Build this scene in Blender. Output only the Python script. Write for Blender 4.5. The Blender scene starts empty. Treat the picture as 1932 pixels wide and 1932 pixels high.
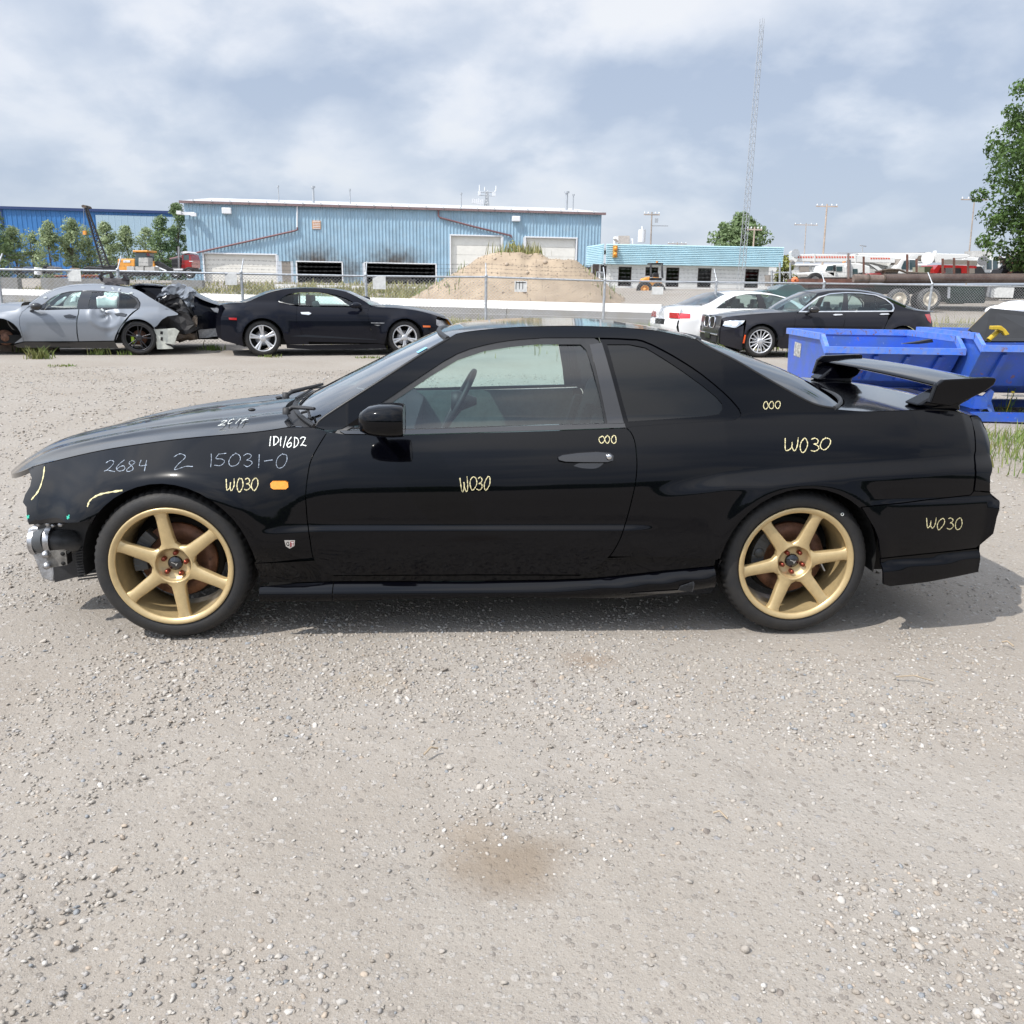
import bpy, bmesh, math, random
import numpy as np
from mathutils import Vector, Matrix, noise
from mathutils.geometry import tessellate_polygon

random.seed(7); rng = np.random.default_rng(7)
R_ = math.radians
scene = bpy.context.scene
COL = scene.collection

# ------------------------------------------------------------ camera
FPX, CX, CY = 1610.0, 966.0, 953.0          # focal length and principal point, in 1/1932 of the picture width
EYE = 1.483
PITCH = math.atan((CY - 538.0) / FPX)
ROLL = R_(0.9)
cam_f = Vector((0, math.cos(PITCH), -math.sin(PITCH)))
_r0, _u0 = Vector((1, 0, 0)), Vector((0, math.sin(PITCH), math.cos(PITCH)))
cam_r = _r0 * math.cos(ROLL) + _u0 * math.sin(ROLL)
cam_u = -_r0 * math.sin(ROLL) + _u0 * math.cos(ROLL)
cam_o = Vector((0, 0, EYE))
cd = bpy.data.cameras.new('camera'); cam = bpy.data.objects.new('camera', cd); COL.objects.link(cam)
cd.sensor_width = 36; cd.lens = FPX / 1932 * 36; cd.shift_y = -(966 - CY) / 1932
cd.clip_start = 0.05; cd.clip_end = 6000
cam.matrix_world = Matrix.Translation(cam_o) @ Matrix((cam_r, cam_u, -cam_f)).transposed().to_4x4()
scene.camera = cam

def ray(px, py):
    return cam_f + cam_r * ((px - CX) / FPX) - cam_u * ((py - CY) / FPX)
def P(px, py, y):
    """world point seen at (px, py) at world depth y"""
    d = ray(px, py); return cam_o + d * (y / d.y)
def PZ(px, py, z=0.0):
    d = ray(px, py); return cam_o + d * ((z - EYE) / d.z)

# ------------------------------------------------------------ world, sun, exposure
scene.render.resolution_x = scene.render.resolution_y = 1024
scene.view_settings.view_transform = 'Standard'; scene.view_settings.look = 'None'
scene.view_settings.gamma = 1; scene.view_settings.exposure = 0.07
SUN = Vector((-0.60, -0.46, 1.0)).normalized()
sun_el = math.asin(SUN.z); sun_az = math.atan2(SUN.x, SUN.y)
w = bpy.data.worlds.new('World'); scene.world = w; w.use_nodes = True
nt = w.node_tree; N = nt.nodes; L = nt.links; N.clear()
def nd(t, **k):
    n = N.new(t)
    for a, b in k.items(): setattr(n, a, b)
    return n
out = nd('ShaderNodeOutputWorld')
sky = nd('ShaderNodeTexSky', sky_type='NISHITA'); sky.sun_disc = False
sky.sun_elevation = sun_el; sky.sun_rotation = sun_az; sky.air_density = 1.0; sky.dust_density = 1.5
bg1 = nd('ShaderNodeBackground'); bg1.inputs['Strength'].default_value = 0.12
bg2 = nd('ShaderNodeBackground'); bg2.inputs['Strength'].default_value = 0.86
tc = nd('ShaderNodeTexCoord')
sep = nd('ShaderNodeSeparateXYZ'); L.new(tc.outputs['Generated'], sep.inputs[0])
# flatten the cloud deck: project the view direction on a high plane
def m(op, a=None, b=None, c=None, clamp=False):
    n = nd('ShaderNodeMath', operation=op, use_clamp=clamp)
    for i, v in enumerate((a, b, c)):
        if v is None: continue
        if isinstance(v, (int, float)): n.inputs[i].default_value = v
        else: L.new(v, n.inputs[i])
    return n.outputs[0]
zc = m('MAXIMUM', sep.outputs['Z'], 0.0)
den = m('ADD', zc, 0.42)
cx_ = m('DIVIDE', sep.outputs['X'], den); cy_ = m('DIVIDE', sep.outputs['Y'], den)
comb = nd('ShaderNodeCombineXYZ'); L.new(cx_, comb.inputs[0]); L.new(cy_, comb.inputs[1])
n1 = nd('ShaderNodeTexNoise'); n1.inputs['Scale'].default_value = 1.7; n1.inputs['Detail'].default_value = 8
n1.inputs['Roughness'].default_value = 0.5; n1.inputs['Distortion'].default_value = 0.35
mp = nd('ShaderNodeMapping'); mp.inputs['Location'].default_value = (3.3, 1.45, 0.4)
L.new(comb.outputs[0], mp.inputs[0]); L.new(mp.outputs[0], n1.inputs['Vector'])
n2 = nd('ShaderNodeTexNoise'); n2.inputs['Scale'].default_value = 5.0; n2.inputs['Detail'].default_value = 6
n2.inputs['Roughness'].default_value = 0.52
mp2 = nd('ShaderNodeMapping'); mp2.inputs['Location'].default_value = (1.3, 7.2, 2.1)
L.new(comb.outputs[0], mp2.inputs[0]); L.new(mp2.outputs[0], n2.inputs['Vector'])
n3 = nd('ShaderNodeTexVoronoi', feature='SMOOTH_F1'); n3.inputs['Scale'].default_value = 3.1; n3.inputs['Smoothness'].default_value = 0.6
wv = nd('ShaderNodeVectorMath', operation='ADD'); L.new(mp2.outputs[0], wv.inputs[0]); ws_ = nd('ShaderNodeVectorMath', operation='SCALE'); ws_.inputs['Scale'].default_value = 0.35; L.new(n2.outputs['Color'], ws_.inputs[0]); L.new(ws_.outputs[0], wv.inputs[1]); L.new(wv.outputs[0], n3.inputs['Vector'])
puff = m('SUBTRACT', 0.78, n3.outputs['Distance'])
dens = m('ADD', m('MULTIPLY', n1.outputs[0], 0.58), m('ADD', m('MULTIPLY', n2.outputs[0], 0.20), m('MULTIPLY', puff, 0.27)))
cr = nd('ShaderNodeValToRGB'); e = cr.color_ramp.elements
e[0].position = 0.385; e[0].color = (0.50, 0.59, 0.75, 1)
e[1].position = 0.555; e[1].color = (0.97, 0.99, 1.03, 1)
k = e.new(0.455); k.color = (0.70, 0.77, 0.89, 1)
k = e.new(0.505); k.color = (0.88, 0.92, 1.0, 1)
L.new(dens, cr.inputs[0])
# toward the horizon the far deck shows its grey-blue undersides
hz = m('SMOOTH_MIN', m('MULTIPLY', zc, 4.6), 1.0, 0.1)
mix = nd('ShaderNodeMix', data_type='RGBA'); mix.inputs[6].default_value = (0.60, 0.68, 0.81, 1)
L.new(m('ADD', m('MULTIPLY', hz, 0.65), 0.35, clamp=True), mix.inputs[0]); L.new(cr.outputs[0], mix.inputs[7])
# thin cloud scatters the sun forward: an aureole round the sun
vm = nd('ShaderNodeVectorMath', operation='DOT_PRODUCT'); vm.inputs[1].default_value = SUN; L.new(tc.outputs['Generated'], vm.inputs[0])
aur = m('POWER', m('MAXIMUM', vm.outputs['Value'], 0.0), 3.0)
L.new(m('MULTIPLY_ADD', aur, 2.2, 0.95), bg2.inputs['Strength'])
L.new(mix.outputs[2], bg2.inputs[0]); L.new(sky.outputs[0], bg1.inputs[0])
ms = nd('ShaderNodeMixShader'); ms.inputs[0].default_value = 0.86
L.new(bg1.outputs[0], ms.inputs[1]); L.new(bg2.outputs[0], ms.inputs[2]); L.new(ms.outputs[0], out.inputs[0])
sl = bpy.data.lights.new('sun', 'SUN'); so = bpy.data.objects.new('sun', sl); COL.objects.link(so)
sl.energy = 4.2; sl.angle = R_(0.5); sl.color = (1.0, 0.955, 0.89)
so.rotation_euler = SUN.to_track_quat('Z', 'Y').to_euler()

# ------------------------------------------------------------ materials
def mat(name, col, rough=0.6, metal=0.0, coat=0.0, coat_rough=0.03, spec=0.5, var=0.0, vscale=8.0, bump=0.0, bscale=40.0, alpha=None, dirt=None):
    """procedural principled material: base colour broken up by noise, optional fine relief and dirt"""
    mt = bpy.data.materials.new(name); mt.use_nodes = True
    t = mt.node_tree; b = t.nodes['Principled BSDF']
    b.inputs['Base Color'].default_value = (*col, 1); b.inputs['Roughness'].default_value = rough
    b.inputs['Metallic'].default_value = metal; b.inputs['Coat Weight'].default_value = coat
    b.inputs['Coat Roughness'].default_value = coat_rough; b.inputs['Specular IOR Level'].default_value = spec
    tcn = t.nodes.new('ShaderNodeTexCoord')
    if var > 0 or dirt:
        nz = t.nodes.new('ShaderNodeTexNoise'); nz.inputs['Scale'].default_value = vscale; nz.inputs['Detail'].default_value = 6
        nz.inputs['Roughness'].default_value = 0.65
        t.links.new(tcn.outputs['Object'], nz.inputs['Vector'])
        rmp = t.nodes.new('ShaderNodeValToRGB'); el = rmp.color_ramp.elements
        d2 = dirt if dirt else tuple(c * (1 - var) for c in col)
        el[0].position = 0.36; el[0].color = (*d2, 1); el[1].position = 0.62; el[1].color = (*[min(1, c * (1 + var * .5)) for c in col], 1)
        t.links.new(nz.outputs[0], rmp.inputs[0]); t.links.new(rmp.outputs[0], b.inputs['Base Color'])
        rr = t.nodes.new('ShaderNodeMapRange'); rr.inputs[3].default_value = max(0, rough - .08); rr.inputs[4].default_value = min(1, rough + .1)
        t.links.new(nz.outputs[0], rr.inputs[0])
        if coat == 0: t.links.new(rr.outputs[0], b.inputs['Roughness'])
    if bump > 0:
        nb = t.nodes.new('ShaderNodeTexNoise'); nb.inputs['Scale'].default_value = bscale; nb.inputs['Detail'].default_value = 5
        t.links.new(tcn.outputs['Object'], nb.inputs['Vector'])
        bp = t.nodes.new('ShaderNodeBump'); bp.inputs['Strength'].default_value = bump; bp.inputs['Distance'].default_value = 0.02
        t.links.new(nb.outputs[0], bp.inputs['Height']); t.links.new(bp.outputs[0], b.inputs['Normal'])
    return mt

def glass(name, tint, fres=1.5, rough=0.0):
    """thin window glass: tinted see-through sheet with a fresnel reflection"""
    mt = bpy.data.materials.new(name); mt.use_nodes = True
    t = mt.node_tree; t.nodes.clear()
    o = t.nodes.new('ShaderNodeOutputMaterial'); tr = t.nodes.new('ShaderNodeBsdfTransparent'); gl = t.nodes.new('ShaderNodeBsdfGlossy')
    fr = t.nodes.new('ShaderNodeFresnel'); mx = t.nodes.new('ShaderNodeMixShader')
    tr.inputs[0].default_value = (*tint, 1); gl.inputs['Roughness'].default_value = rough; fr.inputs[0].default_value = fres
    gl.inputs[0].default_value = (1, 1, 1, 1)
    # the same reflection from either side of the sheet
    geo = t.nodes.new('ShaderNodeNewGeometry'); mx1 = t.nodes.new('ShaderNodeMath'); mx1.operation = 'MULTIPLY_ADD'
    mx1.inputs[1].default_value = (1 / fres - fres); mx1.inputs[2].default_value = fres
    t.links.new(geo.outputs['Backfacing'], mx1.inputs[0]); t.links.new(mx1.outputs[0], fr.inputs[0])
    sc_ = t.nodes.new('ShaderNodeMath'); sc_.operation = 'MULTIPLY'; sc_.inputs[1].default_value = 1.7 if sum(tint) > .5 else 1.0; sc_.use_clamp = True
    t.links.new(fr.outputs[0], sc_.inputs[0])
    t.links.new(sc_.outputs[0], mx.inputs[0]); t.links.new(tr.outputs[0], mx.inputs[1]); t.links.new(gl.outputs[0], mx.inputs[2])
    t.links.new(mx.outputs[0], o.inputs[0])
    return mt

def paint(name, col, rough=0.3, metal=0.0, dust=0.0):
    mt = mat(name, col, rough=rough, metal=metal, coat=1.0, coat_rough=0.035, spec=0.03 if sum(col) < .1 else .5)
    t = mt.node_tree; b = t.nodes['Principled BSDF']; b.inputs['Coat IOR'].default_value = 1.31 if sum(col) < .1 else 1.5
    tcn = t.nodes.new('ShaderNodeTexCoord')
    # faint orange peel and a film of dust near the ground
    nb = t.nodes.new('ShaderNodeTexNoise'); nb.inputs['Scale'].default_value = 220; nb.inputs['Detail'].default_value = 2
    t.links.new(tcn.outputs['Object'], nb.inputs['Vector'])
    bp = t.nodes.new('ShaderNodeBump'); bp.inputs['Strength'].default_value = 0.03; bp.inputs['Distance'].default_value = 0.001
    t.links.new(nb.outputs[0], bp.inputs['Height']); t.links.new(bp.outputs[0], b.inputs['Coat Normal'])
    if dust > 0:
        sp = t.nodes.new('ShaderNodeSeparateXYZ'); t.links.new(tcn.outputs['Object'], sp.inputs[0])
        mr = t.nodes.new('ShaderNodeMapRange'); mr.inputs[1].default_value = 0.75; mr.inputs[2].default_value = 0.1
        mr.inputs[3].default_value = 0.12; mr.inputs[4].default_value = 1.0
        t.links.new(sp.outputs[2], mr.inputs[0])
        nz = t.nodes.new('ShaderNodeTexNoise'); nz.inputs['Scale'].default_value = 9; nz.inputs['Detail'].default_value = 8; nz.inputs['Roughness'].default_value = .7
        t.links.new(tcn.outputs['Object'], nz.inputs['Vector'])
        mu = t.nodes.new('ShaderNodeMath'); mu.operation = 'MULTIPLY'; t.links.new(mr.outputs[0], mu.inputs[0]); t.links.new(nz.outputs[0], mu.inputs[1])
        mu2 = t.nodes.new('ShaderNodeMath'); mu2.operation = 'MULTIPLY'; mu2.inputs[1].default_value = dust; t.links.new(mu.outputs[0], mu2.inputs[0])
        mx = t.nodes.new('ShaderNodeMix'); mx.data_type = 'RGBA'; mx.inputs[6].default_value = (*col, 1); mx.inputs[7].default_value = (.30, .27, .23, 1)
        t.links.new(mu2.outputs[0], mx.inputs[0]); t.links.new(mx.outputs[2], b.inputs['Base Color'])
        cr_ = t.nodes.new('ShaderNodeMath'); cr_.operation = 'MULTIPLY_ADD'; cr_.inputs[1].default_value = 1.2; cr_.inputs[2].default_value = 0.035
        t.links.new(mu2.outputs[0], cr_.inputs[0]); t.links.new(cr_.outputs[0], b.inputs['Coat Roughness'])
    return mt

# ------------------------------------------------------------ mesh helpers
def link(name, me, material=None, parent=None, smooth=False):
    o = bpy.data.objects.new(name, me); COL.objects.link(o)
    if material is not None:
        if isinstance(material, (list, tuple)):
            for q in material: me.materials.append(q)
        else: me.materials.append(material)
    if parent is not None: o.parent = parent
    if smooth: me.shade_smooth()
    return o

def tag(o, label=None, cat=None, group=None, kind=None):
    if label: o['label'] = label
    if cat: o['category'] = cat
    if group: o['group'] = group
    if kind: o['kind'] = kind
    return o

def thing(name, loc, label, cat, rz=0.0, group=None):
    o = bpy.data.objects.new(name, None); COL.objects.link(o); o.empty_display_size = 0.3
    o.location = loc; o.rotation_euler = (0, 0, rz)
    return tag(o, label, cat, group)

def specks(mt, col, scale=9.0, lo=.62, hi=.68, amt=1.0):
    """scattered rust or dirt patches with hard ragged edges"""
    t = mt.node_tree; b = t.nodes['Principled BSDF']; A = t.nodes.new; tcn = A('ShaderNodeTexCoord'); nz = A('ShaderNodeTexNoise'); nz.inputs['Scale'].default_value = scale; nz.inputs['Detail'].default_value = 9; nz.inputs['Roughness'].default_value = .68
    t.links.new(tcn.outputs['Object'], nz.inputs['Vector']); mr = A('ShaderNodeMapRange'); mr.inputs[1].default_value = lo; mr.inputs[2].default_value = hi; mr.inputs[4].default_value = amt; t.links.new(nz.outputs[0], mr.inputs[0])
    mx = A('ShaderNodeMix'); mx.data_type = 'RGBA'; mx.inputs[7].default_value = (*col, 1); t.links.new(mr.outputs[0], mx.inputs[0])
    if b.inputs['Base Color'].links: t.links.new(b.inputs['Base Color'].links[0].from_socket, mx.inputs[6])
    else: mx.inputs[6].default_value = b.inputs['Base Color'].default_value
    t.links.new(mx.outputs[2], b.inputs['Base Color']); return mt

class MB:
    """collects simple shapes and builds them as one mesh object"""
    def __init__(s): s.v = []; s.f = []; s.sm = []
    def raw(s, vs, fs, smooth=False):
        b = len(s.v); s.v += [tuple(v) for v in vs]; s.f += [tuple(i + b for i in f) for f in fs]; s.sm += [smooth] * len(fs); return s
    def box(s, c, d, rot=None, bev=0.0):
        hx, hy, hz = d[0] / 2, d[1] / 2, d[2] / 2
        if bev > 0:
            bm = bmesh.new(); bmesh.ops.create_cube(bm, size=1)
            for v in bm.verts: v.co = Vector((v.co.x * d[0], v.co.y * d[1], v.co.z * d[2]))
            bmesh.ops.bevel(bm, geom=bm.edges[:], offset=bev, segments=2, affect='EDGES', profile=.6)
            vs = [v.co.copy() for v in bm.verts]; fs = [[v.index for v in f.verts] for f in bm.faces]; bm.free()
        else:
            vs = [Vector((x, y, z)) for x in (-hx, hx) for y in (-hy, hy) for z in (-hz, hz)]
            fs = [(0, 1, 3, 2), (4, 6, 7, 5), (0, 4, 5, 1), (2, 3, 7, 6), (0, 2, 6, 4), (1, 5, 7, 3)]
        if rot is not None: vs = [rot @ v for v in vs]
        c = Vector(c); return s.raw([v + c for v in vs], fs)
    def tube(s, pts, r, n=8, cap=True, r2=None, smooth=True):
        pts = [Vector(p) for p in pts]; m_ = len(pts); rings = []
        rad = r if isinstance(r, (list, tuple)) else [r + ((r2 - r) * i / max(1, m_ - 1) if r2 is not None else 0) for i in range(m_)]
        up = None
        for i, p in enumerate(pts):
            t = (pts[min(i + 1, m_ - 1)] - pts[max(i - 1, 0)])
            if t.length < 1e-9: t = Vector((0, 0, 1))
            t.normalize()
            if up is None:
                up = Vector((0, 0, 1)) if abs(t.z) < .9 else Vector((1, 0, 0))
            a = t.cross(up)
            if a.length < 1e-6: a = t.cross(Vector((0, 1, 0)))
            a.normalize(); b = a.cross(t).normalized(); up = b
            rings.append([p + a * (math.cos(2 * math.pi * k_ / n) * rad[i]) + b * (math.sin(2 * math.pi * k_ / n) * rad[i]) for k_ in range(n)])
        vs = [q for ring in rings for q in ring]; fs = []
        for i in range(m_ - 1):
            for k_ in range(n):
                fs.append((i * n + k_, i * n + (k_ + 1) % n, (i + 1) * n + (k_ + 1) % n, (i + 1) * n + k_))
        s.raw(vs, fs, smooth)
        if cap:
            s.raw(rings[0], [tuple(range(n))[::-1]]); s.raw(rings[-1], [tuple(range(n))])
        return s
    def cyl(s, a, b, r, n=16, r2=None, cap=True): return s.tube([a, b], [r, r if r2 is None else r2], n, cap)
    def lathe(s, prof, n=32, origin=(0, 0, 0), axis='Y', smooth=True, cap=False):
        """prof: list of (radius, offset along axis)"""
        o = Vector(origin); vs = []; fs = []
        for (r, h) in prof:
            for k_ in range(n):
                a = 2 * math.pi * k_ / n; c_, s_ = math.cos(a) * r, math.sin(a) * r
                vs.append(o + (Vector((c_, h, s_)) if axis == 'Y' else Vector((c_, s_, h)) if axis == 'Z' else Vector((h, c_, s_))))
        for i in range(len(prof) - 1):
            for k_ in range(n):
                q = (i * n + k_, (i + 1) * n + k_, (i + 1) * n + (k_ + 1) % n, i * n + (k_ + 1) % n)
                fs.append(q if axis == 'Y' else q[::-1])
        s.raw(vs, fs, smooth)
        return s
    def prism(s, poly, y0, y1, plane='XZ'):
        """extrude a polygon (list of 2D points) between y0 and y1"""
        n = len(poly)
        def q(a, b, h): return (a, h, b) if plane == 'XZ' else (a, b, h) if plane == 'XY' else (h, a, b)
        vs = [q(a, b, y0) for a, b in poly] + [q(a, b, y1) for a, b in poly]
        ar = sum(poly[i][0] * poly[(i + 1) % n][1] - poly[(i + 1) % n][0] * poly[i][1] for i in range(n))
        fs = [tuple(range(n)), tuple(range(2 * n - 1, n - 1, -1))] + [(i, i + n, (i + 1) % n + n, (i + 1) % n) for i in range(n)]
        flip = (ar < 0) ^ (plane != 'XZ') ^ (y1 < y0)
        if flip: fs = [f[::-1] for f in fs]
        return s.raw(vs, fs)
    def sphere(s, c, r, n=10, sc=(1, 1, 1)):
        c = Vector(c); vs = []; fs = []
        for i in range(n + 1):
            th = math.pi * i / n
            for j in range(2 * n):
                ph = math.pi * j / n
                vs.append(c + Vector((math.sin(th) * math.cos(ph) * r * sc[0], math.sin(th) * math.sin(ph) * r * sc[1], math.cos(th) * r * sc[2])))
        for i in range(n):
            for j in range(2 * n):
                fs.append((i * 2 * n + j, (i + 1) * 2 * n + j, (i + 1) * 2 * n + (j + 1) % (2 * n), i * 2 * n + (j + 1) % (2 * n)))
        return s.raw(vs, fs, True)
    def mesh(s, name):
        me = bpy.data.meshes.new(name); me.from_pydata(s.v, [], s.f); me.validate(clean_customdata=False)
        if len(me.polygons) == len(s.sm): me.polygons.foreach_set('use_smooth', s.sm)
        return me
    def build(s, name, material, parent=None, fix=False):
        me = s.mesh(name)
        if fix:
            bm = bmesh.new(); bm.from_mesh(me); bmesh.ops.remove_doubles(bm, verts=bm.verts, dist=1e-5); bmesh.ops.recalc_face_normals(bm, faces=bm.faces); bm.to_mesh(me); bm.free()
        return link(name, me, material, parent)

def smooth_line(pts, step=None, n=6):
    """Catmull-Rom through the points (tuples of any size)"""
    p = [np.array(q, float) for q in pts]
    if len(p) < 3: return [tuple(q) for q in p]
    o = []
    for i in range(len(p) - 1):
        a = p[i - 1] if i else 2 * p[0] - p[1]; b = p[i]; c = p[i + 1]; d = p[i + 2] if i + 2 < len(p) else 2 * p[-1] - p[-2]
        for k_ in range(n):
            t = k_ / n
            o.append(tuple(.5 * ((2 * b) + (-a + c) * t + (2 * a - 5 * b + 4 * c - d) * t * t + (-a + 3 * b - 3 * c + d) * t ** 3)))
    o.append(tuple(p[-1])); return o

def resample(pts, n):
    p = np.array(pts, float); s_ = np.concatenate([[0], np.cumsum(np.linalg.norm(np.diff(p, axis=0), axis=1))])
    u = np.linspace(0, s_[-1], n); return np.stack([np.interp(u, s_, p[:, k_]) for k_ in range(p.shape[1])], 1)

def inset_poly(poly, g):
    n = len(poly); a = sum(poly[i][0] * poly[(i + 1) % n][1] - poly[(i + 1) % n][0] * poly[i][1] for i in range(n)); sg = 1 if a > 0 else -1
    o = []
    for i in range(n):
        p0, p1, p2 = (np.array(poly[(i + k_) % n][:2]) for k_ in (-1, 0, 1))
        d1 = p1 - p0; d2 = p2 - p1; l1 = np.linalg.norm(d1); l2 = np.linalg.norm(d2)
        if l1 < 1e-7 or l2 < 1e-7: continue
        n1_ = np.array([-d1[1], d1[0]]) / l1 * sg; n2_ = np.array([-d2[1], d2[0]]) / l2 * sg
        m_ = n1_ + n2_; q = np.linalg.norm(m_)
        if q < .3: m_ = n1_; k_ = 1
        else: m_ = m_ / q; k_ = 1 / max(.5, m_ @ n1_)
        o.append(tuple(p1 + m_ * g * k_))
    return o

def sstep(a, b, x): t = np.clip((np.asarray(x, float) - a) / (b - a), 0, 1); return t * t * (3 - 2 * t)

# ------------------------------------------------------------ cars are sheet-metal panels on a body surface
class Car:
    def __init__(s, root, origin, yaw, I, width):
        s.root = root; s.O = Vector(origin); s.yaw = yaw; s.I = I; s.W = width; s.zcuts = ()
        s.ex = Vector((math.cos(yaw), math.sin(yaw), 0)); s.ey = Vector((-math.sin(yaw), math.cos(yaw), 0))
    def loc(s, px, py, y=None, it=12, I=None):
        """picture point -> body coordinates, on the near body surface (or at a given depth y)"""
        I = I or s.I
        d = ray(px, py); C = cam_o - s.O; yy = .1 if y is None else y
        for _ in range(it if y is None else 1):
            t = (yy - C.dot(s.ey)) / d.dot(s.ey); p = C + d * t; x, z = p.dot(s.ex), p.z
            if y is None: yy = .5 * yy + .5 * float(I(x, z))
        return (x, z) if y is None else (x, y, z)
    def L(s, pts, **k): return [s.loc(q[0], q[1], **k) for q in pts]
    def surf(s, poly, grid, I, holes=()):
        """triangulate the outline, cut it on a grid, lay it on the surface; returns verts, faces, normals"""
        polys = [[Vector((a, 0, b)) for a, b in poly]] + [[Vector((a, 0, b)) for a, b in h] for h in holes]
        flat = [v for q in polys for v in q]
        bm = bmesh.new(); bv = [bm.verts.new(v) for v in flat]
        if not holes: bm.faces.new(bv)
        else:
            for t in tessellate_polygon(polys):
                try: bm.faces.new([bv[i] for i in t])
                except Exception: pass
        xs = [v.x for v in flat]; zs = [v.z for v in flat]
        for lo, hi, ax in ((min(xs), max(xs), 0), (min(zs), max(zs), 2)):
            k_ = math.ceil(lo / grid) * grid
            for kz in (s.zcuts if ax == 2 else ()):
                if lo < kz < hi: bmesh.ops.bisect_plane(bm, geom=bm.verts[:] + bm.edges[:] + bm.faces[:], dist=1e-6, plane_co=(0, 0, kz), plane_no=(0, 0, 1))
            while k_ < hi:
                co = Vector((0, 0, 0)); no = Vector((0, 0, 0)); co[ax] = k_; no[ax] = 1
                bmesh.ops.bisect_plane(bm, geom=bm.verts[:] + bm.edges[:] + bm.faces[:], dist=1e-6, plane_co=co, plane_no=no); k_ += grid
        bmesh.ops.remove_doubles(bm, verts=bm.verts, dist=1e-5)
        for f in bm.faces:
            if f.normal.y > 0: f.normal_flip()
        return bm
    def panel(s, name, poly, material, grid=.04, off=0.0, gap=.0022, flange=.012, I=None, holes=(), mirror=True, parent=None, label=None, local=False, eps=.006):
        I = I or s.I
        pl = poly if local else [s.loc(a[0], a[1], I=I) for a in poly]
        hl = [h if local else [s.loc(a[0], a[1], I=I) for a in h] for h in holes]
        if gap: pl = inset_poly(pl, gap); hl = [inset_poly(h, -gap) for h in hl]
        bm = s.surf(pl, grid, I, hl)
        bm.verts.ensure_lookup_table()
        X = np.array([v.co.x for v in bm.verts]); Z = np.array([v.co.z for v in bm.verts]); n0 = len(X)
        Y = I(X, Z) + off
        gx = (I(X + eps, Z) - I(X - eps, Z)) / (2 * eps); gz = (I(X, Z + eps) - I(X, Z - eps)) / (2 * eps)
        nn = np.stack([gx, -np.ones(n0), gz], 1); nn /= np.linalg.norm(nn, axis=1)[:, None]
        idl = bm.verts.layers.int.new('src')
        for i, v in enumerate(bm.verts): v.co.y = Y[i]; v[idl] = i + 1
        be = [e_ for e_ in bm.edges if e_.is_boundary]
        if flange:
            r = bmesh.ops.extrude_edge_only(bm, edges=be); 
            for v in r['geom']:
                if isinstance(v, bmesh.types.BMVert): v.co.y += flange; v[idl] = 0
        vs = np.array([v.co[:] for v in bm.verts]); bm.verts.index_update(); src = [v[idl] - 1 for v in bm.verts]
        fs = [[v.index for v in f.verts] for f in bm.faces]; bm.free()
        objs = []
        for side in ((0, 1) if mirror else (0,)):
            v2 = vs.copy(); n2_ = nn.copy(); f2 = fs
            if side: v2[:, 1] = s.W - v2[:, 1]; n2_[:, 1] *= -1; f2 = [f[::-1] for f in fs]
            me = bpy.data.meshes.new(name); me.from_pydata(v2.tolist(), [], f2); me.update()
            me.shade_smooth()
            nor = []
            for p in me.polygons:
                inner = all(src[me.loops[l].vertex_index] >= 0 for l in p.loop_indices)
                for l in p.loop_indices:
                    vi = me.loops[l].vertex_index
                    nor.append(tuple(n2_[src[vi]]) if inner else tuple(p.normal))
            me.normals_split_custom_set(nor)
            o = link(name, me, material, parent or s.root)
            if label: o['label'] = label
            objs.append(o)
        return objs
    def top(s, name, edge, centre, material, nv=26, p=2.2, px=2.0, parent=None, thick=0.006, n=24, dz=None):
        """sheet across the car: near edge curve (x,y,z) and centre curve (x,z), mirrored to the far side"""
        E_ = resample(edge, n); M_ = resample(centre, n); vs = []; nv2 = 2 * nv + 1
        for i in range(n):
            xe, ye, ze = E_[i]; xm, zm = M_[i]; yc = s.W / 2
            for j in range(nv2):
                v = (j - nv) / nv
                vv = math.sin(v * math.pi / 2) * .35 + v * .65
                a = abs(vv); x = xm + (xe - xm) * a ** px; z = zm + (ze - zm) * a ** p
                if dz: z += dz(i / (n - 1), vv)
                vs.append((x, yc + vv * (yc - ye), z))
        fs = [(i * nv2 + j, i * nv2 + j + 1, (i + 1) * nv2 + j + 1, (i + 1) * nv2 + j) for i in range(n - 1) for j in range(nv2 - 1)]
        a = Vector(vs[fs[len(fs) // 2][0]]); b = Vector(vs[fs[len(fs) // 2][1]]); c = Vector(vs[fs[len(fs) // 2][2]])
        if (b - a).cross(c - b).z < 0: fs = [f[::-1] for f in fs]
        me = bpy.data.meshes.new(name); me.from_pydata(vs, [], fs); me.update(); me.shade_smooth()
        if thick:
            bm = bmesh.new(); bm.from_mesh(me); be = [e_ for e_ in bm.edges if e_.is_boundary]
            r = bmesh.ops.extrude_edge_only(bm, edges=be)
            for v in r['geom']:
                if isinstance(v, bmesh.types.BMVert): v.co.z -= thick
            bm.normal_update()
            for e_ in be: e_.smooth = False
            bm.to_mesh(me); bm.free()
        return link(name, me, material, parent or s.root)
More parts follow.
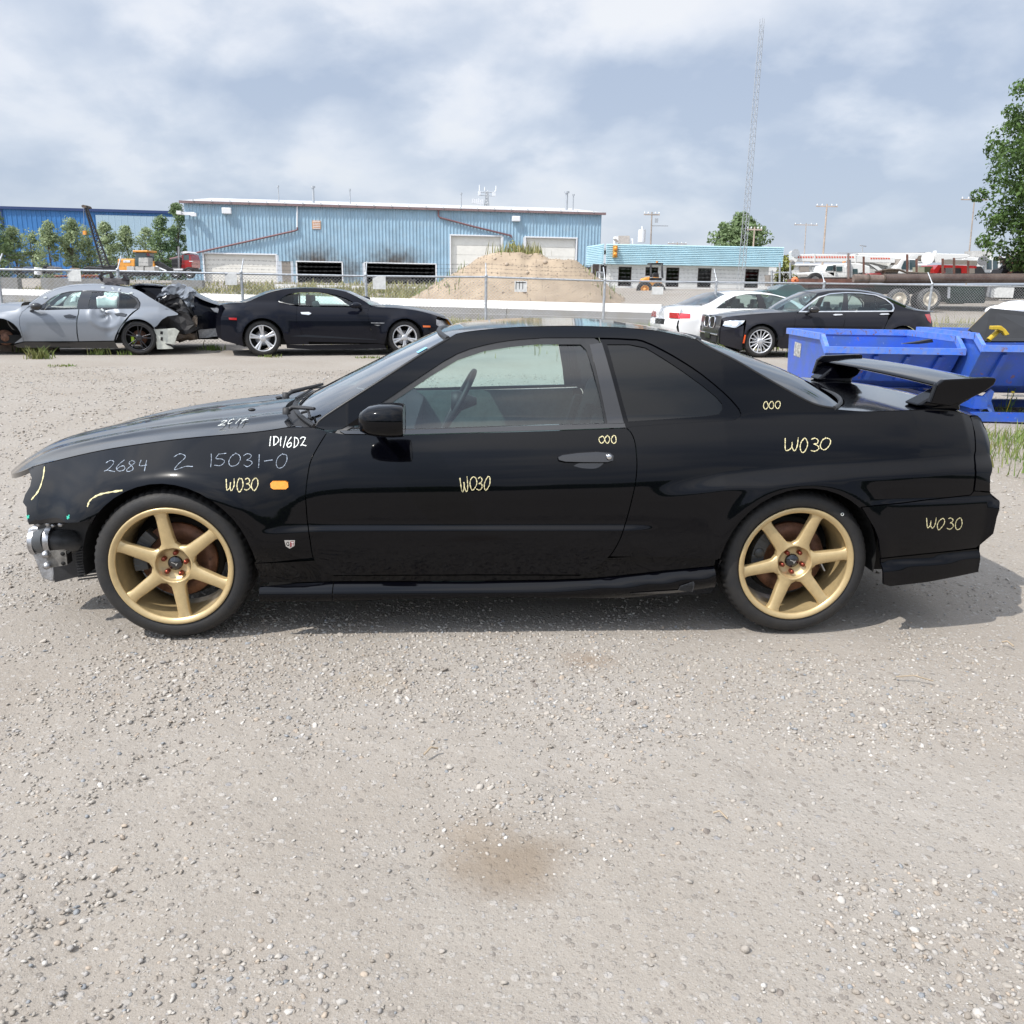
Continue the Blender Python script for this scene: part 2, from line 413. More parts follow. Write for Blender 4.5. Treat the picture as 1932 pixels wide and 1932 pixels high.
    def ribbon(s, name, strokes, material, w=.006, y_off=-.0012, parent=None, px=True, I=None):
        """flat painted strokes lying on the body surface"""
        I = I or s.I; mb = MB()
        for st in strokes:
            q = smooth_line(st, n=6) if len(st) > 2 else st
            q = [s.loc(a[0], a[1], I=I) for a in q] if px else q
            q = np.array(q)
            if len(q) < 2: continue
            vs = []; fs = []
            for i in range(len(q)):
                t = q[min(i + 1, len(q) - 1)] - q[max(i - 1, 0)]; l = np.linalg.norm(t) + 1e-9; nn = np.array([-t[1], t[0]]) / l
                ww = w * (.37 + .12 * math.sin(i * 1.7 + q[0][0] * 40) + .07 * math.sin(i * .63))
                for sg in (-1, 1):
                    x, z = q[i] + nn * sg * ww; vs.append((x, float(I(x, z)) + y_off, z))
            fs = [(2 * i, 2 * i + 1, 2 * i + 3, 2 * i + 2) for i in range(len(q) - 1)]
            mb.raw(vs, fs)
        return mb.build(name, material, parent or s.root)
# ============================================================ the black coupe
BLACK = paint('black_paint', (.0007, .0008, .0019), rough=.20, dust=.003)
RUBBER = mat('rubber_trim', (.012, .012, .013), rough=.45, var=.3, vscale=30)
TYRE = mat('tyre_rubber', (.011, .011, .012), rough=.66, var=.35, vscale=14, bump=.12, bscale=160, dirt=(.022, .020, .018))
GOLD = mat('gold_wheel_paint', (.55, .415, .215), rough=.36, metal=.45, coat=.35, coat_rough=.12, var=.08, vscale=30)
DARKGLOSS = mat('dark_gloss_trim', (.010, .010, .012), rough=.2, coat=.8, coat_rough=.06)
CLEAR = glass('window_glass', (.78, .92, .90))
SHIELD = glass('windshield_glass', (.55, .70, .70))
TINT = glass('tinted_glass', (.012, .016, .02))
PLASTIC = mat('black_plastic', (.02, .02, .022), rough=.55, var=.3, vscale=25, bump=.1, bscale=200)
FABRIC = mat('dark_seat_fabric', (.045, .06, .062), rough=.9, var=.3, vscale=60, bump=.3, bscale=300)
TRIMGREY = mat('grey_interior_trim', (.10, .14, .13), rough=.7, var=.2, vscale=20)
RUST = mat('rusty_disc', (.17, .085, .055), rough=.6, metal=.4, var=.5, vscale=18)
STEEL = mat('bare_steel', (.45, .45, .46), rough=.32, metal=.9, var=.3, vscale=20)
ALU = mat('dull_aluminium', (.42, .43, .45), rough=.42, metal=.75, var=.35, vscale=14, bump=.2, bscale=60)
CHROME = mat('bright_chrome', (.75, .76, .78), rough=.12, metal=1, var=.1)
AMBER = mat('amber_lens', (.85, .30, .01), rough=.15, coat=1, var=.15, vscale=120)
REDL = mat('red_lens', (.42, .012, .015), rough=.12, coat=1, var=.3, vscale=40)
CHALK = mat('yellow_wax_crayon', (.80, .72, .42), rough=.8, vscale=190, dirt=(.34, .30, .16))
CHALKW = mat('white_wax_crayon', (.36, .42, .50), rough=.8, vscale=170, dirt=(.07, .08, .10))
CHALKB = mat('bright_white_marker', (.85, .88, .84), rough=.8, var=.1, vscale=160)
DARK = mat('dark_underbody', (.008, .008, .008), rough=.85, var=.4, vscale=12)

WB = 2.665; WR = .3235
_a, _b = PZ(323, 1070, WR), PZ(1503, 1065, WR)
_O = (_a + _b) / 2; _O.z = 0; _yaw = math.atan2(_b.y - _a.y, _b.x - _a.x)
ztx = np.array([-2.1, -1.93, -1.83, -1.64, -1.48, -1.26, -.97, -.72, -.6, -.04, .25, .5, .8, 1.05, 1.5, 1.85, 2.10, 2.20, 2.3])
ztz = np.array([.62, .72, .748, .793, .822, .852, .880, .893, .893, .903, .914, .922, .938, .948, .966, .984, .966, .93, .85])
def arch_d(x, z, cx): return np.sqrt((x - cx) ** 2 + (z - WR) ** 2)
def I_main(x, z):
    x = np.asarray(x, float); z = np.asarray(z, float)
    zt = np.interp(x, ztx, ztz); s_ = zt - z
    y = .16 * np.clip((-1.22 - x) / .72, 0, 2) ** 2.0 + .085 * np.clip((x - 1.45) / .78, 0, 2) ** 2.2
    A = np.interp(x, [-1.9, -1.4, -1.0, -.6, 1.0, 1.9], [.15, .17, .14, .095, .095, .13])
    r = np.clip(1 - s_ / .30, 0, 1); lo = A * r ** np.interp(x, [-1.2, -.6], [1.9, 2.2])
    y = y + np.where(s_ > 0, lo, A)
    y = y + .020 * np.clip((z - .45) / .45, 0, 1) ** 2 + .02 * np.clip((.45 - z) / .30, 0, 1) ** 2
    # greenhouse leans in, then rolls over into the roof
    g = np.clip(-s_, 0, 1); y = y + np.where(s_ < 0, .36 * g + .10 * np.clip((g - .02) / .36, 0, 1.3) ** 4, 0)
    y = y - .018 * np.exp(-((g - .0) / .035) ** 2) * (s_ < 0) * 0
    # crease along the door
    fade = sstep(-.97, -.75, x) * (1 - sstep(.56, .73, x))
    y = y - .013 * fade * (1 - sstep(.482, .505, z)) * sstep(.2, .45, z)
    # front wing bulge
    d = arch_d(x, z, -1.3325); up = sstep(.25, .45, z)
    y = y - .060 * np.exp(-((d - .385) / .15) ** 2) * up * sstep(-2.0, -1.75, x)
    y = y + .007 * np.exp(-((z - .775 - .03 * (x + 1.3)) / .060) ** 2) * sstep(-1.95, -1.6, x) * (1 - sstep(-1.1, -.7, x))
    # rear haunch below its crease line
    zl = np.interp(x, [.62, .98, 1.42, 2.0, 2.3], [.655, .722, .762, .790, .79])
    hb = sstep(.60, 1.15, x); y = y - .040 * hb * (1 - sstep(zl - .062, zl + .010, z)) * sstep(.1, .5, z)
    d = arch_d(x, z, 1.3325); y = y - .012 * np.exp(-((d - .36) / .05) ** 2) * up
    # bumper stands a little proud
    y = y - .012 * sstep(1.60, 1.75, x) * (1 - sstep(.60, .625, z)) - .03 * sstep(2.16, 2.22, x) * (1 - sstep(.585, .62, z))
    return y
car_root = thing('black_coupe', _O, 'black two-door coupe with gold six-spoke wheels, rear wing and missing front bumper', 'car', rz=_yaw)
K = Car(car_root, _O, _yaw, I_main, 1.70); K.zcuts = (.478, .482, .486, .490, .494, .498, .502, .506, *[.601 + .0093 * i for i in range(23)])

def arcpts(cx, cz, r, a0, a1, n=18):
    return [(cx + r * math.cos(R_(a0 + (a1 - a0) * i / n)), cz + r * math.sin(R_(a0 + (a1 - a0) * i / n))) for i in range(n + 1)]
LL = lambda pts, sm=False, n=4: K.L(smooth_line(pts, n=n) if sm else pts)
hoodgap = LL([(60, 881), (90, 873), (175, 853), (250, 840), (350, 827), (483, 815), (557, 804)], True)
farch = arcpts(-1.3325, WR, .357, 150, -3)
rarch = arcpts(1.3325, WR, .350, 180, 12)
doorF = LL([(618, 814), (600, 843), (587, 868), (581, 895), (577, 932), (578, 960), (580, 983), (585, 1020), (591, 1053), (600, 1070), (612, 1083), (629, 1086)], True)
doorB = LL([(629, 1086), (907, 1084.5), (1095, 1085)])
doorR = LL([(1095, 1085), (1115, 1080), (1138, 1061), (1153, 1046), (1168, 1021), (1178, 994), (1188, 959), (1198, 916), (1201.5, 885), (1201, 860), (1198, 835), (1191, 817), (1181, 807)], True)
doorT = LL([(1181, 807), (1141, 809), (1038, 812), (907, 816), (763, 820), (651, 819), (618, 814)])
doorF_to_1053 = [p for p in doorF if p[1] > .356]
doorF_low = [p for p in doorF if p[1] <= .356]
doorR_low = [p for p in doorR if p[1] < .362]; doorR_up = [p for p in doorR if p[1] >= .362]
fend_front = LL([(54, 991), (50, 972), (49, 957), (42, 948), (47, 932), (56, 917), (59, 902), (51, 885)])
fender = fend_front + hoodgap + LL([(590, 806), (610, 811)]) + doorF_to_1053 + [(-.99, .347)] + farch[::-1][1:] + LL([(172, 976), (165, 985), (120, 987)])
K.panel('front_fender', fender, BLACK, grid=.02, local=True)
K.panel('door', doorF + doorB[1:] + doorR[1:] + doorT[1:-1], BLACK, grid=.025, local=True)
# sill behind the wheel arch, under the door
sk_top = LL([(491, 1101), (560, 1101), (629, 1099), (900, 1098), (1038, 1096), (1113, 1093), (1213, 1084), (1338, 1071), (1350, 1069)])
rock = [(-.99, .343)] + doorF_low[:-1] + LL([(629, 1087.5), (907, 1086.5), (1095, 1087)]) + doorR_low[1:] + LL([(1355, 1046)]) + sk_top[::-1] + [(-.977, .27)]
K.panel('rocker_panel', rock, BLACK, grid=.03, local=True, off=.012)
def I_skirt(x, z):
    x = np.asarray(x, float); z = np.asarray(z, float)
    top = np.interp(x, [p[0] for p in sk_top], [p[1] for p in sk_top]); t = np.clip((top - z) / .035, 0, 1)
    h = np.clip((top - z), 0, 1)
    return .022 - .040 * t ** .6 + .10 * np.clip((h - .055) / .10, 0, 1) ** 1.6 - .012 * sstep(.3, .9, x)
skb = LL([(1350, 1069), (1348, 1129), (1188, 1127), (1038, 1124), (907, 1122), (629, 1130)])
sk1 = [(-.977, .234), *sk_top[1:3]] + LL([(629, 1130.5), (491, 1131)])
K.panel('side_skirt', sk1, BLACK, grid=.02, local=True, I=I_skirt)
K.panel('side_skirt', sk_top[2:] + skb[1:], BLACK, grid=.02, local=True, I=I_skirt)
# mesh vent let into the skirt ahead of the rear wheel
v = LL([(1276, 1109), (1279, 1100), (1304, 1092), (1306, 1096), (1306, 1116.5)])
K.panel('vent_mesh', v, mat('vent_mesh_grey', (.05, .055, .065), rough=.5), grid=.02, local=True, I=I_skirt, off=-.003, flange=0, gap=0)
hexm = MB()
for i in range(11):
    for j in range(9):
        a = K.loc(1275 + i * 3.0 + (j % 2) * 1.5, 1092 + j * 2.9, I=I_skirt)
        if a[0] > v[0][0] + .004 and a[0] < v[3][0] - .004 and v[0][1] - .001 + (v[4][1] - v[0][1]) * (a[0] - v[0][0]) / (v[4][0] - v[0][0]) < a[1] < v[1][1] + (v[2][1] - v[1][1]) * (a[0] - v[1][0]) / (v[2][0] - v[1][0]):
            hexm.lathe([(.0016, -.002), (.0030, -.002), (.0030, 0)], n=6, origin=(a[0], float(I_skirt(*a)) - .004, a[1]))
_vh = hexm.build('vent_holes', DARK, car_root); _vh['kind'] = 'stuff'
K.panel('vent_blade', LL([(1186, 1114), (1240, 1110.5), (1276, 1109), (1304, 1116), (1262, 1116.5)]), DARKGLOSS, grid=.03, local=True, I=I_skirt, off=-.004, flange=.004, gap=0)

# body side: A-pillar, roof rail, C-pillar and rear quarter in one pressing
rail_out = LL([(594, 806), (613, 787), (720, 718), (790, 673), (845, 639), (863, 629), (913, 622), (988, 616.5), (1096, 615), (1213, 621), (1270, 630), (1315, 641), (1338, 656), (1388, 681), (1438, 710), (1487, 738), (1524, 758), (1549, 767), (1574, 771), (1599, 774)], True, 3)
dlo_out = LL([(1195, 804), (1263, 799), (1333, 795), (1385, 792), (1398, 780), (1388, 764), (1367, 742), (1325, 707), (1288, 682), (1250, 660), (1213, 643), (1188, 640), (1138, 638), (1038, 638), (1013, 639), (963, 643), (913, 652), (863, 668), (813, 698), (738, 749), (688, 781), (645, 810), (614, 812)], True, 2)
deck = LL([(1640, 776), (1739, 773), (1799, 775), (1829, 783), (1835, 797), (1838, 815), (1840, 850), (1839, 885), (1836, 928), (1831, 934), (1749, 943), (1625, 957)])
ra = [p for p in rarch[::-1] if p[1] > .352 or p[0] < 1]
qb = [p for p in ra if p[0] < K.loc(1625, 957)[0] - .004]
quarter = rail_out + deck + qb[::1] + [(.99, .352)] + doorR_up + dlo_out
K.panel('quarter_panel', quarter, BLACK, grid=.018, local=True)
bumper = LL([(1625, 957), (1749, 943), (1831, 934), (1838, 926), (1868, 929), (1871, 933), (1886, 945), (1879, 985), (1874, 1007), (1849, 1028), (1841, 1034), (1750, 1044), (1663, 1053)]) + [p for p in ra if p[0] > 1.63]
K.panel('rear_bumper', bumper, BLACK, grid=.03, local=True)
def I_ext(x, z):
    b_ = I_main(x, .42 + 0 * np.asarray(z, float)); top = np.interp(x, [1.70, 2.2], [.335, .375])
    return b_ + .012 - .022 * np.clip((top - np.asarray(z)) / .02, 0, 1) ** .7 + .03 * np.clip((top - .07 - np.asarray(z)) / .1, 0, 1) ** 2
K.panel('bumper_extension', K.L([(1661, 1054), (1750, 1044.5), (1841, 1035), (1848, 1035), (1846, 1080), (1749, 1099), (1680, 1107), (1666, 1103)], I=I_ext), BLACK, grid=.02, local=True, I=I_ext)
K.panel('tail_light', LL([(1831, 786), (1844, 784), (1851, 790), (1863, 815), (1868, 835), (1869, 900), (1868, 928), (1838, 926), (1841, 885), (1841, 850), (1839, 815)]), BLACK, grid=.03, local=True, label='smooth black rear corner panel')

# rear face, closed across
def face_across(name, prof, material, inset_fn, nv=16, bow=.05, xs=1.0):
    mb = MB(); vs = []; n = len(prof)
    for (x, z) in prof:
        yi = float(inset_fn(x, z))
        for j in range(2 * nv + 1):
            v_ = (j - nv) / nv; vs.append((x + xs * bow * (1 - v_ * v_), K.W / 2 + v_ * (K.W / 2 - yi), z))
    k_ = 2 * nv + 1
    mb.raw(vs, [(i * k_ + j, (i + 1) * k_ + j, (i + 1) * k_ + j + 1, i * k_ + j + 1) for i in range(n - 1) for j in range(k_ - 1)], True)
    return mb.build(name, material, car_root)
rear_prof = [K.loc(1829, 783), K.loc(1844, 784), K.loc(1851, 790), K.loc(1863, 815), K.loc(1868, 835), K.loc(1868, 929)]
face_across('rear_panel', rear_prof, BLACK, I_main)
face_across('rear_bumper', [K.loc(*p) for p in ((1868, 929), (1871, 933), (1886, 945), (1879, 985), (1874, 1007), (1849, 1028), (1848, 1035), (1846, 1080))], BLACK, I_main)

# glazing and trims
glass_poly = LL([(651, 812), (763, 810), (907, 805), (1038, 801), (1141, 799), (1128, 745), (1113, 690), (1102, 650), (1098, 648), (1013, 648), (963, 652), (913, 660), (863, 677), (813, 706), (738, 757), (688, 790)])
K.panel('door_glass', glass_poly, CLEAR, grid=.05, local=True, off=.010, flange=0, gap=-.004)
frame_o = LL([(630, 813), (645, 811), (688, 782), (738, 750), (813, 699), (863, 669), (913, 653), (963, 644), (1013, 640), (1060, 639), (1110, 640), (1124, 648), (1150, 799), (1038, 803), (907, 807), (763, 811), (651, 814)])
frame_i = LL([(654, 812), (760, 810), (907, 805), (1038, 801.5), (1141, 799), (1132, 750), (1118, 695), (1106, 660), (1096, 650), (1013, 650), (963, 655), (913, 663), (863, 680), (813, 710), (738, 761), (690, 792)])
K.panel('window_frame', inset_poly(frame_o, -.016), RUBBER, grid=.05, local=True, off=.004, gap=0, flange=.003, holes=[frame_i])
K.panel('belt_moulding', LL([(640, 812), (763, 811), (907, 806), (1038, 801.5), (1178, 798.5), (1180, 806), (1038, 811), (907, 815), (763, 819), (651, 818)]), DARKGLOSS, grid=.05, local=True, off=-.006, gap=0, flange=.02)
K.panel('door_pillar', LL([(1112, 650), (1135, 646), (1148, 690), (1163, 745), (1177, 798), (1146, 799), (1136, 750), (1124, 695)]), DARKGLOSS, grid=.04, local=True, off=-.003, gap=0, flange=.02)
# quarter window: recessed surround and dark glass
qs_o = LL([(1139, 640), (1188, 642), (1213, 645), (1250, 662), (1288, 684), (1325, 709), (1367, 744), (1388, 766), (1396, 781), (1386, 791), (1333, 794), (1263, 798), (1186, 803), (1179, 800), (1166, 745), (1151, 690)])
qg = LL([(1146, 650), (1188, 650), (1218, 656), (1250, 675), (1288, 700), (1325, 727), (1353, 750), (1364, 763), (1365, 772), (1358, 782), (1333, 786), (1263, 791), (1186, 796), (1176, 760), (1160, 700)])
K.panel('window_surround', inset_poly(qs_o, -.016), BLACK, grid=.04, local=True, off=.008, gap=0, flange=.02, holes=[qg])
K.panel('quarter_glass', qg, TINT, grid=.04, local=True, off=.012, gap=-.006, flange=0)

# hood, windshield, roof, rear window, boot lid
E3 = lambda pts, sub=0: [(a, float(I_main(a, b)) + sub, b) for a, b in pts]
hood_e = E3(hoodgap); hood_e = [(x, y + .004, z + .001) for x, y, z in hood_e]
hood_c = [(-2.33, .572), (-2.25, .632), (-2.10, .712), (-1.90, .765), (-1.65, .815), (-1.42, .850), (-1.19, .878), (-1.08, .892), (-.98, .902)]
def hood_dz(u, v_):
    return .010 * math.exp(-((abs(v_) - .62) / .10) ** 2) * min(1, u * 2.5) - .004 * math.exp(-((abs(v_) - .40) / .10) ** 2)
K.top('hood', hood_e, smooth_line(hood_c), BLACK, p=2.6, px=1.75, dz=hood_dz, n=44, nv=34, thick=.022)
ws_e = E3(LL([(594, 805), (613, 786), (720, 717), (790, 672), (845, 640)], True))
ws_c = [(-.93, .915), (-.80, .985), (-.60, 1.085), (-.40, 1.185), (-.235, 1.262)]
K.top('windshield', [(x, y + .012, z) for x, y, z in ws_e], smooth_line(ws_c), SHIELD, p=2.2, px=2.0, thick=0)
frit = MB()
roof_e = E3(LL([(845, 639), (863, 629), (913, 622), (988, 616.5), (1096, 615), (1213, 621), (1270, 630), (1315, 641)], True))
roof_c = [(-.235, 1.262), (-.146, 1.282), (-.015, 1.298), (.183, 1.309), (.469, 1.312), (.70, 1.303), (.90, 1.282), (1.03, 1.248)]
K.top('roof', [(x, y - .001, z + .0008) for x, y, z in roof_e], smooth_line(roof_c), BLACK, p=2.3, px=2.0)
rw_e = E3(LL([(1315, 641), (1338, 656), (1388, 681), (1438, 710), (1487, 738), (1524, 758), (1549, 767), (1574, 771)], True))
rw_c = [(1.03, 1.248), (1.17, 1.205), (1.35, 1.145), (1.53, 1.080), (1.70, 1.000), (1.745, .978)]
K.top('rear_window', [(x, y + .006, z) for x, y, z in rw_e], smooth_line(rw_c), TINT, p=2.2, px=1.8, thick=0)
tl_e = E3(LL([(1576, 772), (1599, 774), (1640, 776), (1739, 773), (1799, 775), (1829, 783)], True))
tl_c = [(1.755, .975), (1.85, .980), (1.98, .984), (2.10, .985), (2.20, .975), (2.24, .955)]
K.top('boot_lid', tl_e, smooth_line(tl_c), BLACK, p=2.6, px=2.0)
# black borders and seals of the screens
def seal(name, pts, r, sub=0, both=True):
    q = [Vector(p) for p in pts]
    if both: MB().tube([Vector((p.x, K.W - p.y, p.z)) for p in q], r, 6).build(name, RUBBER, car_root)
    return MB().tube(q, r, 6).build(name, RUBBER, car_root)
seal('windshield_seal', [(x + .004, y + .006, z + .002) for x, y, z in ws_e], .007)
seal('rear_window_seal', [(x, y + .004, z + .002) for x, y, z in rw_e], .006)
def cross(e_, c_, p=2.2, px=2.0, n=24, dz=.002):
    o = []
    for j in range(-n, n + 1):
        v_ = j / n; a = abs(v_); o.append((c_[0] + (e_[0] - c_[0]) * a ** px, K.W / 2 + v_ * (K.W / 2 - e_[1]), c_[1] + (e_[2] - c_[1]) * a ** p + dz))
    return o
seal('windshield_header_seal', cross(ws_e[-1], ws_c[-1]), .012, both=False)
seal('windshield_cowl_seal', cross(ws_e[0], ws_c[0]), .012, both=False)
seal('rear_window_header_seal', cross(rw_e[0], rw_c[0], px=1.8), .008, both=False)
seal('rear_window_base_seal', cross(rw_e[-1], rw_c[-1], px=1.8), .010, both=False)
# cowl: a black plastic trough between hood and windshield with the wipers lying in it
cw = MB(); he = hood_e[-1]; hc = hood_c[-1]; A_ = cross((he[0] - .10, he[1], he[2] - .035), (hc[0] - .10, hc[1] - .035), 2.6, 1.75, dz=0); B_ = cross(ws_e[0], ws_c[0], dz=-.012)
mid = [((a[0] + b[0]) / 2, (a[1] + b[1]) / 2, min(a[2], b[2]) - .018) for a, b in zip(A_, B_)]
vs = A_ + mid + B_; k_ = len(A_)
cw.raw(vs, [(r * k_ + i, r * k_ + i + 1, (r + 1) * k_ + i + 1, (r + 1) * k_ + i) for r in range(2) for i in range(k_ - 1)], True)
cw.build('cowl_panel', PLASTIC, car_root)
def wpt(u, v_):
    e_ = resample(ws_e, 30)[int(u * 29)]; c_ = resample(ws_c, 30)[int(u * 29)]; a = abs(v_)
    return Vector((c_[0] + (e_[0] - c_[0]) * a ** 2, K.W / 2 + v_ * (K.W / 2 - e_[1]), c_[1] + (e_[2] - c_[1]) * a ** 2.2 + .022))
for (y0, y1) in ((-.70, -.93), (-.05, .62)):
    wp = MB(); p0 = wpt(0, y0) + Vector((-.06, 0, .0)); p1 = wpt(.10, (y0 * .35 + y1 * .65)); p2 = wpt(.03, y1)
    wp.lathe([(.001, .018), (.016, .016), (.018, -.012)], 12, origin=p0, axis='Z')
    wp.tube([p0, p0 + Vector((.03, 0, .02)), p1], [.012, .011, .007], 6)
    wi = wp.build('wiper_arm', PLASTIC, car_root)
    MB().tube([wpt(.02, y0 * .8 + y1 * .2 - .25 * (1 if y0 > -.5 else 0)), wpt(.05, y1 * .5 + y0 * .5), p2], .006, 5).build('wiper_blade', RUBBER, wi)
for (px, py) in ((475, 773), (526, 750)):
    q = K.loc(px, py, y=.55 if px < 500 else 1.15); MB().sphere((q[0], q[1], q[2] + .0), .014, 6, (1.3, 1, .55)).build('washer_nozzle', PLASTIC, car_root)

# door handle
hp = [K.loc(a, b) for a, b in ((1052, 861), (1060, 857), (1090, 853), (1125, 851), (1150, 853), (1156, 858), (1155, 867), (1145, 870), (1100, 870), (1066, 869), (1054, 866))]
K.panel('door_handle', hp, DARKGLOSS, grid=.02, local=True, off=-.020, gap=0, flange=.03)
q = K.loc(1147, 859.5); hmb = MB().lathe([(.0005, -.034), (.0095, -.034), (.0115, -.030), (.0115, -.005)], 16, origin=(q[0], float(I_main(*q)), q[1])); hmb.build('lock_cylinder', CHROME, car_root)
sc = [K.loc(a, b) for a, b in smooth_line([(1082, 879), (1092, 874), (1115, 873), (1138, 872), (1132, 880), (1120, 884), (1098, 883), (1082, 879)], n=3)]
K.panel('handle_recess', sc[:-1], DARKGLOSS, grid=.02, local=True, off=-.0015, gap=0, flange=.001, mirror=False)
# side marker lamp and the badge
mk = [K.loc(a, b) for a, b in ((515, 907), (539, 907), (544, 910), (545, 918), (540, 922), (517, 922), (512, 919), (511, 911))]
K.panel('side_marker_lamp', mk, AMBER, grid=.02, local=True, off=-.012, gap=0, flange=.014)
bd = MB()
bq = [K.loc(a, b) for a, b in ((537, 1018.5), (557, 1018.5), (556, 1029), (547, 1034.5), (540, 1030))]
K.panel('badge', bq, CHROME, grid=.05, local=True, off=-.006, gap=0, flange=.006)
bq2 = [K.loc(a, b) for a, b in ((548, 1021), (555, 1021), (554, 1028), (548, 1032))]
REDB = mat('badge_red', (.25, .02, .03), rough=.3)
K.panel('badge_field', bq2, REDB, grid=.05, local=True, off=-.0068, gap=0, flange=0)
K.ribbon('badge_lettering', [[(546, 1022.5), (543, 1022), (541.5, 1025), (543, 1028.5), (546, 1028), (546, 1025.5), (544.5, 1025.5)]], DARK, w=.003, y_off=-.0085)
K.ribbon('badge_lettering', [[(549.5, 1022.5), (554.5, 1022.5)], [(552, 1022.5), (552, 1028.8)]], CHALKB, w=.003, y_off=-.0085)

# door mirror
def mir(side):
    y0 = float(I_main(*K.loc(690, 800)))
    mb = MB(); c0 = K.loc(726, 792, y=-.11)
    prof = [(-.100, .25, .30), (-.092, .62, .60), (-.06, .88, .86), (-.02, 1.0, .97), (.03, 1.03, 1.0), (.068, .99, .97), (.076, .93, .92)]
    ring = []; n = 22
    for (dx, sy, sz) in prof:
        rr = []
        for k_ in range(n):
            a = 2 * math.pi * k_ / n; ca, sa = math.cos(a), math.sin(a)
            rr.append(Vector((c0[0] + dx, c0[1] + .10 * sy * math.copysign(abs(ca) ** .62, ca), c0[2] + .064 * sz * math.copysign(abs(sa) ** .62, sa) - .012 * (1 - sz))))
        ring.append(rr)
    vs = [p for r in ring for p in r]; fs = [(i * n + k_, (i + 1) * n + k_, (i + 1) * n + (k_ + 1) % n, i * n + (k_ + 1) % n) for i in range(len(ring) - 1) for k_ in range(n)]
    fs.append(tuple(range(n)))
    mb.raw(vs, fs, True)
    arm = [Vector((c0[0] - .085, y0 + .03, c0[2] - .050)), Vector((c0[0] - .05, y0 - .035, c0[2] - .058)), Vector((c0[0] + .01, c0[1] + .04, c0[2] - .056))]
    mb.tube(arm, [.022, .018, .022], 10)
    mb.prism([(c0[0] - .175, c0[2] - .058), (c0[0] - .005, c0[2] - .064), (c0[0] - .03, c0[2] + .030), (c0[0] - .07, c0[2] + .012)], y0 - .004, y0 + .03)
    back = [Vector((c0[0] + .074, p.y, p.z)) for p in ring[-1]]
    g = MB().raw([p + Vector((.001, 0, 0)) for p in back], [tuple(range(n))[::-1]])
    if side:
        for q_ in (mb, g): q_.v = [(x, K.W - y, z) for x, y, z in q_.v]; q_.f = [f[::-1] for f in q_.f]
    o = mb.build('door_mirror', BLACK, car_root); g.build('mirror_glass', CHROME, o)
mir(0); mir(1)

# crayon marks
Y_ = [
 [[(427, 903), (430, 924), (438, 926), (441, 910), (443, 924), (451, 924), (453, 903)]],
]
def glyph(s_, x0, y0, h, w_, slant=0.0, jit=.4, seed=1):
    """hand-drawn characters as strokes in picture units; y down, x0,y0 top left"""
    G = {'W': [[(0, .05), (.12, .85), (.28, 1), (.45, .75), (.5, .35), (.56, .8), (.75, .98), (.92, .6), (.95, 0)]],
         '0': [[(.5, 0), (.15, .25), (.05, .65), (.3, .98), (.65, .9), (.9, .5), (.8, .12), (.5, 0)]],
         'o': [[(.5, 0), (.1, .3), (.08, .7), (.4, 1), (.8, .85), (.95, .45), (.75, .08), (.45, .02)]],
         '3': [[(.1, .12), (.45, 0), (.8, .15), (.7, .38), (.4, .48), (.8, .55), (.92, .8), (.55, 1), (.1, .92)]],
         '2': [[(.08, .25), (.35, .02), (.75, .1), (.7, .42), (.3, .85), (.05, 1), (.4, .93), (1.05, 1.0)]],
         '1': [[(.5, 0), (.48, .5), (.5, 1)]],
         '6': [[(.7, 0), (.3, .35), (.1, .75), (.4, 1), (.8, .85), (.75, .58), (.35, .62), (.15, .8)]],
         '8': [[(.75, .1), (.4, 0), (.2, .22), (.6, .5), (.75, .8), (.4, 1), (.15, .8), (.45, .5), (.8, .15)]],
         '4': [[(.2, 0), (.1, .5), (.8, .5)], [(.75, .05), (.65, 1)]],
         '5': [[(.25, .02), (.12, .42), (.55, .4), (.85, .62), (.6, .95), (.1, .95)], [(.25, .02), (.9, 0)]],
         'D': [[(.2, 0), (.15, .95)], [(.0, .03), (.6, .1), (.9, .45), (.6, .85), (.1, .96)]],
         '/': [[(.8, -.1), (.15, 1.15)]], '-': [[(.1, .5), (.8, .48)]], 'C': [[(.8, .15), (.4, .0), (.1, .45), (.3, .95), (.85, .85)]],
         't': [[(.45, .0), (.4, 1)], [(.05, .4), (.95, .35)]]}
    r = random.Random(seed); out_ = []; x = x0
    for ch in s_:
        if ch == ' ': x += w_; continue
        ww = w_ * (.55 if ch in '1/' else 1.25 if ch == 'W' else .9); hh = h * r.uniform(.88, 1.08); dy = r.uniform(-jit, jit) * 2
        sl_ = slant + r.uniform(-.10, .10); wv_ = r.uniform(.88, 1.12)
        for st in G[ch]: out_.append([(x + (a + r.uniform(-.06, .06)) * ww * wv_ - sl_ * (b * hh), y0 + dy + (b + r.uniform(-.04, .04)) * hh) for a, b in st])
        x += ww * 1.12
    return out_
K.ribbon('crayon_marking', glyph('W030', 427, 902, 25, 14, .03), CHALK, w=.0045)
K.ribbon('crayon_marking', glyph('W030', 867, 899, 26, 14, .03, seed=2), CHALK, w=.0045)
K.ribbon('crayon_marking', glyph('W030', 1481, 826, 26, 20, .08, seed=3), CHALK, w=.0048)
K.ribbon('crayon_marking', glyph('W030', 1749, 977, 21, 16, .2, seed=4), CHALK, w=.0048)
K.ribbon('crayon_marking', glyph('ooo', 1130, 822, 14, 11.5, .0, seed=5), CHALK, w=.0042)
K.ribbon('crayon_marking', glyph('ooo', 1440, 756, 14, 11, -.0, seed=6, jit=.8), CHALK, w=.0042)
K.ribbon('crayon_marking', glyph('1D1/6D2', 508, 824, 19, 12, .06, seed=7), CHALKB, w=.0042)
K.ribbon('crayon_marking', glyph('2684', 200, 868, 22, 21, .25, seed=8), CHALKW, w=.0030)
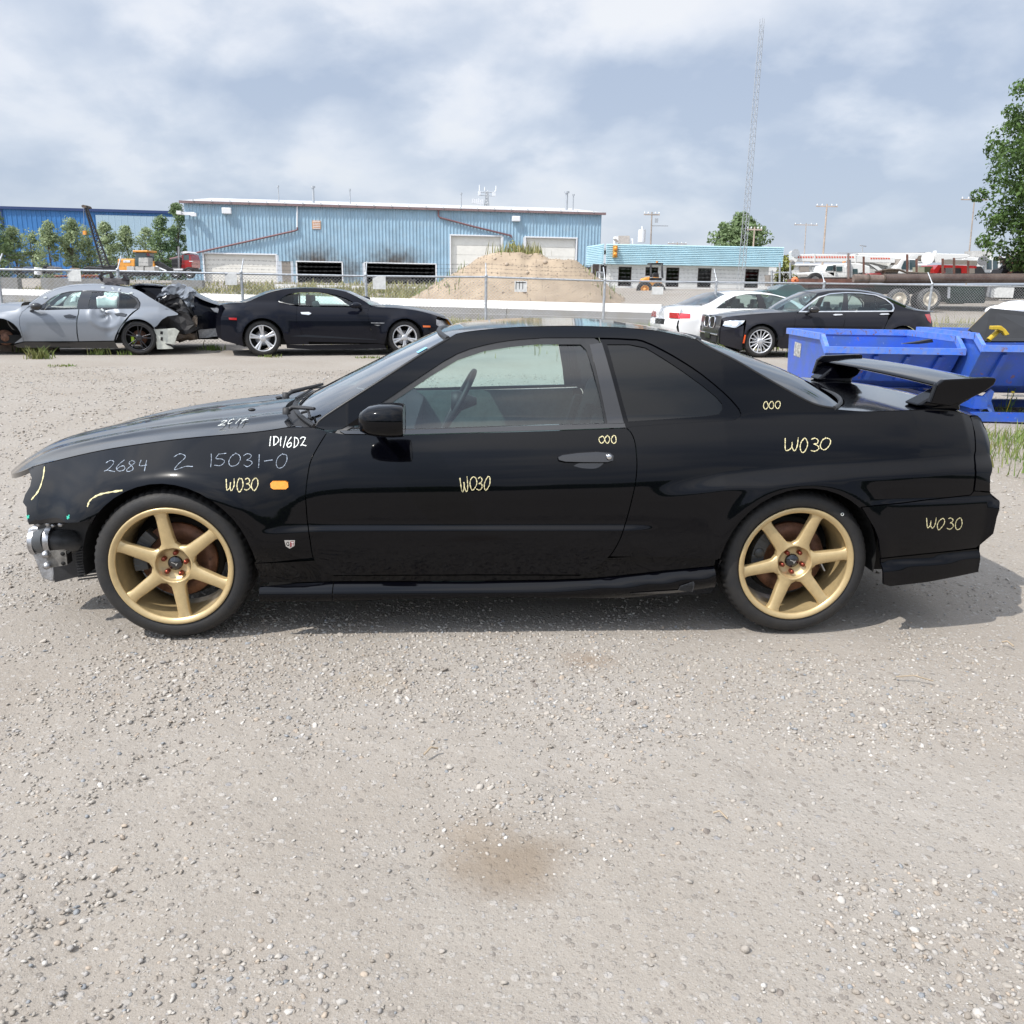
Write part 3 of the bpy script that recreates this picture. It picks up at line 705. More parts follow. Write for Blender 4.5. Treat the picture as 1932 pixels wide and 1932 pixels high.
K.ribbon('crayon_marking', glyph('15031-0', 392, 856, 26, 25, .15, seed=9), CHALKW, w=.0030)
K.ribbon('crayon_marking', [[(328, 862), (340, 856), (350, 862), (336, 876), (330, 886), (350, 880), (364, 880)]], CHALKW, w=.0030)
K.ribbon('crayon_marking', [[(84, 880), (81, 902), (73, 925), (59, 943)]], CHALK, w=.009)
K.ribbon('crayon_marking', [[(165, 956), (170, 944), (185, 934), (205, 929), (231, 925)]], CHALK, w=.008)
GREENM = mat('green_marker', (.03, .40, .28), rough=.6)
K.ribbon('marker_cross', [[(50, 973), (55, 977)], [(55, 972), (51, 979)]], GREENM, w=.008); K.ribbon('marker_cross', [[(126, 974), (131, 977)], [(131, 971), (127, 979)]], GREENM, w=.008)
# faint letters on the hood: laid on the hood sheet
def hoodz(x, y):
    tt = np.array([h[0] for h in resample(hood_c, 60)]); e_ = resample(hood_e, 60); c_ = resample(hood_c, 60); v_ = abs((y - K.W / 2)) 
    best = None
    for i in range(60):
        a = v_ / (K.W / 2 - e_[i][1]); a = min(a, 1); xx = c_[i][0] + (e_[i][0] - c_[i][0]) * a ** 1.75; zz = c_[i][1] + (e_[i][2] - c_[i][1]) * a ** 2.6
        if best is None or abs(xx - x) < best[0]: best = (abs(xx - x), zz)
    return best[1]
hm = MB()
for st in glyph('2C1t', 420, 807, 9, 15, .9, seed=11):
    pts = []
    for a, b in smooth_line(st, n=4):
        yy = .30 + (815 - b) * .012; q_ = K.loc(a, b, y=yy); pts.append((q_[0], yy, hoodz(q_[0], yy) + .012))
    hm.tube(pts, .0018, 4)
hm.build('crayon_marking', CHALKB, car_root)

# ------------------------------------------------ wheels
def tyre_mesh(R, rim, wdt, n=120, tread=True, depth=.006):
    """axis Y, outer face toward -Y, centre plane y=0"""
    h = wdt / 2; sw = R - rim
    prof = [(rim - .004, -h + .022), (rim + .004, -h + .010), (rim + sw * .18, -h + .003), (rim + sw * .42, -h), (rim + sw * .66, -h + .005), (rim + sw * .84, -h + .016), (R - .008, -h + .026), (R - .002, -h + .036)]
    tr = []
    for k_ in range(5):
        a = -h + .040 + (wdt - .080) * k_ / 5; b = -h + .040 + (wdt - .080) * (k_ + 1) / 5
        tr += [(R, a + .004), (R, b - .004), (R - depth, b - .003), (R - depth, b + .003)]
    prof = prof + tr + [(r, -y) for r, y in prof[::-1]]
    vs = []; fs = []
    for i, (r, y) in enumerate(prof):
        for k_ in range(n):
            a = 2 * math.pi * k_ / n; rr = r
            if tread and r > R - .010 and abs(y) > h - .060 and (k_ % 3 == 0): rr -= .007
            if tread and r > R - .001 and (k_ + i) % 4 == 0: rr -= .004
            vs.append((math.cos(a) * rr, y, math.sin(a) * rr))
    m_ = len(prof)
    fs = [(i * n + k_, (i + 1) * n + k_, (i + 1) * n + (k_ + 1) % n, i * n + (k_ + 1) % n) for i in range(m_ - 1) for k_ in range(n)]
    mb = MB(); mb.raw(vs, fs, True); return mb

def spoke_solid(mb, a, r0, r1, w0, w1, y0, y1, t=.028, flare=1.5):
    """a spoke from r0 to r1 with a soft-edged front, front face at y0 (hub) to y1 (rim)"""
    ca, sa = math.cos(a), math.sin(a); rows = []; n = 9
    for i in range(n):
        u = i / (n - 1); r = r0 + (r1 - r0) * u; ww = w0 + (w1 - w0) * u
        ww *= 1 + (flare - 1) * (max(0, 1 - u / .18) ** 2 * 1.3 + max(0, (u - .82) / .18) ** 2 * .9)
        y = y0 + (y1 - y0) * u
        sec = [(-ww / 2, y + t), (-ww / 2, y + .007), (-ww / 2 + .005, y + .001), (0, y - .001), (ww / 2 - .005, y + .001), (ww / 2, y + .007), (ww / 2, y + t)]
        rows.append([(ca * r - sa * s_, yy, sa * r + ca * s_) for s_, yy in sec])
    vs = [p for r in rows for p in r]; k_ = 7
    mb.raw(vs, [(i * k_ + j, i * k_ + j + 1, (i + 1) * k_ + j + 1, (i + 1) * k_ + j) for i in range(n - 1) for j in range(k_ - 1)], True)
    return mb

def rim_barrel(mb, rim, wdt, n=64, lip=.018):
    h = wdt / 2
    mb.lathe([(rim + .002, -h + .010), (rim + .006, -h + .004), (rim + .004, -h + .000), (rim - .003, -h - .001), (rim - lip, -h + .008), (rim - lip - .003, -h + .014), (rim - lip - .001, -h + .020), (rim - lip - .004, -h + .05), (rim - lip - .014, h * .1), (rim - lip - .016, h - .03), (rim - .004, h - .01)], n)
    return mb

def main_wheel(cx, phase, side=0):
    wdt = .235; rim = .250; yc = wdt / 2 - .002
    ty = tyre_mesh(.3255, rim, wdt, n=192)
    rb = MB(); rim_barrel(rb, rim, wdt)
    for k_ in range(6): spoke_solid(rb, R_(phase + 60 * k_), .074, rim - .014, .058, .045, -wdt / 2 + .026, -wdt / 2 + .012)
    y = -wdt / 2 + .026
    rb.lathe([(.086, y + .03), (.086, y + .006), (.083, y + .001), (.076, y - .001), (.073, y + .004), (.066, y + .034), (.034, y + .037), (.030, y + .036), (.0, y + .036)], 40)
    w_ = rb.build('wheel', GOLD, car_root); w_.location = (cx, yc if not side else K.W - yc, WR)
    if side: w_.rotation_euler = (0, 0, math.pi)
    t_ = ty.build('tyre', TYRE, w_)
    for k_ in range(5):
        a = R_(phase + 36 + 20 + 72 * k_); nb = MB().lathe([(.0, y + .010), (.0085, y + .012), (.0100, y + .018), (.0105, y + .038)], 6 if False else 12, origin=(math.cos(a) * .048, 0, math.sin(a) * .048))
        nb.build('lug_nut', mat_lug, w_)
    cp = MB().lathe([(.0, y + .020), (.018, y + .020), (.020, y + .022), (.026, y + .023), (.030, y + .026), (.031, y + .040)], 28); c_ = cp.build('centre_cap', DARKGLOSS, w_)
    MB().box((-.003, y + .0192, .002), (.022, .0008, .003), Matrix.Rotation(R_(25), 3, 'Y')).box((.004, y + .0192, -.004), (.003, .0008, .012), Matrix.Rotation(R_(-20), 3, 'Y')).box((.009, y + .0192, -.002), (.003, .0008, .010), Matrix.Rotation(R_(25), 3, 'Y')).build('cap_emblem', CHROME, w_)
    MB().lathe([(.0, .0), (.09, .0), (.092, -.008), (.160, -.008), (.160, .016), (.0, .016)], 48, origin=(0, -.005, 0)).build('brake_disc', RUST, w_)
    ca = MB(); a0 = R_(180 - 18) if cx < 0 else R_(180 - 12)
    for i in range(7):
        a = a0 + R_((i - 3) * 9); ca.box((math.cos(a) * .150, -.012, math.sin(a) * .150), (.058, .070, .030), Matrix.Rotation(-a, 3, 'Y'), bev=.006)
    ca.lathe([(.0, -.052), (.020, -.052), (.024, -.046), (.026, -.02)], 20, origin=(math.cos(a0) * .148, 0, math.sin(a0) * .148))
    ca.build('brake_caliper', mat_cal, w_)
    if side == 0 and cx > 0:
        MB().tube([(math.cos(R_(52) + .2 * 0) * .288 + .006 * math.cos(t_k), -wdt / 2 - .001, math.sin(R_(52)) * .288 + .006 * math.sin(t_k)) for t_k in np.linspace(0, 6.283, 13)], .0012, 4, cap=False).build('tyre_mark', CHALKB, w_)
    # dark dust shield and hub carrier fill the space behind the spokes
    MB().lathe([(.0, .030), (.175, .030), (.18, .050), (.0, .060)], 32).build('dust_shield', DARK, w_)
    if side == 0 and cx > 0:
        MB().box((.150, -.02, -.035), (.045, .05, .006), Matrix.Rotation(R_(60), 3, 'Y')).build('balance_weight', ALU, w_)
mat_lug = mat('bronze_lug_nut', (.22, .05, .03), rough=.25, metal=.8)
mat_cal = mat('grey_caliper', (.045, .048, .05), rough=.45, var=.3)
for side in (0, 1):
    main_wheel(-WB / 2, 98 if not side else 20, side); main_wheel(WB / 2, 70, side)

# wheel housings, floor pan, inner structure
for side in (0, 1):
    for cx in (-WB / 2, WB / 2):
        mb = MB(); n = 20; prof = []
        pts = [(cx + .375 * math.cos(R_(-8 + 196 * i / n)), WR + .375 * math.sin(R_(-8 + 196 * i / n))) for i in range(n + 1)]
        vs = []; y0, y1 = .045, .42
        for (x, z) in pts: vs += [(x, y0, z), (x, y1, z)]
        vs2 = vs + [(cx, y1, WR)]
        fs = [(2 * i, 2 * i + 2, 2 * i + 3, 2 * i + 1) for i in range(n)] + [(2 * i + 1, 2 * i + 3, len(vs)) for i in range(n)]
        fs.append((1, len(vs), 2 * n + 1)) 
        if side: vs2 = [(x, K.W - y, z) for x, y, z in vs2]
        mb.raw(vs2, fs, False).build('wheel_housing', DARK, car_root)
fl = MB(); fl.box((0, K.W / 2, .21), (4.2 - .5, K.W - 1.0, .06)); fl.box((-.0, K.W / 2, .22), (1.9, K.W - .12, .07)); fl.box((1.95, K.W / 2, .32), (.36, K.W - .35, .16))
fl.box((-1.3, K.W / 2, .36), (.9, .78, .3)); fl.box((-.98, K.W / 2, .55), (.04, K.W - .3, .55)); fl.box((1.0, K.W / 2, .5), (.04, K.W - .25, .5))
fl.build('underbody', DARK, car_root)
MB().tube([(1.75, 1.30, .24), (2.20, 1.30, .27)], .055, 18).tube([(1.2, 1.25, .25), (1.8, 1.30, .24)], .10, 14).build('exhaust', STEEL, car_root)

# cabin
dash = MB(); dash.prism([(-.72, .55), (-.72, .86), (-.60, .895), (-.42, .90), (-.34, .85), (-.36, .60)], .12, K.W - .12); dash.build('dashboard', PLASTIC, car_root)
def seat(xc, yc, w_, back=True):
    s_ = MB(); s_.box((xc - .10, yc, .42), (.52, w_, .15), Matrix.Rotation(R_(-6), 3, 'Y'), bev=.04)
    s_.box((xc + .25, yc, .70), (.14, w_, .58), Matrix.Rotation(R_(17), 3, 'Y'), bev=.05)
    s_.box((xc + .22, yc - w_ / 2 + .03, .66), (.20, .07, .42), Matrix.Rotation(R_(17), 3, 'Y'), bev=.03).box((xc + .22, yc + w_ / 2 - .03, .66), (.20, .07, .42), Matrix.Rotation(R_(17), 3, 'Y'), bev=.03)
    o = s_.build('front_seat' if w_ < .8 else 'rear_seat', FABRIC, car_root)
    if w_ < .8: MB().box((xc + .36, yc, 1.04), (.09, .24, .15), Matrix.Rotation(R_(17), 3, 'Y'), bev=.035).build('headrest', FABRIC, o)
seat(.34, .47, .48); seat(.34, K.W - .47, .48); seat(.98, K.W / 2, 1.25)
sw = MB(); c_ = Vector((-.14, K.W - .45, .86)); M_ = Matrix.Rotation(R_(-62), 3, 'Y')
ringp = [c_ + M_ @ Vector((math.cos(a) * .185, math.sin(a) * .185, 0)) for a in [2 * math.pi * i / 36 for i in range(37)]]
sw.tube(ringp, .015, 8, cap=False); 
for a in (R_(90), R_(-90), R_(180)): sw.tube([c_ + M_ @ Vector((0, 0, -.02)), c_ + M_ @ Vector((math.cos(a) * .18, math.sin(a) * .18, 0))], [.03, .014], 6)
sw.lathe([(0, -.04), (.05, -.04), (.06, .0), (.02, .10)], 16, origin=c_, axis='X'); sw.build('steering_wheel', PLASTIC, car_root)
# inner door trims and pillars
for side in (0, 1):
    mb = MB(); pl = [(-.66, .30), (.45, .30), (.55, .6), (.53, .90), (-.60, .875)]
    y0 = .150 if not side else K.W - .160; mb.prism(pl, y0, y0 + .01)
    mb.build('door_card', TRIMGREY, car_root)
MB().prism([(.95, .9), (1.62, .92), (1.60, .95), (.95, .95)], .22, K.W - .22).build('parcel_shelf', PLASTIC, car_root)
hl = K.top('headliner', [(x, y + .05, z - .055) for x, y, z in roof_e], [(x, z - .05) for x, z in roof_c], TRIMGREY, thick=0)
MB().box((-.17, K.W / 2, 1.16), (.035, .24, .06), bev=.01).tube([(-.17, K.W / 2, 1.16), (-.22, K.W / 2, 1.24)], .008).build('rear_view_mirror', PLASTIC, car_root)
# small stickers: parking permits at the top of the windshield
stk = MB()
def wsurf(u, v_): p = wpt(u, v_); return p - Vector((0, 0, .0205))
def sticker(u0, u1, v0, v1, material, name='sticker'):
    p = [wsurf(u0, v0), wsurf(u1, v0), wsurf(u1, v1), wsurf(u0, v1)]
    MB().raw(p, [(0, 1, 2, 3)]).build(name, material, car_root)
STB = mat('sticker_blue', (.25, .55, .75), rough=.4, var=.5, vscale=200)
sticker(.80, .87, -.90, -.82, STB); sticker(.90, .93, -.86, -.83, CHALKB); sticker(.90, .93, -.79, -.76, mat('sticker_violet', (.2, .2, .7), rough=.4)); sticker(.90, .92, -.72, -.70, CHALKB)

# ------------------------------------------------ open front end: duct, intercooler, bracket, hose
ic = MB(); xe, ze = [], []
tank = [K.loc(a, b, y=.30) for a, b in ((50, 1000), (58, 994), (95, 995), (100, 1030), (103, 1085), (101, 1100), (78, 1092), (66, 1060), (52, 1030))]
tk = [(a, c) for a, _, c in tank]
ic.prism(tk, .30, .46); o = ic.build('intercooler_tank', ALU, car_root, fix=True)
bv = o.modifiers.new('bevel', 'BEVEL'); bv.width = .018; bv.segments = 3; bv.limit_method = 'ANGLE'
core = MB().box(((tk[0][0] + tk[4][0]) / 2 + .03, K.W / 2, .33), (.07, K.W - .95, .20))
for i in range(12): core.box(((tk[0][0] + tk[4][0]) / 2 - .012, K.W / 2, .24 + i * .0165), (.012, K.W - .96, .004))
core.build('intercooler_core', ALU, car_root)
MB().prism(tk, K.W - .46, K.W - .30).build('intercooler_tank', ALU, car_root)
h0 = Vector(K.loc(72, 1021, y=.33)); h1 = Vector(K.loc(98, 1019, y=.30)); h2 = Vector(K.loc(132, 1020, y=.30)); h3 = Vector(K.loc(175, 1025, y=.42))
hs = MB().tube([h0, (h0 + h1) / 2, h1], [.052, .060, .062], 20).build('hose_coupler', mat('silicone_hose', (.05, .055, .06), rough=.4, var=.2), car_root)
MB().tube([h1 + Vector((-.012, 0, 0)), h1 + Vector((.012, 0, 0))], .066, 22).build('hose_clamp', STEEL, hs)
MB().tube([h0 + Vector((-.02, 0, 0)), h0 + Vector((.0, 0, 0))], .062, 22).build('hose_clamp', STEEL, hs)
MB().tube([h1, h2, h3], [.052, .054, .05], 18).build('intercooler_pipe', mat('grey_pipe', (.09, .09, .092), rough=.5, metal=.5, var=.4), car_root)
bk = K.L([(86, 1041), (118, 1038), (124, 1040), (127, 1066), (90, 1072)], y=.14); bp2 = [(a, c) for a, _, c in bk]
br = MB().prism(bp2, .14, .150).build('bumper_bracket', mat('grey_bracket', (.20, .19, .175), rough=.5, metal=.4, var=.4, vscale=30), car_root, fix=True)
MB().box((bp2[0][0] + .045, .17, (bp2[0][1] + bp2[4][1]) / 2), (.075, .05, .045)).build('bracket_stub', DARK, br)
for (a, b) in ((118, 1045), (119, 1063)):
    q = K.loc(a, b, y=.138); MB().lathe([(0, -.001), (.009, -.001), (.009, .002)], 10, origin=q).build('bolt_hole', DARK, br)
for (a, b) in ((85, 1047), (88, 1068)):
    q = K.loc(a, b, y=.125); MB().lathe([(0, -.012), (.008, -.012), (.009, -.006), (.015, -.005), (.016, .02)], 12, origin=q).build('bolt', STEEL, br)
# painted inner wing and black splash liner behind
lin = [(a, c) for a, _, c in K.L([(70, 985), (120, 983), (172, 972), (215, 1000), (220, 1076), (176, 1081), (103, 1099), (99, 1040), (72, 1010)], y=.30)]
lmb = MB().prism(lin, .30, .33)
for i in range(12): lmb.box((-1.70, .296, .185 + i * .013), (.30, .010, .005), Matrix.Rotation(R_(-7), 3, 'Y'))
lmb.build('splash_liner', PLASTIC, car_root, fix=True)
MB().box((-1.80, K.W / 2, .42), (.07, K.W - .8, .11), bev=.01).build('crash_beam', DARK, car_root)
MB().box((-1.86, K.W / 2, .66), (.05, K.W - .62, .05)).box((-1.80, K.W / 2, .56), (.03, K.W - .7, .18)).build('radiator_support', DARK, car_root)
lb = K.L([(52, 960), (110, 962), (160, 968), (166, 983), (122, 988), (78, 987), (60, 996), (54, 990)])
K.panel('headlamp_panel', lb, DARKGLOSS, grid=.02, local=True, off=.030, gap=0, flange=.02)
for (a, b, r, mm) in ((85.5, 971, .011, CHALKB), (68, 990 - 15, .008, STEEL), (79, 963, .006, STEEL), (110, 992, .009, STEEL), (86, 991, .009, STEEL), (68, 992, .009, STEEL), (96, 994, .007, STEEL), (54, 984, .014, STEEL)):
    q = K.loc(a, b); MB().lathe([(0, -.006), (r, -.006), (r, .03)], 10, origin=(q[0], float(I_main(*q)) + .02, q[1])).build('clip', mm, car_root)
K.ribbon('clip_wire', [[(98, 957), (110, 957), (116, 970), (123, 977)]], mat('brown_primer', (.30, .18, .05), rough=.6), w=.009, y_off=.012)

# ------------------------------------------------ rear wing
def wing():
    bl = MB(); n = 24; y0, y1 = .185, K.W - .185; rows = []
    for i in range(n + 1):
        v_ = i / n * 2 - 1; y = K.W / 2 - .03 + v_ * (K.W / 2 - .215); up = .010 * (1 - v_ * v_)
        xL, xT = 1.985 - .01 * (1 - v_ * v_), 2.205; zL, zT = 1.080 + up, 1.104 + up
        sec = []
        for k_ in range(9):
            u = k_ / 8; x = xL + (xT - xL) * u; sec.append((x, y, zL + (zT - zL) * u ** 1.3 + .012 * math.sin(math.pi * u) ** .7))
        for k_ in range(8, -1, -1):
            u = k_ / 8; x = xL + (xT - xL) * u; sec.append((x, y, zL + (zT - zL) * u ** 1.3 - .022 * math.sin(math.pi * min(1, u * 1.0)) ** .6 - .004))
        rows.append(sec)
    k_ = 18; vs = [p for r in rows for p in r]
    bl.raw(vs, [(i * k_ + j, (i + 1) * k_ + j, (i + 1) * k_ + (j + 1) % k_, i * k_ + (j + 1) % k_) for i in range(n) for j in range(k_)], True)
    w_ = bl.build('rear_wing', BLACK, car_root, fix=True)
    # end plates sweep from the boot lid up to the blade tips
    for side in (0, 1):
        pl = [K.loc(a, b, y=.15)[::2] for a, b in ((1771, 727), (1785, 717), (1800, 716), (1868, 713), (1881, 713.5), (1885, 716), (1880, 727), (1860, 741), (1835, 753), (1812, 762), (1796, 767), (1758, 762))]
        mb = MB(); yy = .165 if not side else K.W - .225 - .030; mb.prism(pl, yy, yy + .030)
        o = mb.build('end_plate', BLACK, w_, fix=True); bv = o.modifiers.new('bevel', 'BEVEL'); bv.width = .010; bv.segments = 3; bv.limit_method = 'ANGLE'; bv.angle_limit = R_(25)
        # foot: a broad fin standing on the boot lid
        ft = [K.loc(a, b, y=.27)[::2] for a, b in ((1720, 762), (1783, 722), (1845, 728), (1815, 752), (1800, 762), (1802, 772), (1740, 772))]
        f2 = MB(); 
        n_ = len(ft); vs_ = []
        for (yy_, sc_) in ((.20, 1), (.30, 1.0)): vs_ += [(a, yy_ if b > 1.03 else yy_ + (.02 if yy_ < .25 else .05), b) for a, b in ft]
        if side: vs_ = [(x, K.W - .04 - y, z) for x, y, z in vs_]
        f2.raw(vs_, [tuple(range(n_)), tuple(range(2 * n_ - 1, n_ - 1, -1))] + [(i, i + n_, (i + 1) % n_ + n_, (i + 1) % n_) for i in range(n_)])
        o = f2.build('wing_foot', BLACK, w_, fix=True); bv = o.modifiers.new('bevel', 'BEVEL'); bv.width = .012; bv.segments = 3; bv.limit_method = 'ANGLE'; bv.angle_limit = R_(30)
wing()
# ============================================================ ground, gravel, barrier, fence, weeds
def vnoise(x, y, seed=0):
    """smooth value noise on arrays"""
    x = np.asarray(x, float); y = np.asarray(y, float); xi = np.floor(x).astype(np.int64); yi = np.floor(y).astype(np.int64); fx = x - xi; fy = y - yi
    def h(a, b):
        n_ = (a * 374761393 + b * 668265263 + seed * 982451653) & 0x7fffffff; n_ = ((n_ ^ (n_ >> 13)) * 1274126177) & 0x7fffffff
        return ((n_ ^ (n_ >> 16)) & 0xffff) / 65535.0
    u = fx * fx * (3 - 2 * fx); v_ = fy * fy * (3 - 2 * fy)
    return (h(xi, yi) * (1 - u) + h(xi + 1, yi) * u) * (1 - v_) + (h(xi, yi + 1) * (1 - u) + h(xi + 1, yi + 1) * u) * v_
def fbm(x, y, seed=0, o=4):
    return sum(vnoise(np.asarray(x) * 2 ** k_, np.asarray(y) * 2 ** k_, seed + k_) / 2 ** k_ for k_ in range(o)) / (2 - 2 ** (1 - o))
def bar_y(x): return 53.0 - (x + 32.0) * (16.0 / 35.0)
def gz(x, y):
    x = np.asarray(x, float); y = np.asarray(y, float)
    ys = np.where(x < 3.5, bar_y(np.clip(x, -60, 3.5)) + 1.2, 38.0 - 10.0 * sstep(3.5, 13, x)); Lr = 32.0 + 8 * sstep(5, 15, x)
    return 1.42 * sstep(ys, ys + Lr, y) - .25 * sstep(120, 400, y)
def relief(x, y):
    r = (fbm(x * .9, y * .9, 3) - .5) * .05 + (fbm(x * 5, y * 5, 9) - .5) * .018 + (fbm(x * 22, y * 22, 17, 3) - .5) * .012
    u_ = np.asarray(x) * .97 + np.asarray(y) * .25; r = r - .006 * np.exp(-((u_ + .55 + .05 * np.sin(np.asarray(y) * 2)) / .13) ** 2) * (1 + .8 * np.sin(u_ * 150)) - .005 * np.exp(-((np.asarray(y) - 2.35 - .12 * np.asarray(x)) / .10) ** 2)
    near = np.exp(-((np.asarray(y) - 2) / 18) ** 2)
    # keep it level where the car stands
    car = np.exp(-(np.maximum(0, np.abs(np.asarray(y) - 4.2) - 1.1) / .35) ** 2) * (np.abs(np.asarray(x)) < 2.6)
    return r * near * (1 - .75 * car) - .008
xs = np.concatenate([-np.geomspace(1200, 3.3, 70), np.arange(-3.25, 3.3, .035), np.geomspace(3.3, 1200, 70)])
ys_ = np.concatenate([np.linspace(-40, .6, 14), np.arange(.65, 5.6, .03), np.geomspace(5.6, 1500, 150)])
GX, GY = np.meshgrid(xs, ys_); GZ = gz(GX, GY) + relief(GX, GY)
nx, ny = len(xs), len(ys_)
vs = np.stack([GX.ravel(), GY.ravel(), GZ.ravel()], 1)
ii = (np.arange(ny - 1)[:, None] * nx + np.arange(nx - 1)[None, :]).ravel()
fs = np.stack([ii, ii + 1, ii + nx + 1, ii + nx], 1)
def big_mesh(name, V, F_):
    me = bpy.data.meshes.new(name); me.vertices.add(len(V)); me.vertices.foreach_set('co', np.ascontiguousarray(V, np.float32).ravel())
    k_ = F_.shape[1]; me.loops.add(F_.size); me.loops.foreach_set('vertex_index', np.ascontiguousarray(F_, np.int32).ravel())
    me.polygons.add(len(F_)); me.polygons.foreach_set('loop_start', np.arange(0, F_.size, k_, dtype=np.int32)); me.polygons.foreach_set('loop_total', np.full(len(F_), k_, np.int32))
    me.update(calc_edges=True); me.validate(); return me
def gravel_material():
    mt = bpy.data.materials.new('gravel_lot'); mt.use_nodes = True; t = mt.node_tree; b = t.nodes['Principled BSDF']; b.inputs['Roughness'].default_value = .92
    b.inputs['Specular IOR Level'].default_value = .25
    A = t.nodes.new; Lk = t.links.new
    tcn = A('ShaderNodeTexCoord'); co = tcn.outputs['Object']
    def noise_(s_, d=5, r=.6, off=(0, 0, 0)):
        mp_ = A('ShaderNodeMapping'); mp_.inputs['Location'].default_value = off; Lk(co, mp_.inputs[0])
        n_ = A('ShaderNodeTexNoise'); n_.inputs['Scale'].default_value = s_; n_.inputs['Detail'].default_value = d; n_.inputs['Roughness'].default_value = r; Lk(mp_.outputs[0], n_.inputs['Vector']); return n_.outputs[0]
    def ramp(src, stops):
        r_ = A('ShaderNodeValToRGB'); el = r_.color_ramp.elements; el[0].position, el[0].color = stops[0][0], (*stops[0][1], 1); el[1].position, el[1].color = stops[-1][0], (*stops[-1][1], 1)
        for p_, c_ in stops[1:-1]: q_ = el.new(p_); q_.color = (*c_, 1)
        Lk(src, r_.inputs[0]); return r_.outputs[0]
    def mixc(f, a, b_, mode='MIX'):
        m_ = A('ShaderNodeMix'); m_.data_type = 'RGBA'; m_.blend_type = mode
        for i, v_ in ((0, f), (6, a), (7, b_)):
            if isinstance(v_, (int, float)): m_.inputs[i].default_value = v_
            elif isinstance(v_, tuple): m_.inputs[i].default_value = (*v_, 1)
            else: Lk(v_, m_.inputs[i])
        return m_.outputs[2]
    base = ramp(noise_(.5, 6, .62), [(.34, (.262, .226, .184)), (.5, (.305, .274, .234)), (.66, (.335, .308, .272))])
    patch = ramp(noise_(.13, 3, .5, (7, 3, 0)), [(.40, (.93, .90, .86)), (.60, (1.04, 1.04, 1.05))])
    base = mixc(1.0, base, patch, 'MULTIPLY')
    # pebbles of three sizes, each with its own tone
    bump = None; col = base
    for (sc_, amt, seedo) in ((34, .55, 0), (75, .6, 3), (170, .45, 8)):
        vo = A('ShaderNodeTexVoronoi'); vo.inputs['Scale'].default_value = sc_; vo.inputs['Randomness'].default_value = 1
        mp_ = A('ShaderNodeMapping'); mp_.inputs['Location'].default_value = (seedo, seedo * 2, 0); Lk(co, mp_.inputs[0]); Lk(mp_.outputs[0], vo.inputs['Vector'])
        sp = A('ShaderNodeSeparateColor'); Lk(vo.outputs['Color'], sp.inputs[0])
        tone = ramp(sp.outputs[0], [(.0, (.17, .148, .126)), (.22, (.27, .232, .19)), (.5, (.325, .295, .257)), (.78, (.37, .345, .31)), (.93, (.47, .44, .405)), (1, (.235, .235, .245))])
        here = ramp(sp.outputs[1], [(1 - amt - .02, (0, 0, 0)), (1 - amt, (1, 1, 1))])
        inside = ramp(vo.outputs['Distance'], [(.28, (1, 1, 1)), (.42, (0, 0, 0))])
        msk = mixc(1.0, here, inside, 'MULTIPLY'); col = mixc(msk, col, tone)
        d_ = mixc(msk, (0, 0, 0), inside)
        bump = d_ if bump is None else mixc(.5, bump, d_, 'ADD')
    fine = noise_(260, 4, .7); col = mixc(.35, col, ramp(fine, [(.3, (.19, .172, .152)), (.7, (.42, .39, .36))]))
    # damp and oil-brown stains with their own outline
    sep_ = A('ShaderNodeSeparateXYZ'); Lk(co, sep_.inputs[0])
    wob = noise_(3.0, 5, .65)
    for (px, py, rx, ry, cc, st) in ((975, 1615, .17, .13, (.205, .16, .115), .95), (900, 1560, .12, .10, (.24, .19, .14), .6), (1110, 1242, .12, .09, (.23, .165, .11), .7), (1225, 1550, .09, .06, (.26, .23, .2), .5), (700, 1285, .16, .10, (.30, .25, .19), .5)):
        q = PZ(px, py)
        def M2(op, a, b_=None):
            n_ = A('ShaderNodeMath'); n_.operation = op
            for i, v_ in enumerate((a, b_)):
                if v_ is None: continue
                if isinstance(v_, (int, float)): n_.inputs[i].default_value = v_
                else: Lk(v_, n_.inputs[i])
            return n_.outputs[0]
        dx = M2('DIVIDE', M2('SUBTRACT', sep_.outputs[0], q.x), rx); dy = M2('DIVIDE', M2('SUBTRACT', sep_.outputs[1], q.y), ry)
        d2 = M2('SQRT', M2('ADD', M2('MULTIPLY', dx, dx), M2('MULTIPLY', dy, dy)))
        d3 = M2('ADD', d2, M2('MULTIPLY', M2('SUBTRACT', wob, .5), 2.2))
        mr = A('ShaderNodeMapRange'); mr.interpolation_type = 'SMOOTHSTEP'; mr.inputs[1].default_value = 1.55; mr.inputs[2].default_value = .1; mr.inputs[3].default_value = 0; mr.inputs[4].default_value = st * .8; Lk(d3, mr.inputs[0])
        col = mixc(mr.outputs[0], col, cc)
    # verge soil and thin grass film beyond the lot
    Lk(col, b.inputs['Base Color'])
    bp = A('ShaderNodeBump'); bp.inputs['Strength'].default_value = .45; bp.inputs['Distance'].default_value = .007; Lk(bump, bp.inputs['Height'])
    bp2 = A('ShaderNodeBump'); bp2.inputs['Strength'].default_value = .6; bp2.inputs['Distance'].default_value = .012; Lk(noise_(38, 6, .7), bp2.inputs['Height']); Lk(bp.outputs[0], bp2.inputs['Normal'])
    Lk(bp2.outputs[0], b.inputs['Normal'])
    return mt
GM = gravel_material()
gme = big_mesh('ground', vs, fs); gme.shade_smooth()
ground = link('ground', gme, GM); tag(ground, 'pale tan gravel and dust lot running back to the road', kind='structure')

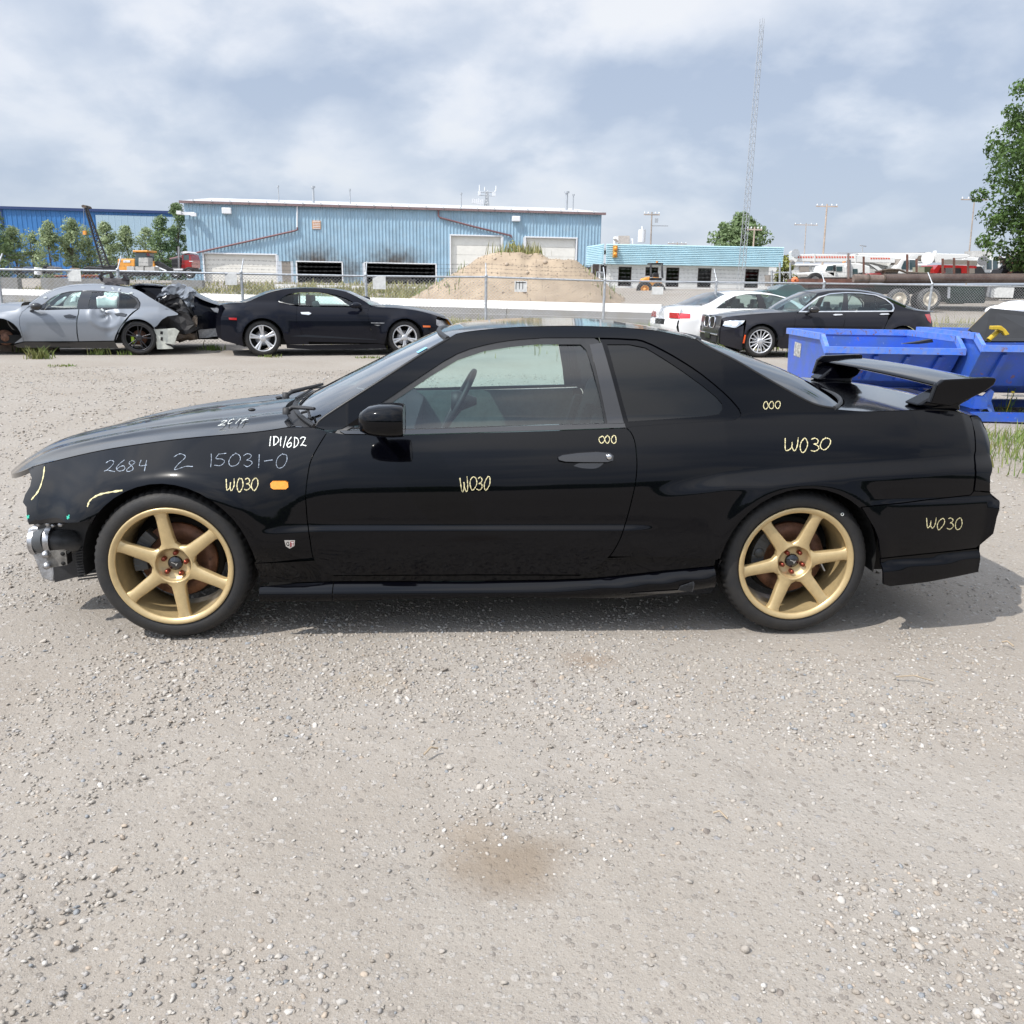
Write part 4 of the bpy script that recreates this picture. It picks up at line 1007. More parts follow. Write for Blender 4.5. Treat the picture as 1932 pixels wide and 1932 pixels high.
# loose stones, real geometry
def ico(sub):
    bm = bmesh.new(); bmesh.ops.create_icosphere(bm, subdivisions=sub, radius=1); V = np.array([v.co[:] for v in bm.verts]); F_ = np.array([[v.index for v in f.verts] for f in bm.faces]); bm.free(); return V, F_
def scatter_stones(name, n, ylo, yhi, rlo, rhi, sub, pw, seed, label, dens=.45):
    rg = np.random.default_rng(seed); V0, F0 = ico(sub); pts = []
    tot = 0; X = []; Y = []
    while tot < n:
        y = ylo + (yhi - ylo) * rg.random(n * 2); x = (rg.random(n * 2) * 2 - 1) * (.66 * yhi + .6)
        ok = np.abs(x) < .66 * y + .6; k_ = fbm(x * .8 + 4, y * 1.3, 31) + .35 * fbm(x * 4, y * 5, 37) - .02 * x
        ok &= rg.random(n * 2) < np.clip((k_ - dens - .12) * 5, .05, 1)
        x, y = x[ok], y[ok]; X.append(x); Y.append(y); tot += len(x)
    X = np.concatenate(X)[:n]; Y = np.concatenate(Y)[:n]; Z = gz(X, Y) + relief(X, Y)
    r = rlo * (rhi / rlo) ** (rg.random(n) ** pw); sc_ = np.stack([r * rg.uniform(.85, 1.35, n), r * rg.uniform(.7, 1.05, n), r * rg.uniform(.42, .75, n)], 1)
    a = rg.random(n) * 6.283; ti = rg.normal(size=(n, 2)) * .25
    V = V0[None] * sc_[:, None, :] * (1 + .16 * rg.normal(size=(n, len(V0), 1)).clip(-1.5, 1.5))
    c_, s_ = np.cos(a)[:, None], np.sin(a)[:, None]
    vx = V[..., 0] * c_ - V[..., 1] * s_; vy = V[..., 0] * s_ + V[..., 1] * c_; vz = V[..., 2] + vx * ti[:, :1] + vy * ti[:, 1:]
    P_ = np.stack([vx + X[:, None], vy + Y[:, None], vz + (Z + sc_[:, 2] * rg.uniform(-.25, .45, n))[:, None]], 2).reshape(-1, 3)
    F_ = (F0[None] + (np.arange(n) * len(V0))[:, None, None]).reshape(-1, 3)
    me = big_mesh(name, P_, F_)
    if sub > 1: me.shade_smooth()
    pal = .92 * np.array([(.37, .335, .29), (.42, .385, .34), (.32, .28, .235), (.48, .45, .41), (.27, .28, .29), (.22, .19, .165), (.41, .34, .27), (.56, .53, .49), (.34, .32, .30), (.39, .35, .305)])
    w_ = np.array([.22, .17, .12, .10, .035, .03, .07, .025, .1, .13]); ci = rg.choice(len(pal), n, p=w_ / w_.sum())
    c4 = np.ones((n, 4)); c4[:, :3] = pal[ci] * rg.uniform(.82, 1.1, (n, 1))
    at = me.color_attributes.new('tone', 'FLOAT_COLOR', 'POINT'); at.data.foreach_set('color', np.repeat(c4, len(V0), 0).astype(np.float32).ravel())
    o = link(name, me, STONE); tag(o, label, kind='stuff'); return o
STONE = mat('stone', (.35, .32, .28), rough=.8, bump=.25, bscale=220)
_a = STONE.node_tree.nodes.new('ShaderNodeVertexColor'); _a.layer_name = 'tone'; STONE.node_tree.links.new(_a.outputs[0], STONE.node_tree.nodes['Principled BSDF'].inputs['Base Color'])
scatter_stones('loose_pebbles', 5200, 1.15, 6.5, .0045, .0125, 2, 2.0, 5, 'larger rounded pebbles lying loose on the near gravel', .52)
scatter_stones('fine_gravel', 28000, 1.15, 5.0, .0028, .0088, 1, 1.3, 6, 'fine gravel grit spread over the near ground', .42)
scatter_stones('lot_gravel', 26000, 4.2, 15.0, .006, .016, 1, 1.4, 8, 'gravel scattered behind and beyond the black coupe', .35)

# ------------------------------------------------ grass blades and weeds
def blades(name, pts, hts, material, label=None, cat=None, kind=None, wid=.006, seed=1, lean=.35, parent=None):
    rg = np.random.default_rng(seed); n = len(pts); p = np.asarray(pts, float); h = np.asarray(hts, float); a = rg.random(n) * 6.283
    d = np.stack([np.cos(a), np.sin(a), 0 * a], 1); b = rg.random(n) * 6.283; w_ = np.stack([np.cos(b), np.sin(b), 0 * b], 1) * (wid * rg.uniform(.6, 1.3, n))[:, None]
    ln = (lean * rg.random(n) * h)[:, None]; up = np.array([0, 0, 1.0])
    p1 = p + up * (h * .55)[:, None] + d * ln * .35; p2 = p + up * h[:, None] * .95 + d * ln
    V = np.stack([p - w_, p + w_, p1 + w_ * .7, p1 - w_ * .7, p2], 1).reshape(-1, 3); base = np.arange(n)[:, None] * 5
    F_ = np.concatenate([base + np.array([[0, 1, 2]]), base + np.array([[0, 2, 3]]), base + np.array([[3, 2, 4]])], 0)
    o = link(name, big_mesh(name, V, F_), material, parent); 
    if parent is None: tag(o, label, cat, kind=kind)
    return o
GRASS = mat('grass_blades', (.10, .17, .035), rough=.6, var=.5, vscale=2.5, dirt=(.20, .19, .07))
GRASSD = mat('dry_grass', (.30, .27, .13), rough=.7, var=.4, vscale=3, dirt=(.16, .18, .06))
LEAF = mat('weed_leaf', (.06, .12, .03), rough=.55, var=.5, vscale=6)
for mt_ in (GRASS, GRASSD, LEAF):
    mt_.node_tree.nodes['Principled BSDF'].inputs['Specular IOR Level'].default_value = .3
# band of grass along the fence foot, in front of the barrier
def band(n, f0, f1, seed, thin=.5):
    rg = np.random.default_rng(seed); o = []
    while len(o) < n:
        t = rg.random(); x = f0[0] + (f1[0] - f0[0]) * t; y = f0[1] + (f1[1] - f0[1]) * t + rg.normal() * f0[2]
        if fbm(np.array([x * .55]), np.array([y * .8]), 77)[0] > thin * rg.random() + .32: o.append((x, y, float(gz(x, y))))
    return o
pt = band(9000, (1.0, 26, 1.6), (9.5, 25, 1.6), 3, .25); blades('grass', pt, np.random.default_rng(1).uniform(.10, .48, len(pt)), GRASS, 'bright green grass strip at the fence foot behind the coupe roof', kind='stuff', wid=.02, seed=2)
pt = band(7000, (-13, 31, 3.0), (3, 27, 2.2), 5, .45); blades('dry_grass', pt, np.random.default_rng(2).uniform(.08, .40, len(pt)), GRASSD, 'thin dry grass between the fence and the concrete barrier', kind='stuff', wid=.018, seed=3)
pt = band(5500, (8, 30, 3.5), (26, 28, 4.0), 6, .4); blades('verge_grass', pt, np.random.default_rng(3).uniform(.1, .5, len(pt)), GRASSD, 'yellowing verge grass right of the dark sedan by the trailer', kind='stuff', wid=.022, seed=4)
pt = band(8000, (-40, 67, 5), (-4, 60, 5), 7, .6); blades('far_weeds', pt, np.random.default_rng(4).uniform(.12, .5, len(pt)), GRASSD, 'yellow-green weeds in front of the big blue shed', kind='stuff', wid=.05, seed=5)
pt = band(2600, (7.2, 8.2, 1.1), (4.0, 9.6, .45), 8, .3); pt = [p for p in pt if p[0] > 3.9]; blades('bin_grass', pt, np.random.default_rng(5).uniform(.04, .20, len(pt)), GRASS, 'sparse grass and straw at the foot of the blue bins', kind='stuff', wid=.006, seed=6, lean=.8)
def tuft(px, py, h, n, seed, label, r=.12, m_=GRASS):
    q = PZ(px, py); rg = np.random.default_rng(seed); pts = np.stack([q.x + rg.normal(size=n) * r, q.y + rg.normal(size=n) * r * .6, np.zeros(n) - .01], 1)
    return blades('weed_tuft', pts, rg.uniform(.3, 1, n) * h, m_, label, 'weed', wid=.011, seed=seed, lean=.9)
for i, (px, py, h, n, lb) in enumerate(((52, 664, .30, 110, 'green weed tuft under the front of the grey wrecked sedan'), (75, 676, .28, 120, 'leafy weed tuft on gravel ahead of the grey wrecked sedan door'), (189, 668, .22, 90, 'small green tuft before the rear wheel of the grey wreck'), (245, 668, .12, 70, 'low green tuft touching the black wheel of the grey wreck'), (400, 660, .20, 90, 'dark green tuft in the shadow behind the black muscle coupe'), (512, 673, .07, 60, 'tiny tuft beside the rear wheel of the black muscle coupe'), (120, 690, .06, 60, 'flat green patch of weed in front of the grey wreck'), (695, 675, .06, 60, 'tiny weed in the shadow under the black muscle coupe'))):
    tuft(px, py, h, n, 40 + i, lb)
# weed with yellow flower by the blue bins
wroot = thing('yellow_flower_weed', PZ(1895, 790), 'tall green weed with one yellow flower in front of the right blue bin', 'weed')
q = wroot.location; rg = np.random.default_rng(9); mbw = MB()
for k_ in range(3):
    tip = Vector((.03 * k_ - .06 * (k_ == 0) + .05, .0, .50 - .12 * k_)); mbw.tube([(0, 0, 0), tip * .5 + Vector((.0, 0, 0)), tip], .004, 5)
    for j in range(26):
        u = .15 + .85 * j / 26; c_ = tip * u; a = rg.random() * 6.28; dv = Vector((math.cos(a), math.sin(a), .5)) * .035; sd = Vector((-math.sin(a), math.cos(a), 0)) * .006
        mbw.raw([c_ - sd, c_ + sd, c_ + dv], [(0, 1, 2)])
mbw.build('stem', LEAF, wroot)
MB().sphere((.20 * .0 + .02, -.05, .33), .022, 6, (1, 1, .5)).tube([(.0, 0, .0), (.02, -.05, .33)], .003, 4).build('flower', mat('yellow_flower', (.75, .55, .02), rough=.6), wroot)
for (a, b, L_) in (((1890, 1216), (1912, 1224), .004), ((1690, 1282), (1760, 1290), .003), ((800, 1430), (826, 1418), .004), ((1345, 1540), (1372, 1552), .003)):
    o = MB().tube([PZ(*a) + Vector((0, 0, .012)), (PZ(*a) + PZ(*b)) / 2 + Vector((0, .01, .022)), PZ(*b) + Vector((0, 0, .012))], L_, 5).build('twig', mat('dry_twig', (.35, .28, .20), rough=.8), None)
    tag(o, {1890: 'bent pale twig on gravel right of the rear wheel', 1690: 'thin dry twig lying on gravel below the rear bumper', 800: 'short pale stick on gravel below the coupe door', 1345: 'thin stick on the open gravel at lower right'}[a[0]], 'twig')

# ------------------------------------------------ concrete barrier and kerb
CONC = mat('barrier_concrete', (.22, .22, .22), rough=.85, var=.25, vscale=1.6, bump=.3, bscale=30, dirt=(.22, .21, .19))
CONCW = mat('barrier_white_face', (.74, .73, .70), rough=.8, var=.15, vscale=2, bump=.2, bscale=25)
def barrier(x0, x1, seg, label, zoff=0.0, f=bar_y, h=.81, group='concrete road barriers', wtop=.33, kerb=True):
    x = x0; i = 0
    while x < x1 - .1:
        xe = min(x + seg, x1); a = Vector((x, float(f(x)), 0)); b = Vector((xe, float(f(xe)), 0)); u = (b - a).normalized(); n_ = Vector((u.y, -u.x, 0)); 
        if n_.y > 0: n_ = -n_
        lo, hi = h - wtop, h
        z0 = float(gz(a.x, a.y)) + zoff
        root = thing('concrete_barrier', (a.x, a.y, z0), label(i), 'barrier', group=group)
        ln = (b - a).length - .02
        def sec(pts, name, m_):
            vs_ = []; 
            for s_ in (0.0, ln): vs_ += [tuple(u * s_ + n_ * p_ + Vector((0, 0, zz))) for p_, zz in pts]
            k_ = len(pts); f_ = [tuple(range(k_)), tuple(range(2 * k_ - 1, k_ - 1, -1))] + [(j, j + k_, (j + 1) % k_ + k_, (j + 1) % k_) for j in range(k_)]
            return MB().raw(vs_, f_).build(name, m_, root, fix=True)
        sec([(-.30, -.3), (.34, -.3), (.34, .22), (.29, .24), (.27, lo), (-.27, lo)], 'barrier_base', CONC)
        sec([(-.26, lo + .002), (.262, lo + .002), (.14, hi), (-.14, hi)], 'barrier_top', CONCW)
        x = xe; i += 1
barrier(-44, 6, 6.25, lambda i: ['concrete road barrier length at the far left picture edge', 'concrete barrier length behind the grey wreck bonnet', 'concrete barrier length behind the grey wreck roof', 'concrete barrier length between the wreck and the black muscle coupe', 'concrete barrier length behind the black muscle coupe roof', 'concrete barrier length left of the fence post by the gravel mound', 'concrete barrier length in front of the gravel mound', 'concrete barrier length ending behind the white sedan', 'last concrete barrier length'][min(i, 8)])
# second row, farther back at the left: separate blocks with bright tops
for i, (pa, pb) in enumerate((((-15, 523), (36, 523)), ((80, 524), (211, 526)), ((326, 528), (384, 530)), ((520, 536), (560, 536)), ((600, 538), (690, 539)), ((765, 541), (785, 541)))):
    y = 66.0; a = P(*pa, y); b = P(*pb, y); z0 = float(gz((a.x + b.x) / 2, y)); o = MB().box(((a.x + b.x) / 2, y, (z0 + a.z) / 2 - .1), (b.x - a.x, .6, a.z - z0 + .2)).build('concrete_block_row', CONCW if i > 2 else CONC, None)
    tag(o, ['pale concrete block at far left behind the barrier', 'long pale concrete block below the bright blue building', 'low white slab left of the blue shed corner', 'low white slab before the shed roller door', 'long low white wall before the first dark bay', 'short white block before the second dark bay'][i], 'concrete block')
# kerb at the right verge
a = P(1775, 589, 34); b = P(1990, 590, 33); tag(MB().box(((a.x + b.x) / 2, (a.y + b.y) / 2, float(gz(a.x, a.y)) + .1), ((b - a).length, .25, .24), Matrix.Rotation(math.atan2(b.y - a.y, b.x - a.x), 3, 'Z')).build('kerb', CONC, None), 'low concrete kerb in the verge below the trailer', kind='structure')

# ------------------------------------------------ chain link fence with barbed wire
GALV = mat('galvanised_steel', (.50, .52, .54), rough=.42, metal=.6, var=.25, vscale=20)
BARB = mat('weathered_barbed_wire', (.12, .12, .12), rough=.6, metal=.3)
WIRE = mat('fence_wire', (.40, .41, .42), rough=.5, metal=.5, var=.2)
def fen_y(px): return 21.2 + (px - 570) * (2.8 / 1080)
posts = [(-770, 493), (-500, 498.5), (-250, 504), (-5, 508), (222, 511.5), (455, 516.5), (690, 521), (917, 522.7), (1141, 530), (1351.8, 532.5), (1555, 535), (1758.5, 538), (1958, 541), (2150, 543), (2350, 546), (2550, 549)]
PW = [P(a, b, fen_y(a)) for a, b in posts]
plab = ['', '', 'standing left of the grey wreck bonnet', 'at the left picture edge', 'behind grey wreck door', 'just left of muscle coupe roof', 'rising behind muscle coupe windscreen', 'before the gravel mound left half', 'at the right foot of the mound', 'in front of the white office wall', 'behind the dark sedan windscreen', 'in front of the trailer wheel', 'at the right picture edge', 'past the right blue bin', '', '']
for i, t in enumerate(PW):
    if not plab[i]: continue
    r = thing('fence_post', (t.x, t.y, float(gz(t.x, t.y))), 'grey steel fence post with angled barbed wire arm ' + plab[i], 'fence post', group='chain link fence posts')
    zt_ = t.z - r.location.z
    MB().cyl((0, 0, -.2), (0, 0, zt_ + .02), .034, 12).sphere((0, 0, zt_ + .03), .042, 6).build('post', GALV, r)
    MB().tube([(0, 0, zt_ + .03), (0.0, .04, zt_ + .08), (-.02, .30, zt_ + .34)], .016, 8).build('wire_arm', GALV, r)
def rail_path(dz=0, dy=0): return [p + Vector((0, dy, dz)) for p in PW]
fr = thing('chain_link_fence', (PW[4].x, PW[4].y, 0), 'galvanised chain link fence with top rail running across behind the parked cars', 'fence')
fo = Vector(fr.location)
MB().tube([p - fo for p in rail_path(0, 0)], .024, 8).build('top_rail', GALV, fr)
for k_ in range(3):
    h_ = .12 + .10 * k_; pts = []
    for i in range(len(PW) - 1):
        for u in np.linspace(0, 1, 7)[:-1]:
            q = PW[i].lerp(PW[i + 1], u); pts.append(q + Vector((0, .07 + .10 * k_, h_ - .025 * math.sin(u * math.pi))) - fo)
    mbx = MB().tube(pts, .0018, 4, cap=False)
    for i in range(len(pts) - 1):
        for u in np.linspace(.05, .95, 5):
            q = pts[i].lerp(pts[i + 1], u); mbx.tube([q + Vector((-.02, 0, -.022)), q + Vector((.02, 0, .022))], .0016, 3).tube([q + Vector((.02, 0, -.022)), q + Vector((-.02, 0, .022))], .0016, 3)
    mbx.build('barbed_wire', BARB, fr)
# woven mesh: every wire a real zigzag strand
V = []; F_ = []; dd = .085; nrow = 21
mv = []
for i in range(1, len(PW) - 2):
    a, b = PW[i], PW[i + 1] if i + 1 < len(PW) else PW[i]; ln = (b - a).length; n_ = int(ln / dd)
    for j in range(n_):
        p0 = a.lerp(b, j / n_); p1 = a.lerp(b, (j + 1) / n_); g_ = float(gz(p0.x, p0.y)) + .04; hh = (p0.z - .02 - g_) / nrow; dx = (p1 - p0)
        for k_ in range(nrow):
            c0 = p0 + Vector((0, 0, -.02)); top = c0.z - k_ * hh; bot = top - hh
            l_, r__ = (Vector((p0.x, p0.y, 0)), Vector((p0.x + dx.x, p0.y + dx.y, 0)))
            mv.append((l_.x, l_.y, top, r__.x, r__.y, bot)); mv.append((r__.x, r__.y, top, l_.x, l_.y, bot))
mv = np.array(mv); w_ = .0036
A_ = mv[:, :3] - np.array(fo); B_ = mv[:, 3:] - np.array(fo); d = B_ - A_; d /= np.linalg.norm(d, axis=1)[:, None]
nrm = np.cross(d, np.array([0, 1.0, 0])); nrm /= np.linalg.norm(nrm, axis=1)[:, None]; dep = np.array([0, 1.0, 0]) * w_
V = np.stack([A_ + nrm * w_, A_ - nrm * w_ * .5 + dep, A_ - nrm * w_ * .5 - dep, B_ + nrm * w_, B_ - nrm * w_ * .5 + dep, B_ - nrm * w_ * .5 - dep], 1).reshape(-1, 3)
bs = np.arange(len(mv))[:, None] * 6; F_ = np.concatenate([bs + np.array([[0, 1, 4, 3]]), bs + np.array([[1, 2, 5, 4]]), bs + np.array([[2, 0, 3, 5]])])
o = link('chain_link_mesh', big_mesh('chain_link_mesh', V, F_), WIRE, fr); o['kind'] = 'stuff'
# blank sign plates hung on the fence
SIGNW = mat('sign_plate', (.62, .62, .60), rough=.6, var=.15, vscale=12)
for i, (x0, y0, x1, y1) in enumerate(((126, 508, 154, 531), (424, 514, 448, 538), (703, 520, 728, 546), (971, 529, 994, 551), (1230, 540, 1251, 556), (1872, 541, 1911, 562))):
    yy = fen_y((x0 + x1) / 2) - .03; a = P(x0, y0 + 1, yy); b = P(x1, y1, yy); c_ = (a + b) / 2
    r = thing('fence_sign', c_, ['small pale square sign plate on the fence above the grey wreck', 'pale sign plate on the fence before the white roller door', 'pale sign plate on the fence above the muscle coupe roof', 'white sign plate with dark marks hung before the gravel mound', 'white sign plate on the fence below the forklift', 'larger white plate on the fence before the dark crane truck'][i], 'sign', group='sign plates on the fence')
    MB().box((0, 0, 0), (abs(b.x - a.x), .012, abs(a.z - b.z)), bev=.003).build('plate', SIGNW, r)
    if i == 3:
        w2, h2 = abs(b.x - a.x), abs(a.z - b.z)
        for j in range(3): MB().box((-w2 * .38 + j * w2 * .27, -.009, h2 * .1), (.014, .004, h2 * .7)).build('stroke', RUBBER, r)
        MB().box((0, -.009, h2 * .36), (w2 * .8, .004, .02)).build('stroke', RUBBER, r)
# ============================================================ parked and wrecked cars behind
def body_fn(zt_pts, x0, x1, cxs, r_arch, tap=(.20, .16), A=.10, g_=.42, crease=None, wrz=.33, tl=(.8, .7)):
    tx = [p[0] for p in zt_pts]; tz = [p[1] for p in zt_pts]
    def I(x, z):
        x = np.asarray(x, float); z = np.asarray(z, float); zt = np.interp(x, tx, tz); s_ = zt - z
        y = tap[0] * np.clip((x0 + tl[0] - x) / tl[0], 0, 1.4) ** 2.2 + tap[1] * np.clip((x - (x1 - tl[1])) / tl[1], 0, 1.4) ** 2.2
        y = y + np.where(s_ > 0, A * np.clip(1 - s_ / .28, 0, 1) ** 2.2, A)
        g = np.clip(-s_, 0, 1); y = y + np.where(s_ < 0, g_ * g + .10 * np.clip(g / .42, 0, 1.3) ** 4, 0)
        y = y + .03 * np.clip((.45 - z) / .3, 0, 1) ** 2 + .015 * np.clip((z - .5) / .4, 0, 1) ** 2
        for cx in cxs:
            d = np.sqrt((x - cx) ** 2 + (z - wrz) ** 2); y = y - .035 * np.exp(-((d - r_arch - .01) / .09) ** 2) * sstep(.2, .45, z)
        if crease is not None:
            zc_ = np.interp(x, [crease[0][0], crease[1][0]], [crease[0][1], crease[1][1]]); y = y + .012 * np.exp(-((z - zc_ + .02) / .03) ** 2)
        return y
    return I
class Bg:
    """a background car: traced panels with real body curvature"""
    def __init__(s, name, label, T, wl, wr, R, W, yaw=None, group=None):
        s.T = T; s.R = R
        a = PZ(*T(*wl), R); b = PZ(*T(*wr), R)
        if yaw is None: yaw_ = math.atan2(b.y - a.y, b.x - a.x)
        else: yaw_ = yaw
        O = Vector((a.x, a.y, 0)); s.wb = (b - a).length; s.root = thing(name, O, label, 'car', rz=yaw_, group=group)
        s.K = Car(s.root, O, yaw_, lambda x, z: .05 + 0 * np.asarray(x, float), W); s.K.zcuts = (); s.yaw = yaw_
    def px(s, pts): return [s.T(*p) for p in pts]
    def loc(s, pts, y=None): return [s.K.loc(*p, y=y) for p in s.px(pts)]
    def surface(s, zt, x0, x1, cxs, **k):
        z_ = sorted([p[::2] for p in s.loc(zt, y=.08)]); s.K.I = body_fn(z_, s.loc([x0], y=.1)[0][0], s.loc([x1], y=.1)[0][0], cxs, s.R + .035, wrz=s.R, **k)
    def panel(s, name, pts, m_, sm=False, **k):
        k.setdefault('grid', .09); k.setdefault('gap', .004)
        p = s.loc(pts)
        hs = [s.loc(h) for h in k.pop('hol', [])]
        return s.K.panel(name, p, m_, local=True, holes=hs, **k)
    def E3(s, pts, sub=0, n=3): return [(a, float(s.K.I(a, b)) + sub, b) for a, b in s.loc(smooth_line(pts, n=n) if len(pts) > 2 else pts)]
    def C(s, pts, n=3): return [p[::2] for p in s.loc(smooth_line(pts, n=n) if len(pts) > 2 else pts, y=s.K.W / 2)]
    def top(s, name, e_, c_, m_, **k):
        k.setdefault('nv', 12); k.setdefault('n', 14); return s.K.top(name, s.E3(e_), s.C(c_), m_, **k)
def bg_wheel(B, cx, yin, rim, style, mrim, side=0, wdt=.24, phase=90, z=None, disc=None, cal=None):
    R = B.R; W = B.K.W; yc = yin + wdt / 2
    rb = MB(); h = wdt / 2
    rb.lathe([(rim + .004, -h + .004), (rim - .004, -h), (rim - .016, -h + .008), (rim - .02, h * .2), (rim - .004, h - .01)], 36)
    if style == 'five':
        for k_ in range(5):
            for o in (-7, 7): spoke_solid(rb, R_(phase + 72 * k_ + o), .04, rim - .01, .036, .045, -h + .028, -h + .010, flare=1.1)
    elif style == 'turbine':
        for k_ in range(15): spoke_solid(rb, R_(phase + 24 * k_), .05, rim - .01, .020, .026, -h + .03, -h + .012, flare=1.2)
    elif style == 'twin':
        for k_ in range(5):
            for o in (-10, 10): spoke_solid(rb, R_(phase + 72 * k_ + o), .05, rim - .01, .024, .020, -h + .026, -h + .012, flare=1.0)
    elif style == 'steel': rb.lathe([(rim - .02, -h + .05), (.16, -h + .03), (.10, -h + .06), (.09, -h + .02), (0, -h + .02)], 28)
    rb.lathe([(.07, -h + .05), (.066, -h + .024), (.03, -h + .018), (.0, -h + .018)], 20)
    w_ = rb.build('wheel', mrim, B.root); w_.location = (cx, yc if not side else W - yc, R if z is None else z)
    if side: w_.rotation_euler = (0, 0, math.pi)
    tyre_mesh(R, rim, wdt, n=60, tread=True, depth=.008).build('tyre', TYRE, w_)
    MB().lathe([(0, .0), (.15, .0), (.15, .02), (0, .02)], 24).build('brake_disc', disc or STEEL, w_)
    if cal: MB().box((.13 * math.cos(R_(200)), -.02, .13 * math.sin(R_(200))), (.06, .07, .14), bev=.01).build('brake_caliper', cal, w_)
    return w_
def bg_inner(B, xa, xb, zb, cxs, seats=(), floor=True):
    W = B.K.W; mb = MB(); mb.box(((xa + xb) / 2, W / 2, .30), (xb - xa, W - .35, .16))
    for cx in cxs: mb.box((cx, W / 2, .42), (.75, W - .75, .5))
    mb.build('underbody', DARK, B.root)
    for cx in cxs:
        for sd in (0, 1):
            n = 12; r = B.R + .045; y0, y1 = (.06, .42) if not sd else (W - .06, W - .42); vs = []
            for i in range(n + 1):
                a = math.pi * i / n; vs += [(cx + r * math.cos(a), y0, B.R + r * math.sin(a)), (cx + r * math.cos(a), y1, B.R + r * math.sin(a))]
            vs.append((cx, y1, B.R))
            MB().raw(vs, [(2 * i, 2 * i + 2, 2 * i + 3, 2 * i + 1) for i in range(n)] + [(2 * i + 1, 2 * i + 3, 2 * n + 2) for i in range(n)]).build('wheel_housing', DARK, B.root)
    for (x, y, ww, dirn) in seats:
        s_ = MB(); s_.box((x - .1 * dirn, y, .50), (.5, ww, .2), bev=.05).box((x + .24 * dirn, y, .80), (.15, ww, .62), Matrix.Rotation(R_(16 * dirn), 3, 'Y'), bev=.05)
        o = s_.build('seat', FABRIC, B.root)
        MB().box((x + .34 * dirn, y, 1.14), (.09, .25, .16), bev=.04).build('headrest', FABRIC, o)

# ---- black muscle coupe, nose to the right
T = lambda x, y: (405.7 + .2295 * x, 528.3 + .2295 * y)
NAVY = paint('navy_black_paint', (.0045, .0055, .011), rough=.35, dust=.03)
SILV = mat('silver_wheel', (.62, .63, .65), rough=.3, metal=.6, coat=.5, var=.1)
B = Bg('muscle_coupe', 'black muscle coupe with silver five-spoke wheels, parked facing right behind the bonnet', T, (395, 480), (1562, 474), .36, 1.90)
c0, c1 = 0.0, B.wb
B.surface([(30, 205), (250, 186), (520, 190), (690, 214), (1160, 222), (1290, 228), (1560, 235), (1780, 270), (1930, 350)], (10, 330), (1935, 400), (c0, c1), A=.13)
ar = lambda cx, a0, a1, r=.405: [(cx + r * math.cos(R_(a0 + (a1 - a0) * i / 12)), B.R + r * math.sin(R_(a0 + (a1 - a0) * i / 12))) for i in range(13)]
L_ = B.loc
q_l = L_([(235, 545), (70, 500), (20, 470), (5, 400), (10, 330), (30, 245), (38, 205), (130, 188), (250, 184), (300, 165), (350, 141), (450, 101), (550, 77), (650, 68), (760, 65), (900, 69), (1000, 79), (1080, 97), (1150, 128), (1220, 168), (1288, 212), (1262, 236)])
q_dlo = L_([(1215, 230), (1160, 205), (1130, 180), (1080, 152), (1000, 124), (900, 105), (800, 101), (697, 102), (610, 114), (560, 137), (521, 175), (530, 183), (600, 201), (673, 216), (673, 240)])
q_gap = L_([(668, 300), (672, 350), (690, 400), (725, 460), (770, 505)])
B.K.panel('quarter_panel', q_l + q_dlo + q_gap + L_([(770, 530), (700, 528), (590, 528)]) + [p for p in ar(c0, 0, 196)], NAVY, grid=.07, local=True)
gapF = [(1262, 236), (1254, 270), (1262, 330), (1290, 440), (1330, 520)]
B.K.panel('door', L_([(673, 240), (673, 217), (760, 219), (1160, 224), (1215, 231)]) + L_(gapF) + L_([(770, 507)]) + q_gap[::-1][1:], NAVY, grid=.07, local=True)
fend = L_(gapF[::-1]) + L_([(1290, 216), (1370, 224), (1450, 226), (1560, 236), (1680, 255), (1780, 280), (1830, 297), (1815, 330), (1818, 372), (1850, 392), (1935, 398), (1928, 465), (1850, 505), (1712, 500)]) + ar(c1, -14, 180) + L_([(1392, 528)])
B.K.panel('front_fender', fend, NAVY, grid=.07, local=True)
B.panel('rocker_panel', [(585, 530), (770, 532), (1330, 524), (1395, 530), (1412, 566), (1100, 572), (800, 574), (590, 562)], NAVY, off=.01)
B.panel('quarter_glass', [(530, 178), (600, 195), (688, 208), (688, 110), (610, 122), (560, 145)], TINT, off=.012, flange=0)
B.panel('door_glass', [(700, 212), (1100, 215), (1160, 210), (1130, 188), (1080, 160), (1000, 132), (900, 112), (800, 108), (700, 109)], CLEAR, off=.012, flange=0, gap=0)
B.panel('window_divider', [(687, 108), (699, 108), (703, 214), (690, 212)], RUBBER, off=.004, gap=0)
rs = [(250, 184), (300, 165), (350, 141), (450, 101), (550, 77)]
B.top('rear_window', rs, [(200, 178), (330, 132), (450, 95), (560, 69)], TINT)
B.top('roof', [(550, 77), (650, 68), (760, 65), (900, 69), (1000, 79), (1080, 97)], [(560, 69), (660, 62), (760, 60), (900, 63), (1000, 70), (1110, 90)], NAVY)
B.top('windshield', [(1080, 97), (1150, 128), (1220, 168), (1290, 212)], [(1110, 90), (1190, 125), (1280, 165), (1375, 205)], SHIELD)
B.top('hood', [(1290, 217), (1370, 224), (1450, 226), (1560, 236), (1680, 255), (1780, 280), (1830, 297)], [(1375, 207), (1450, 202), (1560, 212), (1680, 232), (1780, 256), (1850, 276), (1900, 300)], NAVY)
B.top('boot_lid', [(250, 185), (130, 189), (38, 205)], [(210, 178), (120, 180), (20, 196)], NAVY)
B.panel('headlamp', [(1818, 322), (1850, 330), (1895, 330), (1935, 365), (1935, 396), (1850, 390), (1820, 370)], STEEL, off=.02)
B.panel('lamp_surround', [(1895, 318), (1915, 322), (1945, 380), (1930, 385)], AMBER, off=-.005)
